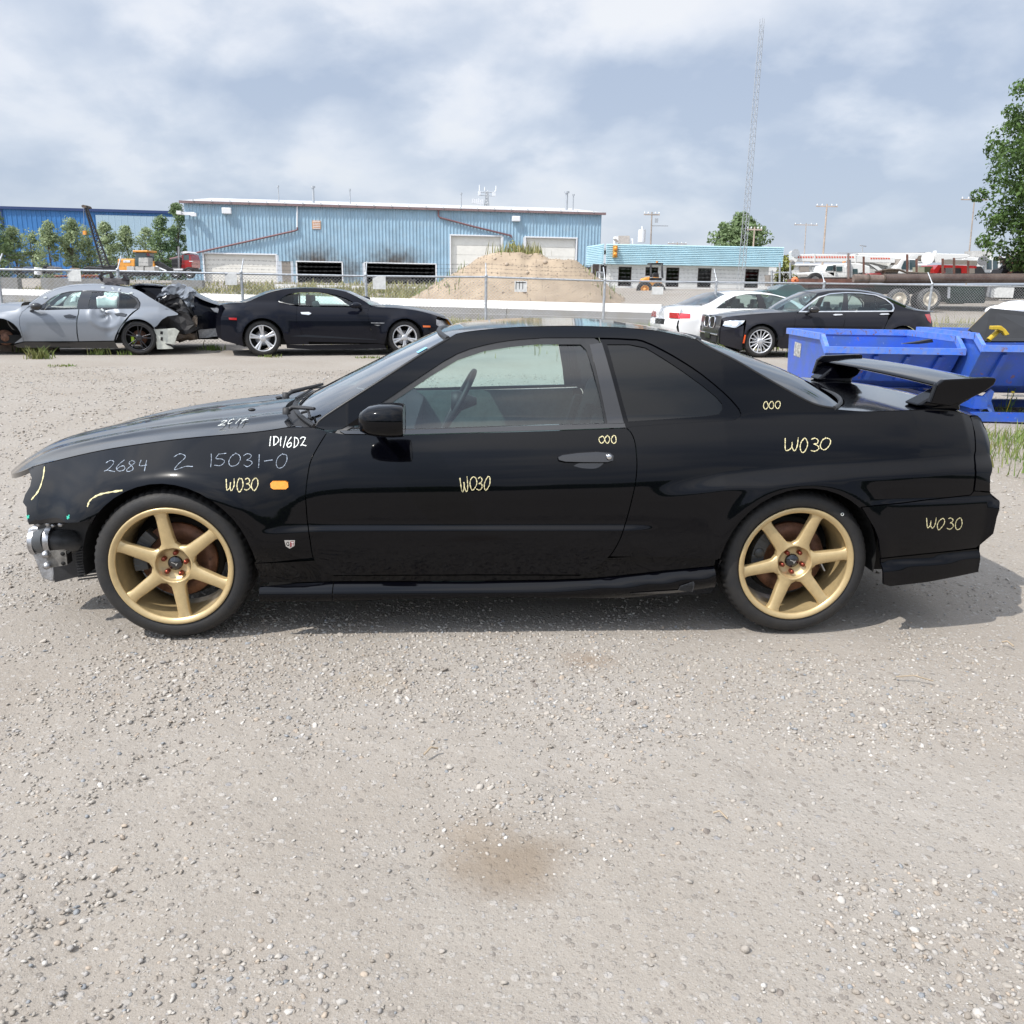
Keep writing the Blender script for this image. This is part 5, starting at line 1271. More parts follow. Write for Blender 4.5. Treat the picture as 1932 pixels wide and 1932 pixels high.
B.panel('side_marker_lamp', [(1708, 373), (1770, 375), (1770, 389), (1710, 389)], mat('orange_marker', (.80, .16, .02), rough=.2, coat=1), off=-.01, gap=0)
B.panel('rear_marker_lamp', [(112, 309), (178, 311), (178, 329), (115, 327)], REDL, off=-.01, gap=0)
B.panel('door_handle', [(702, 264), (770, 262), (792, 274), (770, 288), (710, 280)], CHROME, off=-.02, gap=0, flange=.02)
B.panel('vent_badge', [(1280, 348), (1394, 351), (1390, 358), (1284, 356)], STEEL, off=-.004, gap=0); B.panel('vent_badge', [(1305, 368), (1362, 370), (1340, 378)], STEEL, off=-.004, gap=0)
B.panel('crease_highlight', [(612, 462), (740, 449), (1330, 487), (1320, 493), (740, 468)], paint('crease_sheen', (.02, .024, .032), rough=.3), off=-.004, gap=0, flange=.002, mirror=False)  # lighter strip: the highlight along the side crease is put into its colour
m0 = L_([(1150, 215)])[0]; mm = MB().sphere((m0[0] - .02, -.06, m0[1] + .02), .10, 8, (1.3, .8, .62)).tube([(m0[0] + .12, .08, m0[1] - .06), (m0[0] + .04, -.03, m0[1] - .01)], .03); mm.build('door_mirror', NAVY, B.root)
mf = L_([(1360, 150)], y=B.K.W)[0]; MB().sphere((mf[0] - .35, B.K.W + .06, mf[2] - .02), .10, 8, (1.3, .8, .62)).build('door_mirror', NAVY, B.root)
for cx in (c0, c1):
    for sd in (0, 1): bg_wheel(B, cx, .01, .262, 'five', SILV, sd, phase=96 if cx == 0 else 270, disc=STEEL)
xx0, xx1 = L_([(60, 400)])[0][0], L_([(1900, 430)])[0][0]
bg_inner(B, xx0 + .25, xx1 - .3, .9, (c0, c1), seats=[(1.42, .5, .5, -1), (1.42, 1.38, .5, -1), (.55, .95, 1.1, -1)])
bf = MB(); nose = L_([(1830, 297), (1900, 320), (1935, 365), (1932, 430), (1900, 480)])
for (a0_, nm, mt_) in (('n', 'front_bumper', NAVY),):
    vs_ = []; prof = [(nose[i][0], nose[i][1]) for i in range(len(nose))]; nv_ = 10
    for (x, z) in prof:
        for j in range(2 * nv_ + 1):
            v_ = (j - nv_) / nv_; vs_.append((x + .18 * (1 - v_ * v_), B.K.W / 2 + v_ * (B.K.W / 2 - .20), z))
    k_ = 2 * nv_ + 1; MB().raw(vs_, [(i * k_ + j, i * k_ + j + 1, (i + 1) * k_ + j + 1, (i + 1) * k_ + j) for i in range(len(prof) - 1) for j in range(k_ - 1)], True).build(nm, mt_, B.root)
MB().prism([tuple(p) for p in L_([(10, 330), (38, 205), (60, 205), (50, 400), (70, 480), (30, 465), (8, 400)])], .16, B.K.W - .16).build('rear_bumper', NAVY, B.root, fix=True)

# ---- grey wrecked sedan, nose off the left edge
T = lambda x, y: (.2197 * x, 528.3 + .2197 * y)
GREY = paint('grey_paint', (.175, .195, .225), rough=.38, metal=.15, dust=.12)
B = Bg('wrecked_grey_sedan', 'crashed grey four-door sedan with crushed tail and blown airbags at the left edge', T, (8, 497), (1190, 497), .335, 1.80)
c0, c1 = 0.0, B.wb
B.surface([(-300, 300), (0, 275), (180, 240), (260, 247), (660, 248), (1180, 246), (1350, 245), (1540, 290)], (-420, 420), (1560, 420), (c0, c1), A=.09, tap=(.2, .02))
L_ = B.loc; ar = lambda cx, a0, a1, r=.375: [(cx + r * math.cos(R_(a0 + (a1 - a0) * i / 12)), B.R + r * math.sin(R_(a0 + (a1 - a0) * i / 12))) for i in range(13)]
gF = [(258, 224), (225, 245), (189, 276), (169, 317), (167, 384), (187, 456), (204, 528)]
B.K.panel('front_fender', L_([(-420, 330), (-300, 305), (-120, 285), (0, 277), (60, 268), (133, 259), (180, 228), (198, 220), (244, 212), (256, 218)] + gF[1:]) + L_([(120, 545)]) + ar(c0, 2, 178) + L_([(-420, 480)]), GREY, grid=.08, local=True)
B.panel('front_door', gF[::1] + [(671, 527), (659, 456), (657, 384), (660, 328), (671, 289), (676, 249), (375, 257), (262, 249)], GREY, grid=.07)
gR = [(1183, 246), (1140, 275), (1100, 312), (1060, 362), (1020, 422), (992, 480), (980, 522)]
_dc = B.loc([(905, 300)])[0]; _db = B.K.I
def I_dent(x, z):
    y = _db(x, z); d = np.sqrt(((x - _dc[0]) / .22) ** 2 + ((z - _dc[1]) / .20) ** 2); a = np.arctan2(z - _dc[1], x - _dc[0])
    return y + .050 * np.exp(-d ** 2 * 1.6) * (1 + .35 * np.sin(3 * a + 5 * d)) - .016 * np.exp(-((d - 1.25) / .25) ** 2) + .025 * np.exp(-((x - _dc[0] - .05) / .09) ** 2) * sstep(.25, .5, z) * (z < _dc[1])
B.panel('rear_door', [(680, 249), (676, 289), (665, 328), (661, 384), (665, 456), (676, 527)] + gR[::-1], GREY, grid=.035, I=I_dent, label='rear door pushed in with a dent below the window')
rail = [(250, 213), (311, 170), (390, 120), (472, 86), (556, 60), (689, 46), (800, 43), (889, 43), (1000, 50), (1105, 64), (1172, 82), (1220, 105), (1299, 155), (1410, 220), (1527, 286)]
dlo = [(1196, 246), (1205, 215), (1205, 195), (1180, 155), (1120, 120), (1030, 104), (890, 95), (780, 90), (700, 92), (600, 98), (500, 120), (430, 160), (375, 205), (330, 225), (262, 247)]
rq = L_(rail) + L_([(1530, 300), (1440, 312), (1390, 342), (1350, 392), (1322, 412)]) + [p for p in ar(c1, 20, 172)] + L_([(995, 520), (1005, 480), (1035, 422), (1075, 362), (1115, 312), (1155, 275)]) + L_(dlo)
B.K.panel('quarter_panel', rq, GREY, grid=.06, local=True, label='rear quarter torn open behind the wheel')
fr_o = [(300, 243), (350, 225), (385, 200), (430, 163), (500, 124), (560, 106), (640, 97), (770, 93), (880, 98), (1025, 107), (1115, 123), (1175, 158), (1200, 197), (1196, 246), (700, 247)]
w1 = [(378, 243), (392, 206), (432, 167), (500, 128), (560, 110), (640, 102), (698, 101), (680, 150), (662, 243)]
w2 = [(757, 241), (765, 190), (790, 104), (880, 104), (1020, 112), (1010, 241)]; w3 = [(1018, 241), (1032, 120), (1110, 132), (1160, 163), (1182, 200), (1150, 240)]
B.panel('window_frame', fr_o, DARKGLOSS, gap=0, off=.006, flange=.02, hol=[w1, w2, w3], grid=.2)
for w_, g_ in ((w1, CLEAR), (w2, CLEAR), (w3, TINT)): B.panel('side_glass', w_, g_, gap=-.006, off=.012, flange=0, grid=.2)
B.panel('rocker_panel', [(110, 560), (206, 532), (675, 531), (982, 526), (1000, 560), (1022, 596), (960, 590), (500, 586), (150, 582)], DARKGLOSS, off=.02)
B.panel('door_handle', [(545, 305), (600, 293), (655, 310), (640, 326), (560, 320)], DARKGLOSS, off=-.02, gap=0, flange=.02); B.panel('door_handle', [(980, 288), (1040, 280), (1090, 292), (1075, 310), (1000, 304)], DARKGLOSS, off=-.02, gap=0, flange=.02)
B.panel('fender_vent', [(62, 345), (80, 380), (120, 425), (140, 432), (105, 425), (72, 385), (58, 350)], DARKGLOSS, off=-.004, gap=0)
B.top('roof', [(472, 86), (556, 60), (689, 46), (800, 43), (889, 43), (1000, 50), (1105, 64)], [(500, 66), (600, 42), (700, 32), (800, 29), (900, 32), (1000, 40), (1110, 56)], GREY)
B.top('windshield', [(250, 213), (311, 170), (390, 120), (472, 86)], [(290, 190), (350, 145), (420, 100), (500, 66)], SHIELD)
B.top('rear_window', [(1105, 64), (1172, 82), (1220, 105), (1299, 155), (1380, 200)], [(1110, 56), (1200, 80), (1280, 120), (1350, 160), (1400, 190)], TINT)
B.top('hood', [(-420, 330), (-300, 305), (-120, 285), (0, 277), (60, 268), (133, 259), (180, 228)], [(-480, 290), (-300, 240), (-120, 212), (0, 200), (80, 192), (160, 188), (230, 186)], GREY)
mp_ = L_([(335, 225)])[0]; MB().sphere((mp_[0], -.08, mp_[1]), .10, 8, (1.1, .9, .75)).tube([(mp_[0] - .14, .08, mp_[1] - .09), (mp_[0] - .05, -.02, mp_[1] - .04)], .03).build('door_mirror', DARKGLOSS, B.root)
BR = mat('dark_wheel', (.03, .03, .035), rough=.3, metal=.6, coat=.6)
LIME = mat('lime_caliper', (.35, .50, .03), rough=.4)
for sd in (0, 1): bg_wheel(B, c1, .0, .255, 'twin', BR, sd, phase=80, disc=RUST, cal=LIME)
# bare front hub on a timber
MB().lathe([(0, -.02), (.07, -.02), (.08, 0), (.15, .01), (.15, .03)], 20, origin=(c0 + .02, .18, .33)).tube([(c0, .2, .33), (c0, .8, .30)], .05).build('bare_hub', RUST, B.root)
xa = L_([(-350, 480)])[0][0]; xb = L_([(1500, 480)])[0][0]
bg_inner(B, xa, xb - .3, .9, (c0, c1), seats=[(1.15, .5, .5, 1), (1.15, 1.3, .5, 1), (2.05, .9, 1.2, 1)])
CLOTH = mat('airbag_cloth', (.80, .82, .80), rough=.9, var=.12, vscale=6, bump=.6, bscale=8)
def cloth(pts, y, t, seed, name='airbag', m_=CLOTH, root=None):
    rg = np.random.default_rng(seed); p = [a[::2] for a in L_(pts, y=y)]; mb = MB().prism(p, y, y + t); o = mb.build(name, m_, root or B.root, fix=True)
    bm = bmesh.new(); bm.from_mesh(o.data); bmesh.ops.triangulate(bm, faces=bm.faces); bmesh.ops.subdivide_edges(bm, edges=bm.edges, cuts=2, use_grid_fill=True)
    for v in bm.verts:
        n_ = noise.noise(v.co * 5 + Vector((seed, 0, 0))); v.co.y += n_ * t * .8; v.co.x += n_ * .02
    bm.to_mesh(o.data); bm.free(); o.data.shade_smooth(); return o
cloth([(835, 240), (828, 150), (855, 138), (875, 142), (900, 130), (925, 150), (960, 148), (1012, 138), (1008, 240)], .22, .06, 1)
cloth([(455, 225), (490, 180), (550, 145), (575, 142), (540, 185), (500, 215)], .26, .04, 2); cloth([(598, 194), (610, 158), (660, 132), (668, 150), (655, 190)], .26, .04, 3)
# the dent and the crushed, sooty tail
def shard(name, pts, y0, y1, m_, seed, amp=.05, root=None, cuts=2):
    rg = random.Random(seed); p = [a[::2] for a in L_(pts, y=(y0 + y1) / 2)]; o = MB().prism(p, y0, y1).build(name, m_, root or B.root, fix=True)
    bm = bmesh.new(); bm.from_mesh(o.data); bmesh.ops.triangulate(bm, faces=bm.faces); bmesh.ops.subdivide_edges(bm, edges=bm.edges, cuts=cuts, use_grid_fill=True)
    for v in bm.verts: v.co += Vector([noise.noise(v.co * 4 + Vector((seed * 3.1 + i * 17, 0, 0))) * amp + noise.noise(v.co * 11 + Vector((seed + i * 7, 3, 0))) * amp * .5 for i in range(3)])
    bm.to_mesh(o.data); bm.free(); return o
SOOT = mat('sooty_metal', (.010, .009, .010), rough=.6, var=.6, vscale=8)
MUD = mat('muddy_brown_metal', (.10, .075, .055), rough=.7, var=.6, vscale=9)
WHITEP = mat('primer_white_panel', (.55, .56, .50), rough=.6, var=.2, vscale=8)
shard('crushed_tail', [(1340, 200), (1420, 210), (1530, 290), (1600, 250), (1660, 330), (1690, 420), (1560, 440), (1400, 420), (1330, 410), (1330, 300)], .35, 1.5, SOOT, 2, .10)
shard('bumper_carrier', [(1290, 424), (1500, 414), (1542, 440), (1515, 495), (1497, 552), (1440, 545), (1485, 588), (1352, 594), (1330, 500)], .06, .12, WHITEP, 4, .015, cuts=1)
shard('panel_slot', [(1378, 440), (1400, 442), (1398, 468), (1376, 464)], .045, .06, SOOT, 5, .0); shard('panel_slot', [(1380, 490), (1400, 492), (1398, 522), (1378, 518)], .045, .06, SOOT, 6, .0); shard('panel_slot', [(1420, 545), (1470, 552), (1490, 575), (1440, 560)], .045, .06, SOOT, 7, .0)
shard('torn_skin', [(1360, 280), (1420, 250), (1500, 275), (1530, 295), (1450, 300), (1370, 340), (1330, 400), (1320, 330)], .12, .16, GREY, 8, .03)
shard('crumpled_boot_lid', [(1345, 150), (1400, 90), (1450, 58), (1530, 42), (1600, 60), (1650, 75), (1680, 95), (1665, 150), (1640, 185), (1655, 235), (1600, 240), (1575, 190), (1520, 125), (1450, 122)], .9, 1.15, GREY, 9, .10, cuts=3)
shard('boot_liner', [(1350, 195), (1440, 130), (1530, 130), (1590, 190), (1640, 280), (1690, 400), (1640, 420), (1540, 290), (1430, 215)], .8, .95, SOOT, 11, .08, cuts=3)
shard('bent_bracket', [(1665, 310), (1695, 330), (1700, 400), (1660, 420), (1650, 370)], .5, .6, MUD, 12, .05)
shard('hanging_underside', [(1500, 440), (1640, 430), (1700, 440), (1690, 510), (1600, 500), (1510, 520)], .4, .9, MUD, 13, .08)
GLS = mat('glass_crumbs', (.75, .80, .80), rough=.3)
for i, (a, b) in enumerate(((885, 64), (970, 74), (1024, 84), (1128, 112), (300, 232), (345, 222), (390, 150), (880, 255))):
    p = L_([(a, b)])[0]; MB().box((p[0], float(B.K.I(*p)) - .01, p[1]), (.06, .02, .035), Matrix.Rotation(i, 3, 'Y'), bev=.004).build('glass_shard', GLS, B.root)
# timber under the front, engine cover and seat frame lying on the roof
tb0 = PZ(-30, 664); tb = tag(MB().box((tb0.x + .35, tb0.y + .35, .09), (1.9, .28, .20), bev=.01).build('timber_block', mat('old_timber', (.20, .15, .12), rough=.9, var=.3, vscale=8, bump=.4), None), 'brown timber block propping the grey wreck at the left picture edge', 'timber')
jr = thing('junk_part', B.K.O + B.K.ex * L_([(1000, 40)])[0][0] + B.K.ey * .75 + Vector((0, 0, 1.40)), 'dark mangled grey plastic car part lying upside down on the wreck roof', 'scrap part', rz=B.yaw)
def junk(name, pts, y0, y1, m_, seed, amp=.03):
    p = [a[::2] for a in L_(pts, y=.9)]; o_ = jr.location; ox = (o_ - B.K.O).dot(B.K.ex); oy = (o_ - B.K.O).dot(B.K.ey)
    q_ = MB().prism([(a - ox, b - o_.z) for a, b in p], y0 - oy, y1 - oy).build(name, m_, jr, fix=True)
    bm = bmesh.new(); bm.from_mesh(q_.data); bmesh.ops.triangulate(bm, faces=bm.faces); bmesh.ops.subdivide_edges(bm, edges=bm.edges, cuts=2, use_grid_fill=True)
    for v in bm.verts: v.co += Vector([noise.noise(v.co * 6 + Vector((seed + i * 17, 0, 0))) * amp for i in range(3)])
    bm.to_mesh(q_.data); bm.free()
JG = mat('junk_grey_plastic', (.12, .11, .11), rough=.6, var=.4, vscale=10); JD = mat('junk_dark', (.025, .02, .022), rough=.7, var=.4)
junk('tray', [(905, -10), (990, -20), (1060, -15), (1105, 0), (1103, 38), (930, 36), (905, 15)], .6, 1.05, JG, 1)
junk('frame_rail', [(870, -30), (900, -60), (980, -72), (985, -62), (910, -40), (890, -20), (910, 10), (900, 16)], .6, .66, JD, 2, .015)
junk('bracket', [(960, -60), (975, -62), (985, -25), (965, -20)], .6, .9, JD, 3); junk('bracket', [(1060, -12), (1080, -45), (1095, -30), (1110, -5), (1105, 5)], .6, .95, JD, 4)
junk('side_cover', [(865, -40), (905, -15), (935, 30), (895, 15)], .62, .8, JD, 5)

# ---- the black wreck behind it
T = lambda x, y: (.2197 * x, 528.3 + .2197 * y)
B2 = Bg('wrecked_black_car', 'wrecked black car half hidden between the grey wreck and the black muscle coupe', T, (1360, 470), (2350, 470), .33, 1.8)
B2.surface([(900, 205), (1200, 150), (1600, 150), (1900, 215)], (900, 300), (1950, 300), (0.,), A=.1, g_=.2, tap=(.02, .25))
L_ = B2.loc
B2.panel('roof_panel', [(1095, 62), (1110, 45), (1200, 32), (1330, 38), (1440, 55), (1480, 80), (1400, 130), (1350, 145), (1250, 120)], NAVY, off=.1, mirror=False)
B2.top('roof', [(1095, 66), (1200, 44), (1330, 48), (1440, 62), (1500, 95)], [(1110, 50), (1200, 32), (1330, 30), (1440, 48), (1520, 75)], NAVY)
B2.panel('rear_quarter', [(1340, 160), (1660, 130), (1760, 175), (1870, 215), (1985, 208), (1980, 222), (1880, 230), (1880, 240), (1860, 330), (1870, 420), (1700, 430), (1550, 440), (1350, 420)], NAVY, off=.15)
B2.top('boot_lid', [(1660, 130), (1760, 178), (1870, 215)], [(1655, 90), (1760, 145), (1880, 195)], NAVY)
B2.panel('tail_light', [(1800, 240), (1880, 238), (1885, 285), (1840, 280)], STEEL, off=.13)
B2.panel('ribbon_spoiler', [(1870, 212), (1985, 205), (1985, 212), (1880, 222)], SOOT, off=.1, gap=0)
def shard2(name, pts, y0, y1, m_, seed, amp): 
    p = [a[::2] for a in L_(pts, y=(y0 + y1) / 2)]; o = MB().prism(p, y0, y1).build(name, m_, B2.root, fix=True)
    bm = bmesh.new(); bm.from_mesh(o.data); bmesh.ops.triangulate(bm, faces=bm.faces); bmesh.ops.subdivide_edges(bm, edges=bm.edges, cuts=3, use_grid_fill=True)
    for v in bm.verts: v.co += Vector([noise.noise(v.co * 4 + Vector((seed * 3.1 + i * 17, 0, 0))) * amp for i in range(3)])
    bm.to_mesh(o.data); bm.free(); return o
shard2('crushed_body', [(1330, 300), (1500, 260), (1700, 280), (1860, 300), (1865, 420), (1700, 470), (1500, 480), (1350, 450)], .3, 1.6, SOOT, 3, .08)
shard2('silencer_box', [(1705, 425), (1860, 418), (1885, 450), (1880, 480), (1800, 485), (1710, 492)], .1, .5, ALU, 5, .03)
shard2('bent_heat_shield', [(1520, 460), (1690, 440), (1700, 505), (1610, 500), (1530, 530)], .1, .5, MUD, 6, .07)
bg_wheel(B2, -.1, .25, .22, 'steel', STEEL); bg_wheel(B2, 1.9, .25, .22, 'steel', STEEL, side=1)
bg_inner(B2, -1.0, 1.2, .9, (0.,))

# ---- dark luxury sedan, nose to the left
T = lambda x, y: (1226.4 + .2832 * x, 528.3 + .2832 * y)
DGR = paint('dark_grey_paint', (.016, .016, .021), rough=.3, metal=.1, dust=.03)
B = Bg('dark_luxury_sedan', 'dark grey luxury sedan with twin kidney grille facing left behind the blue bins', T, (737, 410), (1650, 408), .35, 1.90, yaw=R_(3)); B.wb = 3.21
c0, c1 = 0.0, B.wb
B.surface([(370, 290), (440, 262), (640, 235), (800, 224), (985, 214), (1290, 210), (1615, 208), (1760, 215), (1872, 225)], (368, 350), (1885, 330), (c0, c1), A=.12, tap=(.42, .2), tl=(.95, .6))
L_ = B.loc; ar = lambda cx, a0, a1, r=.392: [(cx + r * math.cos(R_(a0 + (a1 - a0) * i / 12)), B.R + r * math.sin(R_(a0 + (a1 - a0) * i / 12))) for i in range(13)]
gF = [(975, 222), (966, 250), (964, 300), (975, 360), (1000, 440)]
fe = L_([(468, 262), (480, 254), (520, 243), (640, 230), (800, 218), (930, 213), (985, 212)]) + L_(gF) + L_([(1000, 455), (870, 458)]) + ar(c0, -12, 190) + L_([(615, 470), (628, 360), (640, 290), (640, 266), (530, 266), (500, 275), (478, 300), (468, 308), (466, 275)])
B.K.panel('front_fender', fe, DGR, grid=.06, local=True)
B.panel('front_bumper', [(462, 315), (480, 306), (500, 315), (570, 324), (625, 300), (622, 360), (612, 470), (560, 455), (480, 432), (458, 426), (454, 380), (454, 330)], DGR, grid=.05)
gB = [(1298, 213), (1300, 240), (1292, 300), (1290, 440)]; gC = [(1590, 212), (1585, 265), (1570, 300), (1545, 360), (1530, 440)]
B.panel('front_door', gF + gB[::-1] + [(1100, 214)], DGR, grid=.1)
B.panel('rear_door', gB + gC[::-1] + [(1450, 212)], DGR, grid=.1)
rail = [(985, 212), (1080, 122), (1115, 88), (1200, 71), (1300, 69), (1400, 74), (1500, 93), (1580, 126), (1640, 160), (1700, 185), (1760, 200), (1868, 212)]
dlo = [(1625, 212), (1633, 190), (1622, 160), (1575, 122), (1500, 92), (1400, 79), (1300, 77), (1200, 84), (1120, 109), (1045, 162), (984, 217)]
B.K.panel('quarter_panel', L_(rail) + L_([(1872, 250), (1884, 320), (1870, 380), (1800, 440), (1770, 440)]) + ar(c1, -10, 190) + L_([(1535, 440), (1550, 360), (1575, 300), (1590, 265)]) + L_(dlo), DGR, grid=.06, local=True)
fo_ = [(988, 214), (1048, 164), (1121, 112), (1200, 87), (1300, 80), (1400, 82), (1500, 95), (1572, 124), (1619, 161), (1629, 188), (1620, 211)]
fi_ = [(1010, 207), (1055, 170), (1124, 119), (1200, 95), (1300, 87), (1400, 89), (1500, 102), (1567, 130), (1610, 164), (1618, 188), (1608, 203)]
B.panel('chrome_window_trim', fo_, CHROME, gap=0, off=-.004, flange=.012, hol=[fi_], grid=.3)
B.panel('side_glass', [(1055, 207), (1060, 172), (1124, 121), (1200, 97), (1290, 89), (1276, 206)], CLEAR, off=.012, flange=0, gap=0, grid=.3)
B.panel('door_pillar', [(1274, 207), (1290, 88), (1314, 88), (1320, 206)], DARKGLOSS, off=.004, gap=0)
B.panel('mirror_corner', [(1010, 208), (1058, 170), (1058, 207)], DARKGLOSS, off=.004, gap=0)
B.panel('side_glass', [(1320, 205), (1314, 88), (1400, 91), (1500, 103), (1503, 204)], CLEAR, off=.012, flange=0, gap=0, grid=.3)
B.panel('side_glass', [(1503, 204), (1500, 103), (1567, 131), (1609, 165), (1616, 188), (1606, 203)], CLEAR, off=.013, flange=0, gap=0, grid=.3)
B.panel('window_divider', [(1500, 103), (1505, 103), (1508, 204), (1502, 204)], DARKGLOSS, off=.006, gap=0)
B.top('windshield', [(985, 213), (1080, 124), (1115, 90)], [(800, 190), (890, 132), (1015, 78)], SHIELD)
B.top('roof', [(1115, 88), (1200, 71), (1300, 69), (1400, 74), (1500, 93), (1580, 126)], [(1015, 76), (1110, 62), (1200, 58), (1300, 58), (1400, 66), (1500, 84)], DGR)
B.top('rear_window', [(1580, 126), (1640, 160), (1700, 187)], [(1500, 84), (1580, 120), (1660, 158)], TINT)
B.top('boot_lid', [(1700, 187), (1760, 202), (1868, 214)], [(1670, 162), (1760, 192), (1868, 203)], DGR)
B.top('hood', [(985, 213), (930, 214), (800, 219), (640, 231), (520, 244), (490, 250), (468, 262)], [(800, 192), (760, 194), (640, 202), (520, 216), (440, 236), (410, 252), (397, 268)], DGR)
hl = [(482, 303), (502, 275), (532, 268), (636, 268), (620, 290), (572, 321), (500, 311)]
B.panel('headlamp', hl, mat('headlamp_reflector', (.55, .58, .60), rough=.15, metal=.7, var=.4, vscale=14), off=.01)
B.panel('headlamp_ring', [(545, 280), (575, 278), (590, 290), (575, 305), (550, 303)], CHALKB, off=.004, gap=0)
B.panel('side_marker_lamp', [(629, 366), (638, 366), (628, 421), (617, 421)], mat('marker_red', (.75, .10, .02), rough=.2), off=-.006, gap=0)
B.panel('tail_light', [(1830, 229), (1862, 226), (1872, 250), (1871, 290), (1850, 270)], REDL, off=-.006, gap=0)
for a_, b_ in ((1215, 232), (1525, 228)): B.panel('door_handle', [(a_, b_), (a_ + 15, b_ - 6), (a_ + 60, b_ - 6), (a_ + 68, b_), (a_ + 55, b_ + 2), (a_ + 15, b_ + 4)], CHROME, off=-.02, gap=0)
mp_ = L_([(1065, 195)])[0]; MB().sphere((mp_[0], -.10, mp_[1]), .10, 8, (1.25, .9, .72)).tube([(mp_[0] - .1, .1, mp_[1] - .09), (mp_[0] - .02, -.03, mp_[1] - .04)], .03).build('door_mirror', DARKGLOSS, B.root)
mp_ = L_([(880, 190)], y=B.K.W)[0]
for cx in (c0, c1):
    for sd in (0, 1): bg_wheel(B, cx, .0, .258, 'turbine', SILV, sd)
# nose: kidney grilles and lower intake on the curved front
W = B.K.W; _ne = L_([(462, 320)])[0]; nx0 = float(_ne[0]); nye = float(B.K.I(_ne[0], _ne[1])) ; nxc = float(B.loc([(394, 330)], y=W / 2)[0][0])
def nose_pt(v_, z): 
    y = W / 2 + v_ * (W / 2 - nye); return Vector((nxc + (nx0 - nxc) * abs(v_) ** 2.4 + .10 * max(0, z - .62), y, z))
vs_ = []; nn_ = 14
zz = [.28, .38, .50, .60, .70, .80, .88]
for z in zz:
    for j in range(2 * nn_ + 1): vs_.append(nose_pt((j - nn_) / nn_ * 1.05, z))
k_ = 2 * nn_ + 1; MB().raw(vs_, [(i * k_ + j, (i + 1) * k_ + j, (i + 1) * k_ + j + 1, i * k_ + j + 1) for i in range(len(zz) - 1) for j in range(k_ - 1)], True).build('front_bumper', DGR, B.root)
for sg in (-1, 1):
    ringq = []; 
    for i in range(24):
        a = 2 * math.pi * i / 24; ca, sa = math.cos(a), math.sin(a); vv = sg * .30 + .24 * math.copysign(abs(ca) ** .6, ca); z = .735 + .125 * math.copysign(abs(sa) ** .6, sa); ringq.append(nose_pt(vv, z) + Vector((-.012, 0, 0)))
    g_ = MB().tube(ringq + [ringq[0]], .014, 6, cap=False).build('kidney_grille', CHROME, B.root)
    MB().raw([p + Vector((.004, 0, 0)) for p in ringq], [tuple(range(24))]).build('grille_mesh', DARK, g_)
    sl_ = MB()
    for j in range(9): vv = sg * .30 - .21 + .42 * j / 8; sl_.box(tuple(nose_pt(vv, .735) + Vector((-.012, 0, 0))), (.012, .010, .20))
    sl_.build('grille_slat', DARKGLOSS, g_)
lo = MB(); lo.raw([nose_pt(v_, z) + Vector((-.010, 0, 0)) for z in (.30, .44) for v_ in np.linspace(-.85, .85, 15)], [(i, i + 1, 16 + i, 15 + i) for i in range(14)]); lo.build('lower_intake', DARK, B.root)
MB().tube([nose_pt(v_, .475) + Vector((-.02, 0, 0)) for v_ in np.linspace(-.95, .95, 17)], .018, 8).build('chrome_bar', CHROME, B.root)
MB().box(tuple(nose_pt(0, .43) + Vector((-.03, 0, 0))), (.02, .42, .12)).build('licence_plate_holder', DGR, B.root)
bg_inner(B, nx0 + .4, L_([(1850, 400)])[0][0] - .2, .9, (c0, c1), seats=[(1.65, .5, .52, 1), (1.65, 1.4, .52, 1), (2.6, .95, 1.3, 1)])

# ---- white sedan behind it, seen from the rear quarter
WHITE = paint('white_paint', (.80, .80, .80), rough=.35)
T = lambda x, y: (1226.4 + .2832 * x, 528.3 + .2832 * y)
B = Bg('white_sedan', 'white sedan with red tail light and no plate, nose away behind the dark sedan', T, (425, 352), (900, 345), .34, 1.85, yaw=R_(17))
a = P(*T(425, 352), 22.5); B.root.location = (a.x, a.y, 0); B.K.O = Vector((a.x, a.y, 0)); B.wb = 2.9
c0, c1 = 0.0, 2.9
B.surface([(150, 215), (435, 190), (700, 192), (1000, 195), (1300, 230)], (170, 300), (1350, 330), (c0, c1), A=.10, tap=(.16, .3))
L_ = B.loc; ar = lambda cx, a0, a1, r=.385: [(cx + r * math.cos(R_(a0 + (a1 - a0) * i / 12)), B.R + r * math.sin(R_(a0 + (a1 - a0) * i / 12))) for i in range(13)]
xt = L_([(196, 250)])[0][0]
rail = [(-1.02, .97), (-.55, 1.02), (-.05, 1.05)] 
rr = L_([(215, 190), (330, 178), (400, 150), (470, 108), (500, 96), (600, 80), (700, 78), (800, 90), (900, 114), (960, 140), (1040, 180), (1090, 195)])
dl = L_([(1000, 192), (940, 150), (860, 116), (760, 98), (640, 95), (560, 112), (500, 142), (436, 188)])
# close below the windows
B.K.panel('body_side', rr + [(3.65, .78), (3.70, .40), (3.35, .25)] + ar(c1, -10, 190) + [(2.4, .22), (.5, .22)] + ar(c0, -10, 190) + [(-.55, .30), (xt + .02, .34), (xt - .02, .55)] + L_([(198, 215)]), WHITE, grid=.08, local=True, holes=[L_([(436, 190), (500, 141), (560, 109), (640, 92), (740, 93), (830, 102), (895, 120), (960, 160), (1000, 193)])], gap=0)
B.panel('side_glass', [(440, 187), (502, 142), (518, 134), (500, 186)], CLEAR, off=.012, flange=0, gap=0, grid=.3)
B.panel('side_glass', [(505, 187), (530, 128), (562, 112), (640, 96), (703, 96), (720, 188)], CLEAR, off=.012, flange=0, gap=0, grid=.3)
B.panel('door_pillar', [(703, 93), (738, 95), (778, 190), (722, 190)], DARKGLOSS, off=.002, gap=0)
B.panel('window_divider', [(502, 140), (524, 128), (510, 188), (500, 188)], DARKGLOSS, off=.004, gap=0)
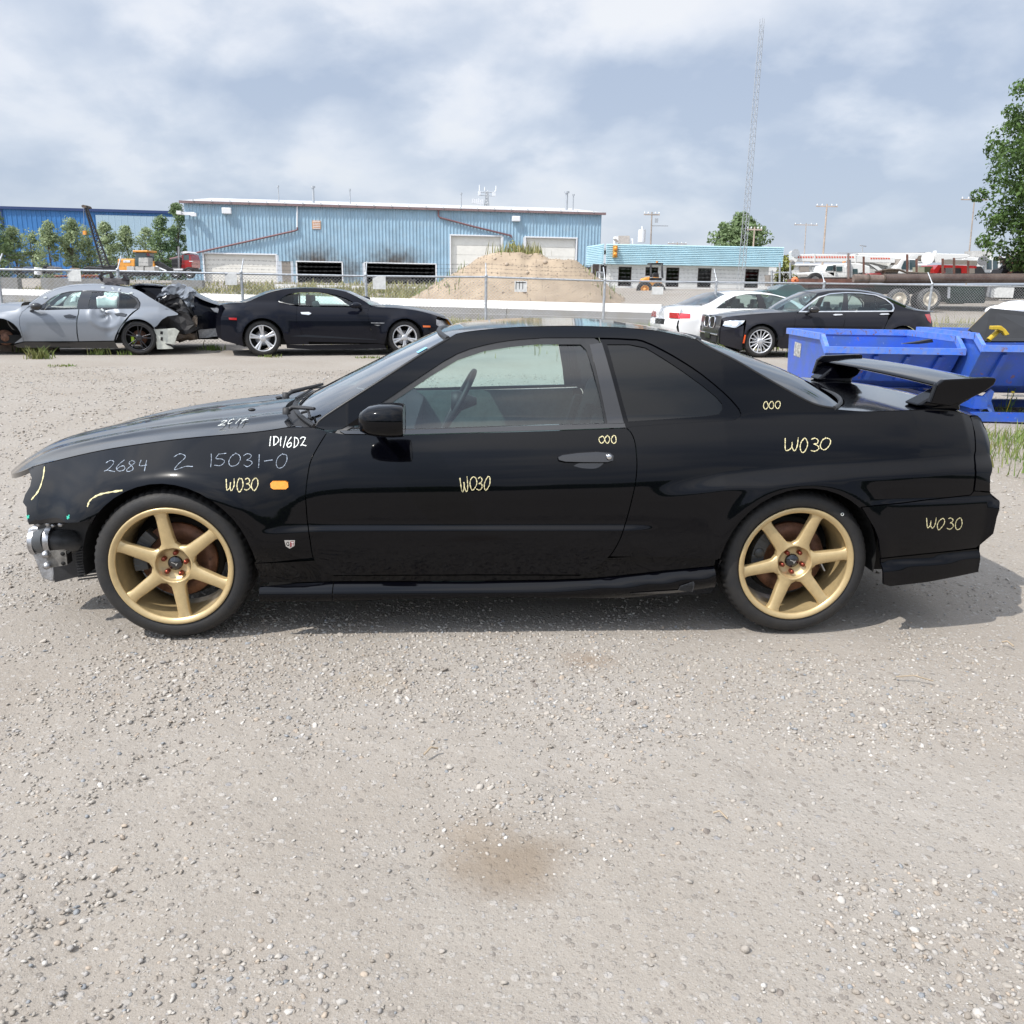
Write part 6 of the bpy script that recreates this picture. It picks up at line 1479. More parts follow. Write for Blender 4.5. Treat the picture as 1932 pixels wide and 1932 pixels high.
B.panel('side_glass', [(742, 96), (830, 105), (895, 123), (955, 162), (990, 190), (780, 189)], CLEAR, off=.012, flange=0, gap=0, grid=.3)
def wtop(name, e_, c_, m_): return B.K.top(name, [(a, float(B.K.I(a, b)), b) for a, b in e_], c_, m_, nv=12, n=14)
zr = {k_: v_ for k_, v_ in ()}
e1 = L_([(400, 150), (470, 108), (500, 96)]); c_1 = [(-.30, 1.04), (.05, 1.22), (.42, 1.385)]
wtop('rear_window', [(p[0], p[1]) for p in L_([(345, 172), (400, 150), (470, 108), (500, 96)])], c_1, glass('blue_rear_glass', (.10, .22, .32)))
e2 = L_([(500, 96), (600, 80), (700, 78), (800, 90)]); wtop('roof', e2, [(.42, 1.385), (.9, 1.435), (1.3, 1.44), (e2[-1][0], 1.40)], WHITE)
e3 = L_([(800, 90), (900, 114), (960, 140), (1040, 180)]); wtop('windshield', e3, [(e2[-1][0], 1.40), (e3[-1][0] - .2, 1.14), (e3[-1][0] + .25, .98)], SHIELD)
wtop('hood', [(e3[-1][0], e3[-1][1]), (3.2, .90), (3.65, .76)], [(e3[-1][0] + .25, .98), (3.3, .95), (3.8, .80)], WHITE)
e4 = L_([(345, 172), (215, 190)]); wtop('boot_lid', e4, [(-.30, 1.04), (-.75, 1.02), (xt - .06, .99)], WHITE)
# tail face
W = B.K.W; vs_ = []; nn_ = 12; zz = [(.99, .0), (.95, -.05), (.80, -.07), (.70, -.05), (.66, -.12), (.50, -.14), (.35, -.08), (.28, 0)]
def tail_pt(v_, z, dx): return Vector((xt - .03 + dx + .10 * abs(v_) ** 3, W / 2 + v_ * (W / 2 - .14), z))
for z, dx in zz:
    for j in range(2 * nn_ + 1): vs_.append(tail_pt((j - nn_) / nn_, z, dx))
k_ = 2 * nn_ + 1; MB().raw(vs_, [(i * k_ + j, (i + 1) * k_ + j, (i + 1) * k_ + j + 1, i * k_ + j + 1) for i in range(len(zz) - 1) for j in range(k_ - 1)], True).build('rear_bumper', WHITE, B.root)
for sg in (-1, 1):
    MB().raw([tail_pt(v_, z, -.075) for z in (.86, .72) for v_ in np.linspace(sg * .50, sg * 1.0, 6)], [(i, i + 1, 7 + i, 6 + i) for i in range(5)]).build('tail_light', REDL, B.root)
tl = [(xt - .03, .86), (xt + .28, .845), (xt + .26, .73), (xt - .03, .72)]; B.K.panel('tail_light', tl, mat('bright_red_lens', (.75, .03, .05), rough=.15, coat=1, var=.3, vscale=20), local=True, off=-.006, gap=0, grid=.1)
MB().box(tuple(tail_pt(0, .62, -.125)), (.02, .52, .14)).build('licence_plate_recess', PLASTIC, B.root)
for cx in (c0, c1):
    for sd in (0, 1): bg_wheel(B, cx, .0, .25, 'five', SILV, sd)
bg_inner(B, -.6, 3.2, .9, (c0, c1), seats=[(1.75, .5, .5, -1), (1.75, 1.35, .5, -1), (.75, .92, 1.2, -1)])
# ============================================================ bins, buildings, mound, trees, machines
Z1 = lambda x, y: (.25 * x, 330.2 + .25 * y); Z2 = lambda x, y: (330.2 + .25 * x, 330.2 + .25 * y); Z3 = lambda x, y: (754.7 + .25 * x, 330.2 + .25 * y)
Z4 = lambda x, y: (1084.9 + .25 * x, 330.2 + .25 * y); Z5 = lambda x, y: (1449.1 + .25 * x, 330.2 + .25 * y)
ID = lambda x, y: (x, y)
class Set:
    """a thing whose parts are laid out at given depths and given real thickness"""
    def __init__(s, name, label, cat, base, T=ID, group=None, rz=0.0):
        s.root = thing(name, base, label, cat, rz=rz, group=group); s.o = Vector(base); s.T = T
    def pt(s, x, y, D): return P(*s.T(x, y), D) - s.o
    def prism(s, name, pts, D, t, m_, bev=0.0, parent=None, label=None):
        q = [s.pt(a, b, D) for a, b in pts]; o = MB().prism([(p.x, p.z) for p in q], D - s.o.y, D - s.o.y + t).build(name, m_, parent or s.root, fix=True)
        if bev: b_ = o.modifiers.new('bevel', 'BEVEL'); b_.width = bev; b_.segments = 2; b_.limit_method = 'ANGLE'
        if label: o['label'] = label
        return o
    def box(s, name, x0, y0, x1, y1, D, t, m_, **k): return s.prism(name, [(x0, y0), (x1, y0), (x1, y1), (x0, y1)], D, t, m_, **k)
    def tube(s, name, pts, D, r, m_, n=8, r2=None, parent=None):
        q = [s.pt(p[0], p[1], p[2] if len(p) > 2 else D) for p in pts]; return MB().tube(q, r, n, r2=r2).build(name, m_, parent or s.root)
    def wheel(s, x, y, D, R, rimr, m_rim, w_=.3, m_ty=None):
        c = s.pt(x, y, D); mb = MB().lathe([(rimr, -w_ / 2 + .03), (R * .85, -w_ / 2), (R - .03, -w_ / 2 + .02), (R, -w_ / 2 + .06), (R, w_ / 2 - .05), (rimr, w_ / 2)], 32, origin=c); t = mb.build('wheel', m_ty or TYRE, s.root)
        MB().lathe([(rimr, -w_ / 2 + .03), (rimr - .03, -w_ / 2 + .02), (rimr - .05, -w_ / 2 + .14), (rimr * .5, -w_ / 2 + .12), (rimr * .42, -w_ / 2 + .02), (0, -w_ / 2)], 24, origin=c).build('rim', m_rim, t); return t
def base_at(px, D, z=None): p = P(px, 540, D); return (p.x, D, float(gz(p.x, D)) if z is None else z)

# ---- blue tipping bins
BLUE = mat('blue_bin_paint', (.022, .085, .46), rough=.38, coat=.25, coat_rough=.2, var=.25, vscale=3.5, dirt=(.045, .105, .34))
specks(BLUE, (.20, .10, .06), 7, .63, .66, .8); specks(BLUE, (.30, .36, .50), 22, .62, .70, .5)
BLUEL = mat('worn_blue_edge', (.06, .17, .62), rough=.5, var=.4, vscale=14, dirt=(.16, .24, .55))
BLKS = mat('black_sheet', (.012, .012, .013), rough=.5, var=.4, vscale=4)
specks(BLUEL, (.22, .12, .07), 16, .58, .64, .8)
YEL = mat('yellow_strut', (.62, .42, .03), rough=.45, var=.25, vscale=8)
def tip_bin(x0, x1, y0, y1, zf, zb, label, sticker=False):
    r = thing('blue_tipping_bin', (x0, y0, 0), label, 'bin', group='blue tipping bins'); W_ = x1 - x0; Dp = y1 - y0; t = .012
    # side plates: level top, stepping down to the low front lip; body leans in below the lip
    prof = [(0, zf), (.16, zb), (Dp, zb), (Dp - .10, .30), (.62, .30), (.30, .42)]
    for s_, nm in ((0, 'end_plate'), (W_ - t, 'end_plate')):
        MB().prism(prof, s_, s_ + t, plane='YZ').build(nm, BLUE, r, fix=True)
    fr_ = MB().raw([(0, .0, zf), (W_, .0, zf), (W_, .30, .42), (0, .30, .42), (W_, .62, .30), (0, .62, .30)], [(0, 1, 2, 3), (3, 2, 4, 5)]).build('front_plate', BLUE, r)
    so_ = fr_.modifiers.new('thick', 'SOLIDIFY'); so_.thickness = .012
    MB().raw([(0, Dp, zb), (W_, Dp, zb), (W_, Dp - .10, .30), (0, Dp - .10, .30)], [(0, 1, 2, 3)]).build('back_plate', BLUE, r)
    MB().box((W_ / 2, Dp * .68, .30), (W_, Dp * .62, .012)).build('floor_plate', BLUE, r)
    # folded rim all round
    rim_ = MB(); h = .075
    def bar(a, b, up=h, w2=.05):
        a, b = Vector(a), Vector(b); d = (b - a).normalized(); n_ = Vector((0, 0, 1)); sd = d.cross(n_).normalized() * w2 / 2
        vs_ = [a - sd, a + sd, a + sd - n_ * up, a - sd - n_ * up, b - sd, b + sd, b + sd - n_ * up, b - sd - n_ * up]
        rim_.raw(vs_, [(0, 1, 2, 3), (7, 6, 5, 4), (0, 4, 5, 1), (1, 5, 6, 2), (2, 6, 7, 3), (3, 7, 4, 0)])
    bar((-.03, -.02, zf + .01), (W_ + .03, -.02, zf + .01)); bar((-.03, Dp, zb + .01), (W_ + .03, Dp, zb + .01))
    for s_ in (-.01, W_ + .01): bar((s_, .16, zb + .011), (s_, Dp, zb + .011)); bar((s_, -.02, zf + .012), (s_, .17, zb + .012), up=.085)
    rim_.build('rim', BLUEL, r, fix=True)
    for k_ in range(4):
        xx = W_ * (.14 + .24 * k_); a = Vector((xx, .01, zf - .10)); b = Vector((xx - .02, .27, .43))
        MB().raw([a + Vector((-.03, -.004, 0)), a + Vector((.03, -.004, 0)), b + Vector((.03, -.05, 0)), b + Vector((-.03, -.05, 0)), a + Vector((-.03, .03, 0)), a + Vector((.03, .03, 0)), b + Vector((.03, .02, 0)), b + Vector((-.03, .02, 0))],
                 [(0, 1, 2, 3), (4, 7, 6, 5), (0, 3, 7, 4), (1, 5, 6, 2), (0, 4, 5, 1), (3, 2, 6, 7)]).build('rib', BLUE, r)
    sk = MB()
    for xx in (.18, W_ - .18): sk.box((xx, Dp * .55, .21), (.16, Dp * .85, .14)); sk.prism([(Dp * .1, .07), (Dp * .95, .07), (Dp * .8, .30), (Dp * .35, .30)], xx - .02, xx + .02, plane='YZ')
    sk.box((W_ / 2, .12, .06), (W_ - .1, .10, .10)).box((W_ / 2, Dp - .2, .06), (W_ - .1, .10, .10)); sk.build('skid_base', BLUE, r)
    if sticker:
        MB().raw([(-.004, Dp * .62, zb - .16), (-.004, Dp * .80, zb - .15), (-.004, Dp * .80, zb - .33), (-.004, Dp * .62, zb - .34)], [(0, 1, 2, 3)]).build('worn_label', mat('worn_label', (.42, .42, .40), rough=.7, var=.5, vscale=30, dirt=(.15, .14, .13)), r)
    return r
zf1 = P(1561, 655, 10.3).z; zb1 = P(1466, 620, 11.8).z; xa = P(1561, 655, 10.3).x; xb = P(1816, 655, 10.3).x
tip_bin(xa, xb, 10.3, 11.8, zf1, zb1, 'empty blue steel tipping bin behind the coupe rear wing', True)
zf2 = P(1850, 652, 9.95).z; zb2 = P(1742, 619, 11.5).z; xa2 = P(1850, 652, 9.95).x
tip_bin(max(xa2, xb + .06), xa2 + 2.0, 9.95, 11.6, zf2, zb2, 'blue tipping bin at the right edge holding black and yellow scrap')
Z6 = lambda x, y: (1651 + .1455 * x, 452.8 + .1455 * y)
s_ = Set('leaning_lid', 'black steel lid with yellow stays leaning up in the right blue bin', 'scrap panel', (P(1900, 640, 10.5).x, 10.5, .75), Z6)
a, b, c_, d_, e_ = s_.pt(1215, 1170, 10.9), s_.pt(1490, 900, 11.2), s_.pt(2300, 990, 11.3), s_.pt(2300, 1330, 10.4), s_.pt(1400, 1330, 10.5)
o = MB().raw([a, b, c_, d_, e_], [(0, 1, 2, 3, 4)]).build('lid_sheet', BLKS, s_.root); q_ = o.modifiers.new('t', 'SOLIDIFY'); q_.thickness = .02
MB().tube([a, b], .012, 6).build('lid_edge', mat('rusty_yellow_edge', (.30, .20, .05), rough=.6, var=.4), s_.root)
s_.tube('yellow_stay', [(1470, 1300, 10.3), (1610, 1170, 10.35)], 0, .030, YEL); s_.prism('yellow_bracket', [(1520, 1115), (1640, 1112), (1700, 1160), (1750, 1225), (1690, 1245), (1660, 1190), (1600, 1165), (1515, 1165)], 10.25, .07, YEL, bev=.008)
s_ = Set('white_sack', 'crumpled white sack lying behind the black lid in the right bin', 'sack', (P(1900, 600, 12.2).x, 12.2, .9), Z6)
mb = MB(); 
for (x, y, r) in ((1640, 925, .16), (1740, 915, .17), (1860, 900, .22), (1960, 900, .22)): mb.sphere(s_.pt(x, y, 12.2), r, 8, (1.4, 1, .55))
o = mb.build('sack_body', mat('white_plastic_sack', (.78, .79, .80), rough=.6, var=.1, bump=.5, bscale=12), s_.root)
s_ = Set('rubber_strip', 'black curved trim strip lying on the rim of the empty blue bin', 'trim strip', (P(1740, 648, 10.9).x, 10.9, .8), lambda x, y: (1438.7 + .2554 * x, 603.8 + .2554 * y))
s_.prism('strip', [(1045, 176), (1150, 162), (1255, 142), (1262, 165), (1150, 178)], 10.8, .10, BLKS)
s_ = Set('bent_blue_guard', 'torn blue plastic guard standing in weeds before the right bin', 'plastic guard', PZ(1850, 790), lambda x, y: (1438.7 + .2554 * x, 603.8 + .2554 * y))
D_ = s_.o.y
for i, pl in enumerate(([(1520, 640), (1600, 590), (1690, 510), (1712, 530), (1690, 600), (1720, 690), (1690, 700), (1650, 640), (1600, 690), (1570, 680)], [(1700, 690), (1900, 705), (1930, 722), (1740, 715), (1620, 712)])): s_.prism('guard_piece', pl, D_ + .03 * i, .03, BLUEL)

# ---- facades
class Facade:
    def __init__(s, name, label, A, B, cat='building'):
        s.A = Vector(A); s.B = Vector(B); d = s.B - s.A; d.z = 0; s.len = d.length; s.rz = math.atan2(d.y, d.x); s.u = d.normalized(); s.n = Vector((-s.u.y, s.u.x, 0))
        s.root = thing(name, s.A, label, cat, rz=s.rz)
    def fp(s, px, py, dep=0.0):
        d = ray(px, py); c = cam_o - s.A - s.n * dep; t = -c.dot(s.n) / d.dot(s.n); p = cam_o + d * t - s.A; return p.dot(s.u), p.z
    def rect(s, T, x0, y0, x1, y1, dep=0.0):
        a = s.fp(*T(x0, y0), dep); b = s.fp(*T(x1, y1), dep); return [min(a[0], b[0]), min(a[1], b[1]), max(a[0], b[0]), max(a[1], b[1])]
def corr_wall(root, L0, L1, zb, zt, openings, m_, pitch=.33, rib=.10, proud=.06, name='wall_sheet'):
    mb = MB(); u = L0
    while u < L1 - 1e-3:
        ue = min(u + pitch, L1); spans = [(zb, zt)]
        for (a0, b0, a1, b1) in openings:
            if a0 < ue - .02 and a1 > u + .02:
                ns = []
                for (p_, q_) in spans:
                    if b0 > p_: ns.append((p_, min(q_, b0)))
                    if b1 < q_: ns.append((max(p_, b1), q_))
                spans = [s_ for s_ in ns if s_[1] - s_[0] > .02]
        for (p_, q_) in spans:
            x = [u, u + pitch - rib - .03, u + pitch - rib, u + pitch - .03, u + pitch]; y = [0, 0, -proud, -proud, 0]; x = [min(v_, ue) for v_ in x]
            vs_ = [(x[i], y[i], z) for z in (p_, q_) for i in range(5)]; mb.raw(vs_, [(i, i + 1, 6 + i, 5 + i) for i in range(4)])
        u = ue
    return mb.build(name, m_, root)
def soot_blue(name, col, spots):
    mt = mat(name, col, rough=.45, var=.12, vscale=.8); t = mt.node_tree; b = t.nodes['Principled BSDF']; src = b.inputs['Base Color'].links[0].from_socket if b.inputs['Base Color'].links else None
    co = t.nodes.new('ShaderNodeTexCoord'); sp = t.nodes.new('ShaderNodeSeparateXYZ'); t.links.new(co.outputs['Object'], sp.inputs[0]); nz = t.nodes.new('ShaderNodeTexNoise'); nz.inputs['Scale'].default_value = 1.5; nz.inputs['Detail'].default_value = 5; t.links.new(co.outputs['Object'], nz.inputs['Vector'])
    for (u, z, ru, rz_, k_) in spots:
        def M2(op, a, b_=None):
            n_ = t.nodes.new('ShaderNodeMath'); n_.operation = op
            for i, v_ in enumerate((a, b_)):
                if v_ is None: continue
                if isinstance(v_, (int, float)): n_.inputs[i].default_value = v_
                else: t.links.new(v_, n_.inputs[i])
            return n_.outputs[0]
        dx = M2('DIVIDE', M2('SUBTRACT', sp.outputs[0], u), ru); dz_ = M2('DIVIDE', M2('SUBTRACT', sp.outputs[2], z), rz_)
        dd_ = M2('ADD', M2('SQRT', M2('ADD', M2('MULTIPLY', dx, dx), M2('MULTIPLY', dz_, dz_))), M2('MULTIPLY', M2('SUBTRACT', nz.outputs[0], .5), .9))
        mr = t.nodes.new('ShaderNodeMapRange'); mr.interpolation_type = 'SMOOTHSTEP'; mr.inputs[1].default_value = 1.0; mr.inputs[2].default_value = .0; mr.inputs[3].default_value = 0; mr.inputs[4].default_value = k_; t.links.new(dd_, mr.inputs[0])
        mx = t.nodes.new('ShaderNodeMix'); mx.data_type = 'RGBA'; mx.inputs[7].default_value = (.09, .07, .055, 1); t.links.new(mr.outputs[0], mx.inputs[0]); t.links.new(src, mx.inputs[6]); src = mx.outputs[2]
    t.links.new(src, b.inputs['Base Color']); return mt
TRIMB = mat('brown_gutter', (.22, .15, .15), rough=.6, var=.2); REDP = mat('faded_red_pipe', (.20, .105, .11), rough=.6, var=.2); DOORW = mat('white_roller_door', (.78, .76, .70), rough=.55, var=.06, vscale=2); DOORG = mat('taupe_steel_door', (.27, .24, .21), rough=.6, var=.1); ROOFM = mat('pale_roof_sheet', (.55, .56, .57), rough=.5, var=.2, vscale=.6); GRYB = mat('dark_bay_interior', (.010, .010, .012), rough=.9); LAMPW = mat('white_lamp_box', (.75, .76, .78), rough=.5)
a = P(360, 530, 84); b = P(1128, 542, 90); F1 = Facade('metal_workshop', 'long light blue corrugated steel workshop with roller doors and two dark sooty bays', (a.x, 84, .9), (b.x, 90, .9))
zt = (F1.fp(360, 381)[1] + F1.fp(1128, 402)[1]) / 2; L0, L1 = 0.0, F1.len
ops = dict(doorL=F1.rect(Z2, 215, 592, 770, 806), man=F1.rect(Z2, 803, 650, 878, 810), bay1=F1.rect(Z2, 920, 655, 1262, 806), bay2=F1.rect(Z3, -265, 665, 268, 815), door3=F1.rect(Z3, 383, 455, 760, 720), door4=F1.rect(Z3, 948, 470, 1322, 720))
for k_ in ('bay1', 'bay2', 'doorL', 'man'): ops[k_][1] = -.3
for k_ in ('door3', 'door4'): ops[k_][1] = -.2
SB = soot_blue('light_blue_cladding', (.32, .47, .58), [((ops['bay1'][0] + ops['bay1'][2]) / 2 - .3, ops['bay1'][3], 3.6, 2.2, .95), ((ops['bay2'][0] + ops['bay2'][2]) / 2 - .6, ops['bay2'][3], 4.4, 2.2, .95), (ops['bay1'][2] + .8, ops['bay1'][3] - 1, 1.8, 2.4, .7)])
specks(SB, (.42, .50, .54), 1.2, .50, .75, .45); specks(SB, (.20, .22, .22), .9, .60, .85, .5)
corr_wall(F1.root, L0, L1, -.6, zt, list(ops.values()), SB)
MB().box((L0 - .05, 8, (zt - .6) / 2), (.1, 16, zt + .5)).box((L1 + .05, 8, (zt - .6) / 2), (.1, 16, zt + .5)).build('end_wall', SB, F1.root)
MB().raw([(-.4, -.35, zt + .05), (L1 + .4, -.35, zt + .05), (L1 + .4, 16, zt + 1.75), (-.4, 16, zt + 1.75)], [(0, 1, 2, 3)]).build('roof', ROOFM, F1.root)
MB().box((L1 / 2, -.25, zt - .05), (L1 + .9, .28, .22)).build('gutter', TRIMB, F1.root)
for k_ in range(24): MB().box((L1 * (k_ + .5) / 24, -.42, zt + .10), (.12, .06, .16)).build('gutter_bracket', ROOFM, F1.root)
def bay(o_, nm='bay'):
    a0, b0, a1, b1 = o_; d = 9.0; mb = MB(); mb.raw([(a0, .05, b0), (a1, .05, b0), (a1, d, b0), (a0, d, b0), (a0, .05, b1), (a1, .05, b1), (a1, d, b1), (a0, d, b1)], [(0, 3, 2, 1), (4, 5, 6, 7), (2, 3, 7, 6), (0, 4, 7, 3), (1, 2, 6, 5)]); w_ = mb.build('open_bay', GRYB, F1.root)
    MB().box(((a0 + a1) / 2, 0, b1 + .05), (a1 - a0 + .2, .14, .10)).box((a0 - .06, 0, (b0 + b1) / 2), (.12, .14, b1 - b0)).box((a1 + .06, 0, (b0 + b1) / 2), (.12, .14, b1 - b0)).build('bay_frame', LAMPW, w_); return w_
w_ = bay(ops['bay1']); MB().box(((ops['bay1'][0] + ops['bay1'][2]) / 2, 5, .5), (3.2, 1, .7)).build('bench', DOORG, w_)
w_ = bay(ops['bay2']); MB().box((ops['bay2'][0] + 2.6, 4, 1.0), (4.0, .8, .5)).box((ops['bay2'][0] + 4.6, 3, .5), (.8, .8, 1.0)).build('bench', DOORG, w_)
for k_ in ('doorL', 'door3', 'door4'):
    a0, b0, a1, b1 = ops[k_]; n_ = 6; top_ = b1 - .02
    fr_ = MB().box(((a0 + a1) / 2, -.01, b1 + .04), (a1 - a0 + .24, .16, .12)).box((a0 - .05, -.01, (b0 + b1) / 2), (.12, .16, b1 - b0)).box((a1 + .05, -.01, (b0 + b1) / 2), (.12, .16, b1 - b0)).build('door_frame', LAMPW, F1.root)
    dr = MB().box(((a0 + a1) / 2, .30, (b0 + b1) / 2), (a1 - a0, .04, b1 - b0)).build('roller_door', DOORW, F1.root)
    for i in range(n_): z0 = b0 + (b1 - b0) * i / n_; z1 = b0 + (b1 - b0) * (i + 1) / n_; MB().box(((a0 + a1) / 2, .262, (z0 + z1) / 2), (a1 - a0 - .03, .035, z1 - z0 - .035), bev=.008).build('door_panel', DOORW, dr)
a0, b0, a1, b1 = ops['man']; MB().box(((a0 + a1) / 2, .06, (b0 + b1) / 2), (a1 - a0, .05, b1 - b0)).build('side_door', DOORG, F1.root)
def onf(F_, T, pts, dep): return [(lambda q: (q[0], dep, q[1]))(F_.fp(*T(a, b), dep)) for a, b in pts]
MB().tube(onf(F1, Z2, [(922, 235), (922, 400)], -.16), .075, 8).build('downpipe', LAMPW, F1.root); MB().tube(onf(F1, Z2, [(922, 395), (925, 412), (900, 422), (140, 592), (0, 626), (-40, 634)], -.20), .085, 8).build('drain_pipe', REDP, F1.root)
MB().tube(onf(F1, Z3, [(290, 258), (290, 310), (305, 322), (540, 385), (840, 458), (842, 475)], -.18), .085, 8).build('drain_pipe', REDP, F1.root)
for (T, x, y, w2, h2) in ((Z2, 390, 270, .85, .55), (Z3, 876, 330, .8, .5)):
    q_ = F1.fp(*T(x, y), -.3); MB().box((q_[0], -.25, q_[1]), (w2, .5, h2), bev=.06).build('wall_lamp', LAMPW, F1.root)
q_ = F1.fp(*Z2(90, 292)); MB().box((q_[0], -.3, q_[1]), (1.5, .14, .28)).box((q_[0] + .7, -.5, q_[1] - .1), (.5, .5, .3)).box((q_[0] - .6, -.5, q_[1] + .05), (.4, .4, .3)).build('wall_lamp', LAMPW, F1.root)
v = F1.rect(Z2, 1036, 344, 1101, 410); w_ = MB().box(((v[0] + v[2]) / 2, -.03, (v[1] + v[3]) / 2), (v[2] - v[0], .12, v[3] - v[1])).build('wall_vent', mat('orange_louvre', (.70, .38, .20), rough=.6), F1.root)
for i in range(5): MB().box(((v[0] + v[2]) / 2, -.11, v[1] + (v[3] - v[1]) * (i + .5) / 5), (v[2] - v[0] - .12, .05, .05)).build('louvre_slat', LAMPW, w_)
for (x, y, T, h2, r_) in ((783, 195, Z2, 1.3, .06), (1045, 200, Z2, 1.3, .12), (1322, 212, Z2, 1.2, .06), (462, 232, Z3, 1.1, .06), (1255, 258, Z3, 1.6, .15), (1305, 262, Z3, 1.4, .07)):
    q_ = F1.fp(*T(x, y), 6); z0 = zt + .65; MB().cyl((q_[0], 6, z0), (q_[0], 6, q_[1] + h2), r_, 8).cyl((q_[0], 6, q_[1] + h2), (q_[0], 6, q_[1] + h2 + .18), r_ * 1.9, 8).build('roof_vent', GALV, F1.root)
# antenna cluster on a short lattice behind the roof
s_ = Set('antenna_tower', 'cell antenna cluster on a lattice stub above the workshop roof', 'antenna', base_at(916, 108), Z3)
D_ = 108
s_.tube('lattice_leg', [(640, 232), (648, 120)], D_, .06, GALV); s_.tube('lattice_leg', [(670, 232), (662, 120)], D_, .06, GALV); s_.tube('lattice_leg', [(655, 420), (655, 120)], D_ + .8, .08, GALV)
for i in range(5): s_.tube('brace', [(642, 225 - 22 * i), (668, 203 - 22 * i)], D_, .03, GALV)
s_.tube('crossbar', [(590, 128), (722, 132)], D_, .05, GALV); s_.tube('crossbar', [(600, 152), (715, 158)], D_, .04, GALV)
for (x, y0, y1) in ((600, 75, 118), (640, 90, 118), (725, 82, 120)): s_.tube('whip_antenna', [(x, y0), (x, y1)], D_, .07, LAMPW)
for (x, y0, y1, w2) in ((594, 120, 155, 10), (604, 122, 150, 8), (702, 126, 160, 10), (716, 115, 160, 8), (548, 178, 215, 10), (562, 180, 215, 10), (578, 182, 218, 12), (592, 178, 220, 10), (608, 184, 222, 12), (622, 184, 222, 10)): s_.box('panel_antenna', x - w2 / 2, y0, x + w2 / 2, y1, D_ - .3, .2, LAMPW)

# bright blue building at far left
a = P(-140, 523, 116); b = P(372, 530, 122); F2 = Facade('bright_blue_warehouse', 'deep blue steel warehouse with one pale panel behind young trees at far left', (a.x, 116, .8), (b.x, 122, .8))
zt2 = F2.fp(100, 396)[1]; corr_wall(F2.root, 0, F2.len, -.5, zt2, [], mat('deep_blue_cladding', (.04, .17, .42), rough=.45, var=.12, vscale=.5), pitch=.6, rib=.18, proud=.05)
MB().box((F2.len / 2, -.1, zt2 + .1), (F2.len + .5, .4, .35)).build('roof_edge', mat('navy_edge', (.02, .045, .14), rough=.5), F2.root); MB().box((F2.len / 2, 9, zt2 / 2), (F2.len, 17.5, zt2)).build('building_core', GRYB, F2.root)
v = F2.rect(Z1, 722, 300, 1430, 720); _pp = corr_wall(F2.root, v[0], v[2], -.4, v[3], [], mat('grey_blue_panel', (.34, .46, .55), rough=.5, var=.08), pitch=.8, rib=.06, proud=.02, name='pale_panel'); _pp.location = (0, -.14, 0)
v = F2.rect(Z1, 28, 240, 40, 720); MB().box(((v[0] + v[2]) / 2, -.12, v[3] / 2), (.3, .12, v[3])).build('downpipe', mat('navy_pipe', (.02, .05, .16), rough=.5), F2.root)

# ---- office with ribbed fascia
a = P(*Z4(217, 870), 72); b = P(*Z4(1530, 868), 73); F3 = Facade('site_office', 'low white block office with a ribbed pale blue metal fascia', (a.x, 72, a.z), (b.x, 73, a.z))
WB_ = mat('white_block_wall', (.72, .72, .70), rough=.8, var=.06, vscale=1); FAS = mat('pale_blue_fascia', (.50, .72, .80), rough=.45, var=.08, vscale=.7)
wt = (F3.fp(*Z4(215, 672))[1] + F3.fp(*Z4(1530, 699))[1]) / 2; ft = (F3.fp(*Z4(218, 520))[1] + F3.fp(*Z4(1538, 548))[1]) / 2; Lw = F3.fp(*Z4(1457, 800))[0]; Lf = F3.len
wins = [F3.rect(Z4, *w2) for w2 in ((222, 685, 234, 800), (330, 692, 422, 838), (533, 695, 626, 762), (690, 698, 780, 845), (930, 703, 1022, 849), (1288, 710, 1378, 852))]
mb = MB(); rows = 7; rh = (wt + .05) / rows
def wall_blocks(Lw, wt, wins):
    ublk = []; zc = -.3; 
    # courses of large blocks with recessed joints, cut round the windows
    k_ = 0
    while zc < wt - .02:
        z1 = min(zc + rh, wt); u = -(.5 if k_ % 2 else 0)
        while u < Lw:
            ue = min(u + 1.15, Lw); segs = [(max(u, 0) + .012, ue - .012)]
            for w2 in wins:
                if w2[1] < z1 - .05 and w2[3] > zc + .05: segs = [q for s2 in segs for q in ((s2[0], min(s2[1], w2[0])), (max(s2[0], w2[2]), s2[1])) if q[1] - q[0] > .03]
            for s2 in segs: ublk.append((s2[0], s2[1], zc + .012, z1 - .012))
            u = ue
        zc = z1; k_ += 1
    return ublk
blk = wall_blocks(Lw, wt, wins)
core = MB(); 
us = sorted(set([0, Lw] + [c for w2 in wins for c in (w2[0], w2[2])])); 
for i in range(len(us) - 1):
    um = (us[i] + us[i + 1]) / 2; zz_ = [(-.4, wt)]
    for w2 in wins:
        if w2[0] <= um <= w2[2]: zz_ = [(-.4, w2[1]), (w2[3], wt)]
    for (p_, q_) in zz_: core.box((um, .12, (p_ + q_) / 2), (us[i + 1] - us[i], .16, q_ - p_))
core.build('wall', WB_, F3.root)
for (u0, u1, z0, z1) in blk: MB().box(((u0 + u1) / 2, .03, (z0 + z1) / 2), (u1 - u0, .04, z1 - z0)).build('wall_block', WB_, F3.root)
WG = glass('dark_window_glass', (.02, .02, .022)); WF = mat('dark_window_frame', (.05, .035, .03), rough=.5)
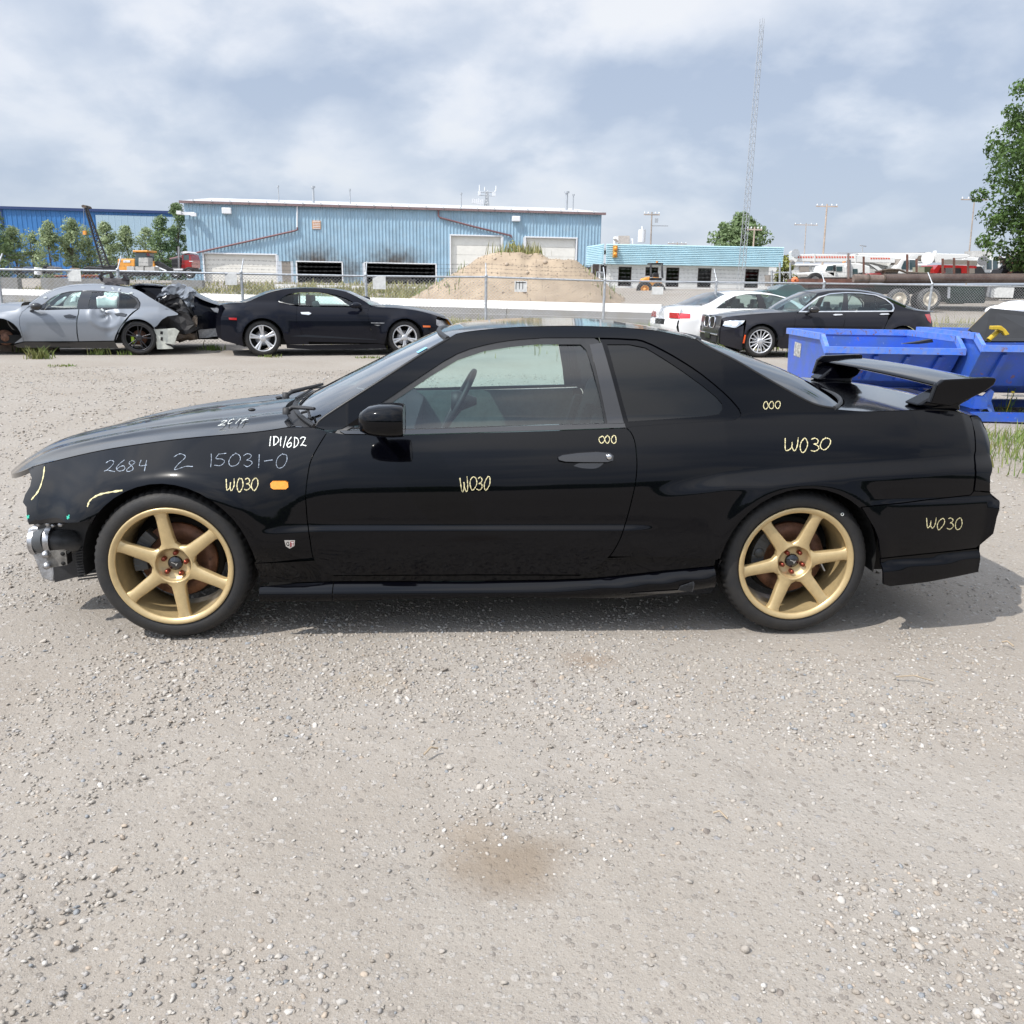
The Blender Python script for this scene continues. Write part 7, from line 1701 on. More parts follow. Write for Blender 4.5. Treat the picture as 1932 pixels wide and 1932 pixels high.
for w2 in wins:
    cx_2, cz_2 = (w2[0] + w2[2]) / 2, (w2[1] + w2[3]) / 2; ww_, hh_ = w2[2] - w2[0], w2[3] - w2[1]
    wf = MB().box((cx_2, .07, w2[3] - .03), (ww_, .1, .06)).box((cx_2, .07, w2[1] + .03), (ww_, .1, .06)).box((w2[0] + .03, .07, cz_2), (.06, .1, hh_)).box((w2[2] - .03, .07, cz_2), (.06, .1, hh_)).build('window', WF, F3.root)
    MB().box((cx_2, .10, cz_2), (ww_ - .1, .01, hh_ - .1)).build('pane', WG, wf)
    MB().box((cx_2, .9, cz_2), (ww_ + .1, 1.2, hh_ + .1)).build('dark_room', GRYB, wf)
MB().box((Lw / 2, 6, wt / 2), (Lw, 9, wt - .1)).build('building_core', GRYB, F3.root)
MB().box((Lf / 2, 5, ft - .35), (Lf - .2, 10, .2)).build('roof', ROOFM, F3.root)
nr = 11; fh = (ft - wt) / nr
fas = MB().box((Lf / 2, -.45, (wt + ft) / 2), (Lf, .06, ft - wt)).box((Lf / 2, 0, wt + .03), (Lf, 1.0, .05)).build('fascia', FAS, F3.root)
fl_ = Vector((-3.0, 3.2, 0)); fd = fl_.normalized()
for i in range(nr):
    z0 = wt + fh * i; MB().prism([(-.60, z0 + fh * .30), (-.60, z0 + fh * .75), (-.47, z0 + fh * .95), (-.47, z0 + fh * .2)], -.02, Lf, plane='YZ').build('fascia_rib', FAS, F3.root)
A2 = P(*Z4(215, 600), 72 - .45); B2_ = P(*Z4(92, 600), 76.5); rv = B2_ - A2; rv.z = 0; ln = rv.length; rz2 = math.atan2(rv.y, rv.x) - F3.rz; M2_ = Matrix.Rotation(rz2, 3, 'Z'); off2 = Vector(((A2 - F3.A).dot(F3.u), (A2 - F3.A).dot(F3.n), 0))
def ret(nm, bx, m_): 
    o = bx.build(nm, m_, F3.root); o.location = off2; o.rotation_euler = (0, 0, rz2); return o
ret('fascia_return', MB().box((ln / 2, .0, (wt + ft) / 2), (ln, .06, ft - wt)), FAS)
for i in range(nr): z0 = wt + fh * i; ret('fascia_rib', MB().box((ln / 2, .05, z0 + fh * .45), (ln, .12, fh * .5)), FAS)
ret('wall_return', MB().box((ln / 2 + .3, -.6, wt / 2), (ln, .3, wt)), WB_)
wp = [F3.fp(*Z4(x, 800), 1.5)[0] for x in (160, 176)]; 
o = MB().box((0, 0, 0), (.5, .1, 1.6)).build('corner_window', WF, F3.root); o.location = off2 + M2_ @ Vector((1.5, .0 - .6 + .7, 0)) * 0 + Vector(((F3.fp(*Z4(167, 740), 1.0))[0], .9, wt * .62))
# fascia signal lamp, roof unit
q_ = F3.fp(*Z4(300, 578), -.6); w_ = MB().box((q_[0], -.75, q_[1]), (.34, .4, .95), bev=.05).build('signal_lamp', mat('amber_housing', (.45, .25, .05), rough=.5, var=.3), F3.root)
MB().sphere((q_[0] - .02, -.98, q_[1] + .22), .15, 8).sphere((q_[0] - .02, -.98, q_[1] - .2), .15, 8).build('lamp_lens', AMBER, w_)
s_ = Set('roof_unit', 'boxy air conditioning unit with cowls on the office roof', 'rooftop unit', (P(*Z4(370, 500), 76).x, 76, F3.A.z + ft - .25), Z4)
s_.box('cabinet', 330, 458, 412, 522, 76, 1.6, mat('beige_grey_cabinet', (.42, .38, .34), rough=.6, var=.15)); s_.box('side_cabinet', 300, 462, 330, 520, 76.3, 1.2, LAMPW); s_.box('side_cabinet', 412, 478, 438, 520, 76.2, 1.2, LAMPW)
s_.prism('cowl', [(292, 484), (310, 482), (330, 500), (325, 506), (308, 500)], 75.7, .5, DOORG)
# ---- ladder rack leaning at the wall corner
# ---- gravel mound
def mound():
    c = P(985, 560, 53); g0 = float(gz(c.x, 53)); root = thing('gravel_mound', (c.x, 53, g0 - .1), 'big tan gravel mound in front of the workshop roller doors', 'mound')
    n_ = 90; V = []; 
    ztop = P(965, 477, 53).z - g0 + .1
    for j in range(n_):
        for i in range(n_):
            u = (i / (n_ - 1) * 2 - 1); v_ = (j / (n_ - 1) * 2 - 1); x = u * 7.6; y = v_ * 5.0
            a = math.atan2(v_, u); wob = .10 * noise.noise(Vector((math.cos(a) * 1.5, math.sin(a) * 1.5, 3)))
            def cone(cx, cy, rx, ry, h, fl=.12):
                d = math.sqrt(((x - cx) / rx) ** 2 + ((y - cy) / ry) ** 2) + wob; return h * min(1.0, max(0.0, (1.03 - d) / (1 - fl)))
            z = max(cone(-.45, 0, 6.3, 4.4, ztop * .99, .20), cone(1.4, -.3, 4.9, 4.0, ztop * .86, .34), cone(-2.9, .4, 3.4, 3.2, ztop * .50, .2))
            rill = noise.noise(Vector((x * 1.3 + 9, y * .25, 1))) * .13 * min(1, z) + noise.noise(Vector((x * 3, y * 3, 2))) * .05 * min(1, z * 2) + noise.noise(Vector((x * 9, y * 9, 2))) * .03 * min(1, z * 2)
            V.append((x, y, z + rill - (.25 if z <= 0 else 0)))
    F_ = np.array([(j * n_ + i, j * n_ + i + 1, (j + 1) * n_ + i + 1, (j + 1) * n_ + i) for j in range(n_ - 1) for i in range(n_ - 1)])
    me = big_mesh('heap', np.array(V), F_); me.shade_smooth()
    link('heap', me, mat('mound_gravel', (.36, .285, .205), rough=.95, var=.2, vscale=.9, bump=1.0, bscale=9, dirt=(.30, .235, .17)), root)
    rg = np.random.default_rng(3); pts = []; V_ = np.array(V)
    for k_ in range(900):
        i = rg.integers(len(V)); x, y, z = V[i]
        if z > .3 and (abs(x) > 3.5 or z > ztop * .93) and y < 3: pts.append((x, y, z - .03))
    rx = np.array([p for p in pts]); blades('mound_weed', rx, rg.uniform(.1, .6, len(rx)), GRASS, wid=.03, seed=4, parent=root)['kind'] = 'stuff'
    st = np.array([V[i] for i in rg.integers(0, len(V), 2600) if V[i][2] > .15]); V0, F0 = ico(1); r = rg.uniform(.02, .055, len(st)) * (1 + 2 * (rg.random(len(st)) < .02))
    PV = (V0[None] * r[:, None, None] + st[:, None, :]).reshape(-1, 3); PF = (F0[None] + (np.arange(len(st)) * len(V0))[:, None, None]).reshape(-1, 3)
    o = link('mound_stones', big_mesh('mound_stones', PV, PF), mat('mound_stone', (.38, .31, .24), rough=.9, var=.3, vscale=2), root); o['kind'] = 'stuff'
    # tall weeds on the crest
    pts = [(rg.normal() * .7 - .3, rg.normal() * .3, ztop * .96) for _ in range(240)]; blades('crest_weed', pts, rg.uniform(.2, .95, 240), GRASSD, wid=.035, seed=14, parent=root)['kind'] = 'stuff'
mound()

# ---- poles and mast
WOODP = mat('utility_pole_wood', (.36, .31, .27), rough=.85, var=.3, vscale=2); WOODL = mat('pale_pole_wood', (.46, .37, .30), rough=.85, var=.3, vscale=2)
def pole(x0, y0, x1, y1, D, label, arm=1.2, m_=WOODP, r=.10, extra=None, arm_dy=2):
    c = P(x1, y1, D); t = P(x0, y0, D); g0 = float(gz(c.x, D)); s2 = Set('utility_pole', label, 'utility pole', (c.x, D, g0)); s2.root['group'] = 'utility poles'
    MB().tube([(0, 0, 0), (t.x - c.x, 0, t.z - g0)], r, 8, r2=r * .65).build('pole', m_, s2.root); zt_ = t.z - g0; xx = t.x - c.x
    if arm:
        MB().box((xx, 0, zt_ - .25), (arm * 2, .12, .12)).build('crossarm', m_, s2.root)
        for k_ in (-.9, -.45, .45, .9): MB().lathe([(.03, 0), (.06, .05), (.06, .14), (.03, .2), (0, .2)], 8, origin=(xx + k_ * arm, 0, zt_ - .19), axis='Z').build('insulator', LAMPW, s2.root)
    return s2, xx, zt_
s2, xx, zt_ = pole(1230, 400, 1229, 459, 90, 'dark utility pole with transformer behind the office roof', .8)
MB().cyl((xx - .9, 0, zt_ - 2.9), (xx - .9, 0, zt_ - 1.7), .38, 14).cyl((xx - .9, 0, zt_ - 1.7), (xx - .9, 0, zt_ - 1.35), .08, 8).build('transformer', LAMPW, s2.root); MB().box((xx + .9, 0, zt_ - 1.3), (1.6, .1, .1)).box((xx + .5, 0, zt_ - .8), (.3, .2, .4)).build('switch_arm', GALV, s2.root)
MB().tube([(xx, 0, zt_ - 3.3), (xx - 5, .5, zt_ - 5.2), (xx - 9, 1, zt_ - 6.0)], .03, 4).build('service_wire', WIRE, s2.root)
pole(1521, 421, 1520, 478, 130, 'distant pale utility pole left of the tallest pole', 1.7); pole(1560.5, 385, 1555, 478, 100, 'tall pale brown utility pole right of the radio mast', 1.2, WOODL, .13)
pole(1839, 372, 1835, 456, 95, 'utility pole beside the big tree at right', 1.4); pole(1278, 457, 1278, 462, 140, 'tip of a far utility pole above the office fascia', 1.5)
pole(1424, 428, 1422, 465, 84, 'short pole in front of the round tree behind the office', .7, WOODL)
def mast():
    D = 68; b = P(*Z4(1248, 865), D); t = P(1429, 150, D); g0 = float(gz(b.x, D)); H_ = t.z - g0 + 4.0
    root = thing('radio_mast', (b.x, D, g0), 'tall slim lattice radio mast rising in front of the office', 'mast'); 
    dx = (t.x - b.x) / (t.z - g0); w0, w1 = .30, .17
    def leg(i, z): w_ = w0 + (w1 - w0) * z / H_; a = 2 * math.pi * i / 3 + .35; return Vector((dx * z + w_ * math.cos(a), w_ * math.sin(a), z))
    for i in range(3): MB().tube([leg(i, 0), leg(i, H_)], .024, 6).build('mast_leg', GALV, root)
    br_ = MB(); z = 0; k_ = 0
    while z < H_ - .5:
        for i in range(3): br_.tube([leg(i, z), leg((i + 1) % 3, z + .5)], .012, 4, cap=False); br_.tube([leg(i, z), leg((i + 1) % 3, z)], .010, 4, cap=False)
        z += .5; k_ += 1
    o = br_.build('mast_bracing', GALV, root); o['kind'] = 'stuff'
mast()
# airliner? no: gull-like floodlight arm beyond the crane
s_ = Set('floodlight', 'tiny floodlight arm above the white crane boom', 'floodlight', base_at(1627, 120), Z5); s_.tube('arm', [(690, 530), (740, 540), (735, 533)], 120, .08, GALV); s_.tube('post', [(712, 545), (712, 640)], 120, .08, GALV)

# ---- trees
TL = [mat('tree_leaf_mid', (.19, .26, .12), rough=.5, var=.5, vscale=1.2, dirt=(.11, .16, .07)), mat('tree_leaf_light', (.34, .40, .23), rough=.5, var=.4, vscale=1.2, dirt=(.20, .26, .13)), mat('tree_leaf_big', (.10, .17, .045), rough=.5, var=.5, vscale=.8, dirt=(.045, .08, .025))]
BARK = mat('bark', (.13, .10, .075), rough=.9, var=.4, vscale=6, bump=.6, bscale=14)
def leafy(mt_):
    t = mt_.node_tree; b = t.nodes['Principled BSDF']; b.inputs['Specular IOR Level'].default_value = .3; o_ = t.nodes['Material Output']; tr = t.nodes.new('ShaderNodeBsdfTranslucent'); mx = t.nodes.new('ShaderNodeMixShader'); mx.inputs[0].default_value = .35
    t.links.new(b.inputs['Base Color'].links[0].from_socket, tr.inputs[0]); t.links.new(b.outputs[0], mx.inputs[1]); t.links.new(tr.outputs[0], mx.inputs[2]); t.links.new(mx.outputs[0], o_.inputs[0])
for mt_ in TL: leafy(mt_)
def tree(name, label, base, prof, H_, n, leaf, m_, seed, clumps=60, trunk=.12, group=None, cl_r=.16, sparse=0.0):
    """prof(u) -> (half width, x offset) at relative height u"""
    rg = np.random.default_rng(seed); root = thing(name, base, label, 'tree', group=group); C = []
    while len(C) < clumps:
        u = rg.random() ** .85; w_, ox = prof(u)
        if w_ <= 0: continue
        a = rg.random() * 6.283; rr = w_ * math.sqrt(rg.uniform(.10, 1)) * rg.uniform(.6, 1.22); C.append((ox + rr * math.cos(a), rr * math.sin(a), u * H_, w_))
    C = np.array(C); cr = cl_r * H_ ** .5 * rg.uniform(.6, 1.35, len(C)); ci = rg.integers(0, len(C), n)
    d = rg.normal(size=(n, 3)); d /= np.linalg.norm(d, axis=1)[:, None]; d[:, 2] *= .75
    p = C[ci, :3] + d * (cr[ci] * rg.uniform(.35, 1.05, n) ** .6)[:, None]
    nrm = d + rg.normal(size=(n, 3)) * .55 + np.array([0, 0, .35]); nrm /= np.linalg.norm(nrm, axis=1)[:, None]
    t1 = np.cross(nrm, rg.normal(size=(n, 3))); t1 /= np.linalg.norm(t1, axis=1)[:, None]; t2 = np.cross(nrm, t1); s3 = (leaf * rg.uniform(.55, 1.3, n))[:, None]
    V = np.stack([p - t1 * s3, p - t2 * s3 * .55 + nrm * s3 * .15, p + t1 * s3, p + t2 * s3 * .55 + nrm * s3 * .15], 1).reshape(-1, 3); F_ = np.arange(n)[:, None] * 4 + np.array([[0, 1, 2, 3]])
    o = link('crown', big_mesh('crown', V, F_), m_, root)
    tb = MB(); top = Vector((prof(.8)[1], 0, H_ * .82)); tb.tube([(0, 0, -.2), (prof(.2)[1] * .5, 0, H_ * .25), (prof(.5)[1] * .8, 0, H_ * .55), top], [trunk, trunk * .8, trunk * .5, trunk * .15], 8)
    for k_ in range(min(26, clumps // 2)):
        c = C[rg.integers(len(C))]; z0 = max(.12 * H_, c[2] * rg.uniform(.45, .75)); st = Vector((prof(min(1, z0 / H_))[1] * .7, 0, z0)); e2 = Vector(c[:3]); tb.tube([st, st.lerp(e2, .5) + Vector((0, 0, .04 * H_)), e2], [trunk * .35, trunk * .2, trunk * .06], 5)
    tb.build('trunk', BARK, root); return root
# big tree at the right edge
D_ = 46; tb_ = P(1990, 580, D_); g0 = float(gz(tb_.x, D_)); H_ = P(1990, 20, D_).z - g0; sx = D_ / FPX / 1.0
def prof_big(u):
    lft = np.interp(u, [0, .16, .22, .34, .44, .54, .64, .74, .84, .92, 1], [0, 70, 128, 146, 142, 143, 130, 112, 88, 50, 5]); return float(lft) * .0288, 0.0
tree('big_tree', 'large leafy green poplar tree filling the right edge behind the trucks', (tb_.x, D_, g0), prof_big, H_, 60000, .115, TL[2], 5, clumps=620, trunk=.32, cl_r=.20)
s2 = (P(1990, 300, D_).x - P(1885, 300, D_).x)
# round tree behind the office
D_ = 98; c = P(1391, 540, D_); g0 = float(gz(c.x, D_)); H_ = P(1391, 409, D_).z - g0
tree('round_tree', 'broad round green tree rising behind the office roof', (c.x, D_, g0), lambda u: (float(np.interp(u, [0, .3, .45, .62, .8, .92, 1], [0, 1.0, 3.3, 3.5, 2.5, 1.4, .2])), 0), H_, 9000, .22, TL[0], 6, clumps=120, trunk=.3, cl_r=.30)
# young trees in front of the blue warehouse
lab = ['leftmost dark young tree at the picture edge', 'low dark green bush right of the leftmost tree', 'slim young tree before the deep blue wall', 'pale yellow green young tree before the blue wall', 'widest pale green young tree before the blue wall', 'young tree just left of the crane boom', 'young tree just right of the crane boom', 'low tree before the pale wall panel', 'small tree behind the orange digger cab', 'bushy tree behind the red truck', 'tallest dark tree touching the workshop corner']
for i, (x, ty, hw, mi, n) in enumerate(((4, 402, 24, 0, 3000), (33, 432, 19, 1, 1800), (66, 434, 17, 1, 1800), (99, 421, 19, 1, 2600), (141, 416, 22, 1, 3200), (171, 430, 15, 1, 1800), (208, 424, 20, 1, 2300), (246, 430, 21, 1, 2300), (282, 436, 18, 1, 1800), (309, 413, 22, 0, 3000), (341, 386, 23, 0, 4200))):
    D_ = 93 + (i % 3) * 2; c = P(x, 520, D_); g0 = float(gz(c.x, D_)); H_ = P(x, ty, D_).z - g0; hwm = hw * D_ / FPX * 1.12
    tree('young_tree', lab[i], (c.x, D_, g0), (lambda hwm, i=i: lambda u: (float(np.interp(u, [0, .12, .3 + .05 * (i % 3), .6, .85, 1], [.25, .75, 1.0, .85 - .1 * (i % 2), .5, .05])) * hwm, .12 * hwm * math.sin(5 * u + i)))(hwm), H_, int(n * 1.3), .13, TL[mi], 20 + i, clumps=46, trunk=.09, group='young trees before the blue warehouse', cl_r=.25)
D_ = 78; c = P(*Z5(125, 790), D_); g0 = float(gz(c.x, D_)); H_ = P(*Z5(125, 620), D_).z - g0
tree('yellow_bush', 'yellow green shrub at the right end of the office', (c.x, D_, g0), lambda u: (float(np.interp(u, [0, .3, .7, 1], [.9, 1.3, .8, .1])), 0), H_, 2600, .12, mat('yellow_leaf', (.22, .22, .04), rough=.5, var=.4, vscale=2, dirt=(.10, .13, .03)), 40, clumps=40, trunk=.06, cl_r=.2)
for i, (x0, x1, y0, D_) in enumerate(((810, 920, 570, 68), (1185, 1300, 860, 0), )):
    if D_ == 0: continue
tree('tall_weed', 'tall yellow-topped weeds standing before the workshop between the roller doors', (P(*Z3(860, 600), 70).x, 70, float(gz(P(*Z3(860, 600), 70).x, 70))), lambda u: (.9 - .5 * u, 0), P(*Z3(860, 530), 70).z - 1.2, 900, .08, mat('weed_yellow', (.30, .30, .06), rough=.6, var=.5, vscale=4), 50, clumps=40, trunk=.02, cl_r=.10)

# ---- left yard machines
ORG = mat('digger_orange', (.75, .33, .06), rough=.45, var=.15, vscale=3); CABG = mat('cab_glass', (.05, .08, .09), rough=.1, coat=1); CBLK = mat('concrete_block', (.47, .46, .44), rough=.85, var=.15, vscale=3); RED = paint('truck_red', (.38, .015, .015), rough=.35); BLKP = mat('machine_black', (.02, .02, .022), rough=.5, var=.3)
D_ = 75; s_ = Set('orange_digger', 'orange digger with a grey cab parked behind stacked concrete blocks', 'excavator', base_at(245, D_), Z1)
s_.prism('engine_cover', [(886, 640), (895, 632), (1010, 632), (1018, 645), (1018, 728), (888, 728)], D_, 2.2, ORG, bev=.08); s_.prism('cab', [(1018, 584), (1104, 584), (1110, 690), (1018, 690)], D_, 1.6, CABG, bev=.05)
s_.box('cab_roof', 1000, 568, 1113, 583, D_ - .2, 2.0, ORG, bev=.05); s_.prism('boom', [(1128, 652), (1150, 648), (1168, 690), (1135, 690)], D_, .5, ORG); s_.prism('dipper_arm', [(1150, 660), (1190, 648), (1300, 712), (1290, 735), (1235, 735)], D_ + .3, .35, BLKP); s_.tube('hydraulic_ram', [(1175, 690), (1255, 725)], D_, .07, LAMPW)
s_.box('decal', 930, 643, 982, 660, D_ - .03, .04, LAMPW); s_.box('track', 890, 728, 1120, 760, D_ - .1, 2.6, BLKP)
for i, (x0, y0, x1, y1, lb) in enumerate(((955, 690, 1014, 735, 'pale concrete block, left one of the bottom row by the digger'), (1020, 690, 1084, 736, 'pale concrete block, middle of the bottom row by the digger'), (1090, 692, 1168, 737, 'pale concrete block, right one of the bottom row by the digger'), (1045, 624, 1120, 688, 'pale concrete block standing on top of the others before the digger cab'))):
    s_ = Set('stacked_block', lb, 'concrete block', (P(*Z1((x0 + x1) / 2, y1), 72).x, 72, P(*Z1(x0, y1), 72).z), Z1); s_.box('block', x0, y0, x1, y1, 72, .9, CBLK, bev=.04); s_.box('lifting_lug', (x0 + x1) / 2 - 5, y0 - 5, (x0 + x1) / 2 + 5, y0, 72.4, .1, BLKP)
D_ = 78; s_ = Set('red_truck', 'red semi truck with black sleeper at the workshop corner', 'truck', base_at(343, D_), Z1)
s_.prism('cab', [(1372, 600), (1430, 596), (1444, 640), (1446, 700), (1425, 712), (1368, 710)], D_, 2.2, RED, bev=.06); s_.prism('sleeper', [(1292, 632), (1345, 622), (1366, 625), (1366, 705), (1296, 705)], D_, 2.3, BLKP, bev=.06); s_.prism('sun_visor', [(1360, 580), (1402, 574), (1418, 588), (1372, 594)], D_ - .1, 2.4, LAMPW); s_.box('windscreen', 1385, 602, 1425, 640, D_ - .02, .1, CABG)
s_.tube('exhaust_stack', [(1349, 540), (1351, 705)], D_ - .2, .09, STEEL); s_.box('bumper', 1305, 706, 1378, 720, D_ - .3, .4, LAMPW); s_.box('mirror', 1428, 648, 1452, 654, D_ - .5, .2, LAMPW); s_.box('frame', 1290, 708, 1460, 735, D_, 2.0, BLKP); s_.wheel(1330, 738, D_ - .1, .5, .28, STEEL); s_.wheel(1430, 738, D_ - .1, .5, .28, STEEL)
D_ = 82; s_ = Set('crane_boom', 'dark lattice crane boom leaning left in front of the blue warehouse', 'crane', base_at(195, D_), Z1)
pa, pb = [(772, 690), (640, 240)], [(826, 690), (652, 232)]
for d2 in (0, .9):
    for q_ in (pa, pb): s_.tube('boom_chord', [(*q_[0], D_ + d2), (*q_[1], D_ + d2)], 0, .09, BLKP)
n_ = 17
for i in range(n_):
    u = i / n_; v_ = (i + 1) / n_; l1 = (pa[0][0] + (pa[1][0] - pa[0][0]) * u, pa[0][1] + (pa[1][1] - pa[0][1]) * u); r1 = (pb[0][0] + (pb[1][0] - pb[0][0]) * v_, pb[0][1] + (pb[1][1] - pb[0][1]) * v_); r0 = (pb[0][0] + (pb[1][0] - pb[0][0]) * u, pb[0][1] + (pb[1][1] - pb[0][1]) * u)
    s_.tube('lattice_bar', [l1, r1], D_, .045, BLKP, n=5); s_.tube('lattice_bar', [l1, r0], D_, .045, BLKP, n=5)
s_.prism('boom_head', [(612, 232), (625, 224), (648, 232), (655, 246), (640, 250), (620, 245)], D_ - .1, 1.0, MUD); s_.tube('hook_line', [(632, 250), (634, 420)], D_, .02, WIRE, n=4); s_.prism('hook_block', [(624, 420), (644, 420), (646, 450), (624, 450)], D_, .3, ORG)
s_.box('machinery_house', 740, 680, 870, 725, D_, 2.4, BLKP, bev=.05)
for i, (x0, y0, x1, y1, m_, lb, nm, cat) in enumerate(((100, 690, 150, 745, BLKP, 'dark steel bin in scrap row at far left', 'scrap_bin', 'bin'), (165, 690, 240, 735, mat('scrap_blue', (.05, .08, .14), rough=.5), 'dark blue scrap skip under the young trees', 'scrap_skip', 'skip'), (280, 700, 298, 752, LAMPW, 'upright white drum in the scrap row', 'white_drum', 'drum'), (318, 682, 340, 745, BLKP, 'dark upright steel column in the scrap row', 'steel_column', 'steel part'), (345, 690, 420, 735, mat('scrap_grey', (.16, .15, .15), rough=.7, var=.4), 'grey scrap machine in the yard below the pale trees', 'scrap_machine', 'scrap part'), (405, 755, 505, 772, mat('rusty_beam', (.42, .13, .06), rough=.8, var=.3), 'stack of rust red beams on the left concrete wall', 'beam_stack', 'steel beams'), (612, 752, 735, 774, mat('rusty_beam_b', (.45, .14, .07), rough=.8, var=.3), 'second stack of rust red beams left of the roof junk', 'beam_stack', 'steel beams'), (620, 690, 735, 745, BLKP, 'black scrap heap at the foot of the crane boom', 'scrap_heap', 'scrap heap'), (520, 700, 560, 722, mat('scrap_tan', (.32, .24, .18), rough=.8), 'small tan crate in the scrap row', 'tan_crate', 'crate'))):
    D_ = 71; s_ = Set(nm, lb, cat, (P(*Z1((x0 + x1) / 2, y1), D_).x, D_, P(*Z1(x0, y1), D_).z), Z1)
    w2 = (x1 - x0)
    if 'drum' in nm: s_.tube('drum', [((x0 + x1) / 2, y1), ((x0 + x1) / 2, y0)], D_, .30, m_, n=14)
    elif 'beam' in nm:
        for r_ in range(3): s_.box('beam', x0 + 3 * r_, y0 + (y1 - y0) * r_ / 3 + 1, x1 - 2 * r_, y0 + (y1 - y0) * (r_ + 1) / 3, D_ + .2 * r_, .3, m_)
    else:
        s_.prism('body', [(x0, y1), (x0 + w2 * .08, y0 + 6), (x0 + w2 * .4, y0), (x1 - w2 * .2, y0 + 4), (x1, y0 + 14), (x1 - w2 * .05, y1)], D_, 1.2, m_, bev=.05); s_.box('rail', x0 - 3, y0 + (y1 - y0) * .35, x1 + 3, y0 + (y1 - y0) * .48, D_ - .1, 1.4, BLKP)

# ---- forklift in front of the office
D_ = 60; s_ = Set('forklift', 'orange and dark roller machine with roll bar parked before the office window', 'compact loader', base_at(1230, D_, P(*Z4(600, 898), 60).z), Z4)
s_.prism('body', [(508, 800), (520, 780), (560, 768), (655, 775), (655, 830), (580, 845), (575, 890), (520, 888), (505, 860)], D_, 1.5, ORG, bev=.06); s_.tube('roll_bar', [(572, 780), (572, 668), (655, 668), (660, 780)], D_, .08, BLKP); s_.tube('roll_bar', [(572, 780), (572, 668), (655, 668), (660, 780)], D_ + 1.2, .08, BLKP); s_.box('canopy', 566, 664, 666, 674, D_, 1.3, BLKP)
s_.prism('seat', [(585, 780), (590, 745), (610, 733), (632, 740), (636, 780)], D_ + .3, .6, BLKP, bev=.05); s_.box('engine_cover', 560, 775, 655, 808, D_ - .02, 1.5, BLKP, bev=.04)
for x in (578, 645): s_.tube('lamp', [(x, 772), (x, 776)], D_ - .1, .11, LAMPW)
s_.wheel(525, 865, D_ - .05, .55, .28, ORG); s_.wheel(625, 870, D_ - .05, .50, .26, ORG); s_.tube('beacon', [(619, 662), (620, 650)], D_ + .3, .07, AMBER)
s_ = Set('ladder_rack', 'pale tubular gate leaning at the left corner of the office', 'gate', (P(*Z4(190, 860), 66).x, 66, P(*Z4(190, 868), 66).z), Z4)
for x in (165, 178, 205, 220): s_.tube('tube', [(x, 730), (x - 6, 865)], 66, .035, GALV)
for y in (732, 780, 830): s_.tube('tube', [(163, y), (222, y + 4)], 66, .035, GALV)

# ---- right: warehouse, cranes, trucks, trailer with pipe
D_ = 120; s_ = Set('pale_warehouse', 'low pale warehouse far behind the white cranes', 'building', base_at(1600, D_), Z5)
s_.box('wall', 60, 680, 2200, 800, D_, 12, mat('pale_wall', (.60, .60, .58), rough=.7, var=.1, vscale=.3)); s_.box('roof_band', 60, 668, 1200, 682, D_ - .3, 13, mat('pale_band', (.75, .76, .78), rough=.5)); s_.box('loading_door', 240, 690, 310, 775, D_ - .2, .3, DOORG); s_.box('loading_door', 330, 690, 400, 775, D_ - .2, .3, mat('mid_grey_door', (.35, .36, .36), rough=.6))
s_.box('upper_block', 520, 583, 1200, 672, D_ + 4, 10, mat('grey_block', (.30, .31, .33), rough=.7))
CRW = paint('crane_white', (.72, .72, .70), rough=.4, dust=.1); STR = mat('red_stripe', (.60, .10, .06), rough=.5)
D_ = 62; s_ = Set('telescopic_crane', 'white telescopic crane with long red-striped boom and slanted cab', 'crane', base_at(1640, D_), Z5)
s_.prism('outer_boom', [(210, 600), (350, 596), (660, 604), (960, 622), (960, 664), (660, 658), (210, 652)], D_, .7, CRW, bev=.03); s_.prism('boom_head', [(186, 580), (205, 566), (224, 578), (228, 640), (210, 665), (186, 640)], D_ - .1, .9, CRW, bev=.04)
s_.tube('sheave', [(207, 590, D_ - .15), (207, 590, D_ - .05)], 0, .28, GALV, n=14); s_.prism('hook_block', [(180, 655), (200, 650), (205, 668), (190, 680)], D_, .3, STEEL)
for i in range(22):
    x0 = 222 + i * 19.6; s_.prism('boom_stripe', [(x0, 613), (x0 + 12, 613), (x0 + 15, 627), (x0 + 3, 627)], D_ - .012, .012, STR)
for i in range(8): x0 = 772 + i * 19; s_.prism('boom_stripe', [(x0, 624), (x0 + 13, 624), (x0 + 16, 636), (x0 + 3, 636)], D_ - .012, .012, STR)
for x in (350, 660): s_.box('boom_collar', x - 4, 594, x + 4, 662, D_ - .05, .8, CRW)
s_.prism('inner_boom', [(680, 590), (1100, 588), (1500, 596), (1530, 610), (1500, 625), (900, 690), (760, 660), (690, 630)], D_ + 1.0, .9, CRW, bev=.04)
s_.prism('turntable', [(700, 640), (960, 625), (1120, 640), (1130, 745), (760, 745)], D_ + 1.2, 2.0, CRW, bev=.05)
s_.prism('cab', [(958, 712), (1012, 630), (1125, 636), (1135, 746), (985, 746)], D_ - .6, 1.6, CRW, bev=.05); s_.prism('cab_window', [(1006, 700), (1028, 648), (1062, 640), (1062, 712), (1010, 712)], D_ - .64, .05, CABG); s_.prism('cab_window', [(1068, 640), (1118, 642), (1118, 714), (1068, 714)], D_ - .64, .05, CABG)
s_.prism('windscreen_panel', [(958, 712), (1000, 632), (1018, 632), (985, 712)], D_ - .5, 1.2, DOORG); s_.prism('lift_ram', [(760, 668), (830, 690), (900, 742), (860, 742)], D_ - .1, .3, CRW)
s_.prism('winch', [(1155, 640), (1175, 606), (1200, 604), (1205, 640), (1190, 648)], D_ - .2, .8, MUD); s_.tube('winch_drum', [(1205, 628, D_ - .6), (1205, 628, D_ + .3)], 0, .42, CRW, n=16)
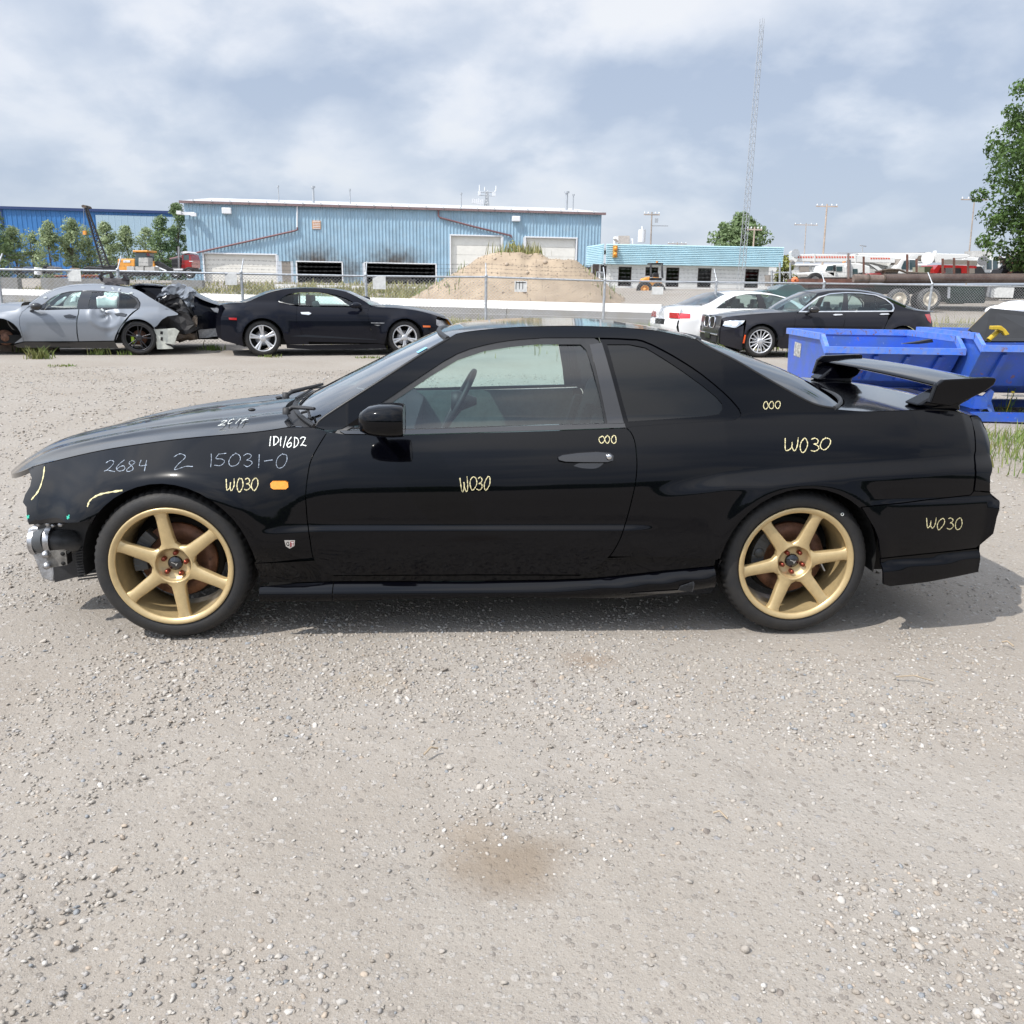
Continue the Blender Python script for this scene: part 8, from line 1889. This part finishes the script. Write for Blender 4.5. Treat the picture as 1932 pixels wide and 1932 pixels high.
s_.prism('jib_bracket', [(1255, 640), (1262, 600), (1272, 570), (1277, 600), (1330, 620), (1320, 660), (1260, 660)], D_ - .1, .5, CRW); s_.box('carrier_deck', 700, 745, 1500, 770, D_ - .5, 2.6, BLKP)
D_ = 66; s_ = Set('second_crane', 'second white mobile crane with square cab near the big tree', 'crane', base_at(1850, D_), Z5)
s_.prism('boom', [(1130, 606), (1400, 612), (1660, 626), (1660, 660), (1300, 652), (1130, 640)], D_, .9, CRW, bev=.04)
s_.prism('cab', [(1640, 655), (1668, 620), (1780, 616), (1808, 628), (1816, 700), (1800, 742), (1625, 742)], D_ - 1.0, 2.2, CRW, bev=.08)
for (x0, y0, x1, y1) in ((1652, 642, 1688, 712), (1698, 640, 1734, 720), (1750, 642, 1796, 672)): s_.box('cab_window', x0, y0, x1, y1, D_ - 1.04, .05, CABG)
s_.box('counterweight', 1560, 572, 1690, 618, D_ + .3, 1.5, CBLK); s_.prism('outrigger_box', [(1550, 690), (1610, 690), (1640, 740), (1540, 740)], D_ - 1.2, .8, BLKP); s_.tube('search_lamp', [(1620, 648, D_ - 1.3), (1620, 648, D_ - 1.1)], 0, .35, STEEL, n=14); s_.box('carrier_deck', 1440, 740, 1830, 770, D_ - 1.2, 2.6, BLKP)
D_ = 56; s_ = Set('white_truck', 'white long-nosed semi truck facing left behind the trailer', 'truck', base_at(1600, D_), Z5)
s_.prism('hood', [(290, 745), (300, 735), (360, 730), (440, 728), (505, 728), (505, 775), (310, 775)], D_, 2.1, CRW, bev=.06); s_.prism('cab', [(425, 728), (445, 682), (500, 672), (575, 668), (585, 775), (505, 775)], D_, 2.2, CRW, bev=.05); s_.prism('sleeper', [(575, 690), (625, 662), (700, 668), (770, 690), (775, 775), (580, 775)], D_, 2.3, CRW, bev=.06)
s_.prism('windscreen', [(432, 722), (448, 688), (495, 684), (488, 722)], D_ - .02, .05, CABG); s_.box('door_window', 515, 690, 560, 728, D_ - .03, .05, CABG); s_.box('sleeper_window', 640, 708, 676, 760, D_ - .03, .05, CABG); s_.box('mirror', 500, 680, 512, 728, D_ - .4, .2, BLKP); s_.tube('exhaust_stack', [(610, 640), (612, 770)], D_ - .2, .13, STEEL); s_.tube('amber_beacon', [(575, 660), (575, 652)], D_ + .2, .12, AMBER)
s_.box('frame', 300, 775, 790, 800, D_, 2.0, BLKP); s_.wheel(350, 800, D_, .52, .28, STEEL); s_.wheel(700, 800, D_, .52, .28, STEEL)
D_ = 54; s_ = Set('red_picker_truck', 'red-framed picker truck with grey body boards behind the pipe', 'truck', base_at(1800, D_), Z5)
s_.prism('frame', [(1255, 712), (1285, 678), (1560, 684), (1576, 690), (1572, 704), (1300, 700), (1278, 742), (1250, 742)], D_, 2.2, RED); s_.box('side_board', 1330, 640, 1400, 676, D_, .1, DOORG); s_.box('side_board', 1404, 642, 1510, 678, D_, .1, DOORG); s_.box('side_board', 1514, 645, 1578, 680, D_, .1, DOORG)
s_.prism('red_cab', [(1270, 742), (1300, 700), (1350, 700), (1350, 742)], D_ + .1, 2.0, RED); s_.box('hose_reel', 1340, 700, 1395, 742, D_ - .1, .6, STEEL); s_.box('toolbox', 1410, 702, 1455, 742, D_ - .1, .6, BLKP); s_.box('toolbox', 1460, 702, 1500, 742, D_ - .1, .6, RED); s_.box('toolbox', 1508, 704, 1560, 742, D_ - .1, .6, DOORG); s_.box('grey_tank', 1135, 695, 1180, 742, D_ - .1, .8, mat('olive_tank', (.30, .30, .22), rough=.6)); s_.box('olive_box', 1185, 690, 1262, 742, D_ + .5, .8, mat('olive_green', (.05, .07, .035), rough=.6, var=.3))
# trailer, pipe, carrier
D_ = 45; s_ = Set('flatbed_trailer', 'rusty red flatbed trailer with upright stakes', 'trailer', base_at(1620, D_), Z5)
RUSTB = mat('rust_brown', (.16, .075, .055), rough=.8, var=.4, vscale=2); s_.box('deck_beam', 258, 782, 2300, 814, D_, 2.5, RUSTB); s_.box('lower_beam', 300, 822, 800, 850, D_ + .3, 1.8, RUSTB)
for x, y0 in ((610, 590), (725, 615), (1054, 598), (1125, 632), (1322, 630), (1408, 625), (1515, 645)): s_.box('stake', x - 5, y0, x + 5, 790, D_ + .1, .12, mat('stake_rust', (.22, .17, .15), rough=.8) if x == 610 else RUSTB)
s_.tube('chain_binder', [(860, 720), (930, 712), (990, 716), (1040, 735), (1220, 745)], D_ - .1, .05, MUD); s_.prism('timber_blocking', [(875, 725), (930, 712), (990, 718), (975, 748), (890, 748)], D_, 1.2, MUD); s_.prism('red_tarp', [(770, 752), (800, 742), (850, 738), (880, 752)], D_ + .5, 1.0, mat('red_tarp', (.32, .03, .03), rough=.7))
MB().lathe([(.05, 0), (.17, .02), (.18, .08)], 10, origin=s_.pt(205, 795, D_ - .2)).sphere(s_.pt(212, 800, D_), .15, 4).sphere(s_.pt(198, 790, D_), .13, 3).build('orange_reel', mat('orange_reel', (.75, .20, .08), rough=.6, var=.4), s_.root)
for i, x in enumerate((980, 1212)): s_.wheel(x, 940 - 4 * i, D_ - 1.2, .98 * 80 / 4 / (FPX / (D_ - 1.2)), .98 * 54 / 4 / (FPX / (D_ - 1.2)), mat('cream_rim_%s' % 'ab'[i], (.62, .56, .46), rough=.6, var=.3), w_=.42, m_ty=mat('dusty_tyre_%s' % 'ab'[i], (.10, .10, .10), rough=.9, var=.3, vscale=5))
s_.wheel(1155, 945, D_ + .2, .5, .25, RUSTB, w_=.35)
PIPE = mat('brown_steel_pipe', (.055, .035, .03), rough=.6, var=.5, vscale=1.5, dirt=(.12, .09, .075)); s_ = Set('steel_pipe', 'long dark brown steel pipe lying along the flatbed trailer', 'pipe', (P(*Z5(1300, 780), 44.6).x, 44.6, P(*Z5(1300, 812), 44.6).z), Z5)
a = s_.pt(880, 783, 44.4); b = s_.pt(2300, 778, 44.4); MB().tube([a, b], 1.0 * 33 / 4 / (FPX / 44.4), 20).build('pipe', PIPE, s_.root)
s_ = Set('timber_log', 'weathered grey brown log lying end-on to the pipe on the trailer', 'log', (P(*Z5(760, 780), 44.5).x, 44.5, P(*Z5(760, 806), 44.5).z), Z5); MB().tube([s_.pt(645, 780, 44.4), s_.pt(870, 784, 44.4)], [.21, .20], 14).build('log', mat('grey_log', (.17, .13, .11), rough=.9, var=.4, vscale=3), s_.root)
for x in (750, 868): MB().tube([s_.pt(x, 781, 44.4), s_.pt(x + 8, 781, 44.4)], .235, 14).build('strap', MUD, s_.root)
DGN = mat('dark_green_paint', (.018, .040, .032), rough=.5, var=.3, vscale=3)
D_ = 46; s_ = Set('dark_green_carrier', 'dark green truck chassis with white box under the trailer load', 'truck', base_at(1820, D_), Z5)
s_.box('tank', 1370, 838, 1640, 968, D_ - 1.0, 1.2, DGN, bev=.06); s_.box('chassis', 300, 828, 2300, 900, D_ + .9, 1.2, DGN); s_.box('chassis_panel', 800, 835, 1372, 870, D_ + .2, .5, DGN); s_.box('side_box', 1640, 835, 2300, 935, D_ + .5, 1.0, mat('dark_box', (.03, .045, .04), rough=.7)); s_.box('white_cabinet', 1682, 838, 1850, 922, D_ - 1.2, .8, mat('pale_grey_cabinet', (.50, .52, .56), rough=.5, var=.1))
s_.tube('mudguard_post', [(1366, 845), (1362, 930)], D_ - 1.3, .07, LAMPW); s_.box('step', 1285, 958, 1480, 975, D_ - .6, 1.4, DOORG); s_.box('step', 1640, 925, 1740, 950, D_ - .9, 1.0, DOORG)
D_ = 43; s_ = Set('green_car', 'old dark green car half hidden behind the white sedan roof', 'car', base_at(1500, D_), Z4)
s_.prism('body', [(1400, 880), (1440, 868), (1520, 862), (1560, 838), (1600, 826), (1700, 828), (1735, 860), (1780, 870), (1790, 930), (1400, 930)], D_, 1.6, paint('teal_paint', (.012, .075, .075), rough=.4, dust=.1), bev=.04); s_.prism('side_window', [(1530, 862), (1568, 840), (1604, 832), (1640, 832), (1640, 862)], D_ - .02, .03, CABG); s_.prism('side_window', [(1648, 832), (1696, 834), (1722, 860), (1648, 862)], D_ - .02, .03, CABG); s_.wheel(1450, 930, D_, .33, .2, STEEL, w_=.2); s_.wheel(1740, 930, D_, .33, .2, STEEL, w_=.2)
# post frame and junk by the office end, tangled scrap at far right
s_ = Set('post_frame', 'pale steel post frame beside the office right end', 'frame', base_at(1470, 50), Z5)
for x in (28, 88, 167): s_.tube('post', [(x, 660 if x > 28 else 720), (x, 850)], 50, .06, GALV)
s_.tube('bar', [(20, 735), (180, 738)], 50, .04, GALV); s_.box('dark_cabinet', 5, 755, 40, 840, 50.5, .8, DOORG)
s_ = Set('scrap_pile', 'tangled dark scrap metal heap below the big tree', 'scrap heap', base_at(1915, 52), Z5); rg_ = random.Random(4)
for i in range(26):
    x = rg_.uniform(1770, 1990); y = rg_.uniform(620, 742); a = rg_.uniform(-1.2, 1.2); l_ = rg_.uniform(20, 70); s_.tube('scrap_bar', [(x - l_ * math.cos(a), y - l_ * math.sin(a) * .6, 52 + rg_.random()), (x, y - 6, 52 + rg_.random()), (x + l_ * math.cos(a), min(742, y + l_ * math.sin(a) * .6), 52 + rg_.random())], 0, rg_.uniform(.05, .13), [BLKP, MUD, RUSTB][i % 3], n=6)
s_.prism('scrap_body', [(1760, 742), (1775, 712), (1830, 695), (1880, 640), (1932, 600), (2000, 610), (2000, 742)], 52.8, 1.2, SOOT); s_.prism('white_cowl', [(1866, 575), (1880, 562), (1912, 564), (1918, 600), (1905, 618), (1878, 612)], 52, .6, LAMPW, bev=.06)

# the far side of the lot behind the photographer: a belt of trees that the paint mirrors
rg = np.random.default_rng(77); n = 9000; X = rg.uniform(-130, 130, n); hgt = 3.5 + 3.5 * fbm(X * .12, X * 0 + 3, 5); Zz = rg.random(n) * hgt; Y = -62 + rg.normal(size=n) * 1.5
V = np.stack([np.stack([X + a * .9, Y + b_ * .3, Zz + c_ * .8], 1) for a, b_, c_ in ((-1, 0, -.6), (1, .5, -.4), (.8, 0, .9), (-.9, -.5, .7))], 1).reshape(-1, 3)
tag(link('tree_belt', big_mesh('tree_belt', V, np.arange(n)[:, None] * 4 + np.array([[0, 1, 2, 3]])), TL[0]), 'belt of trees across the lot behind the viewpoint', kind='stuff')
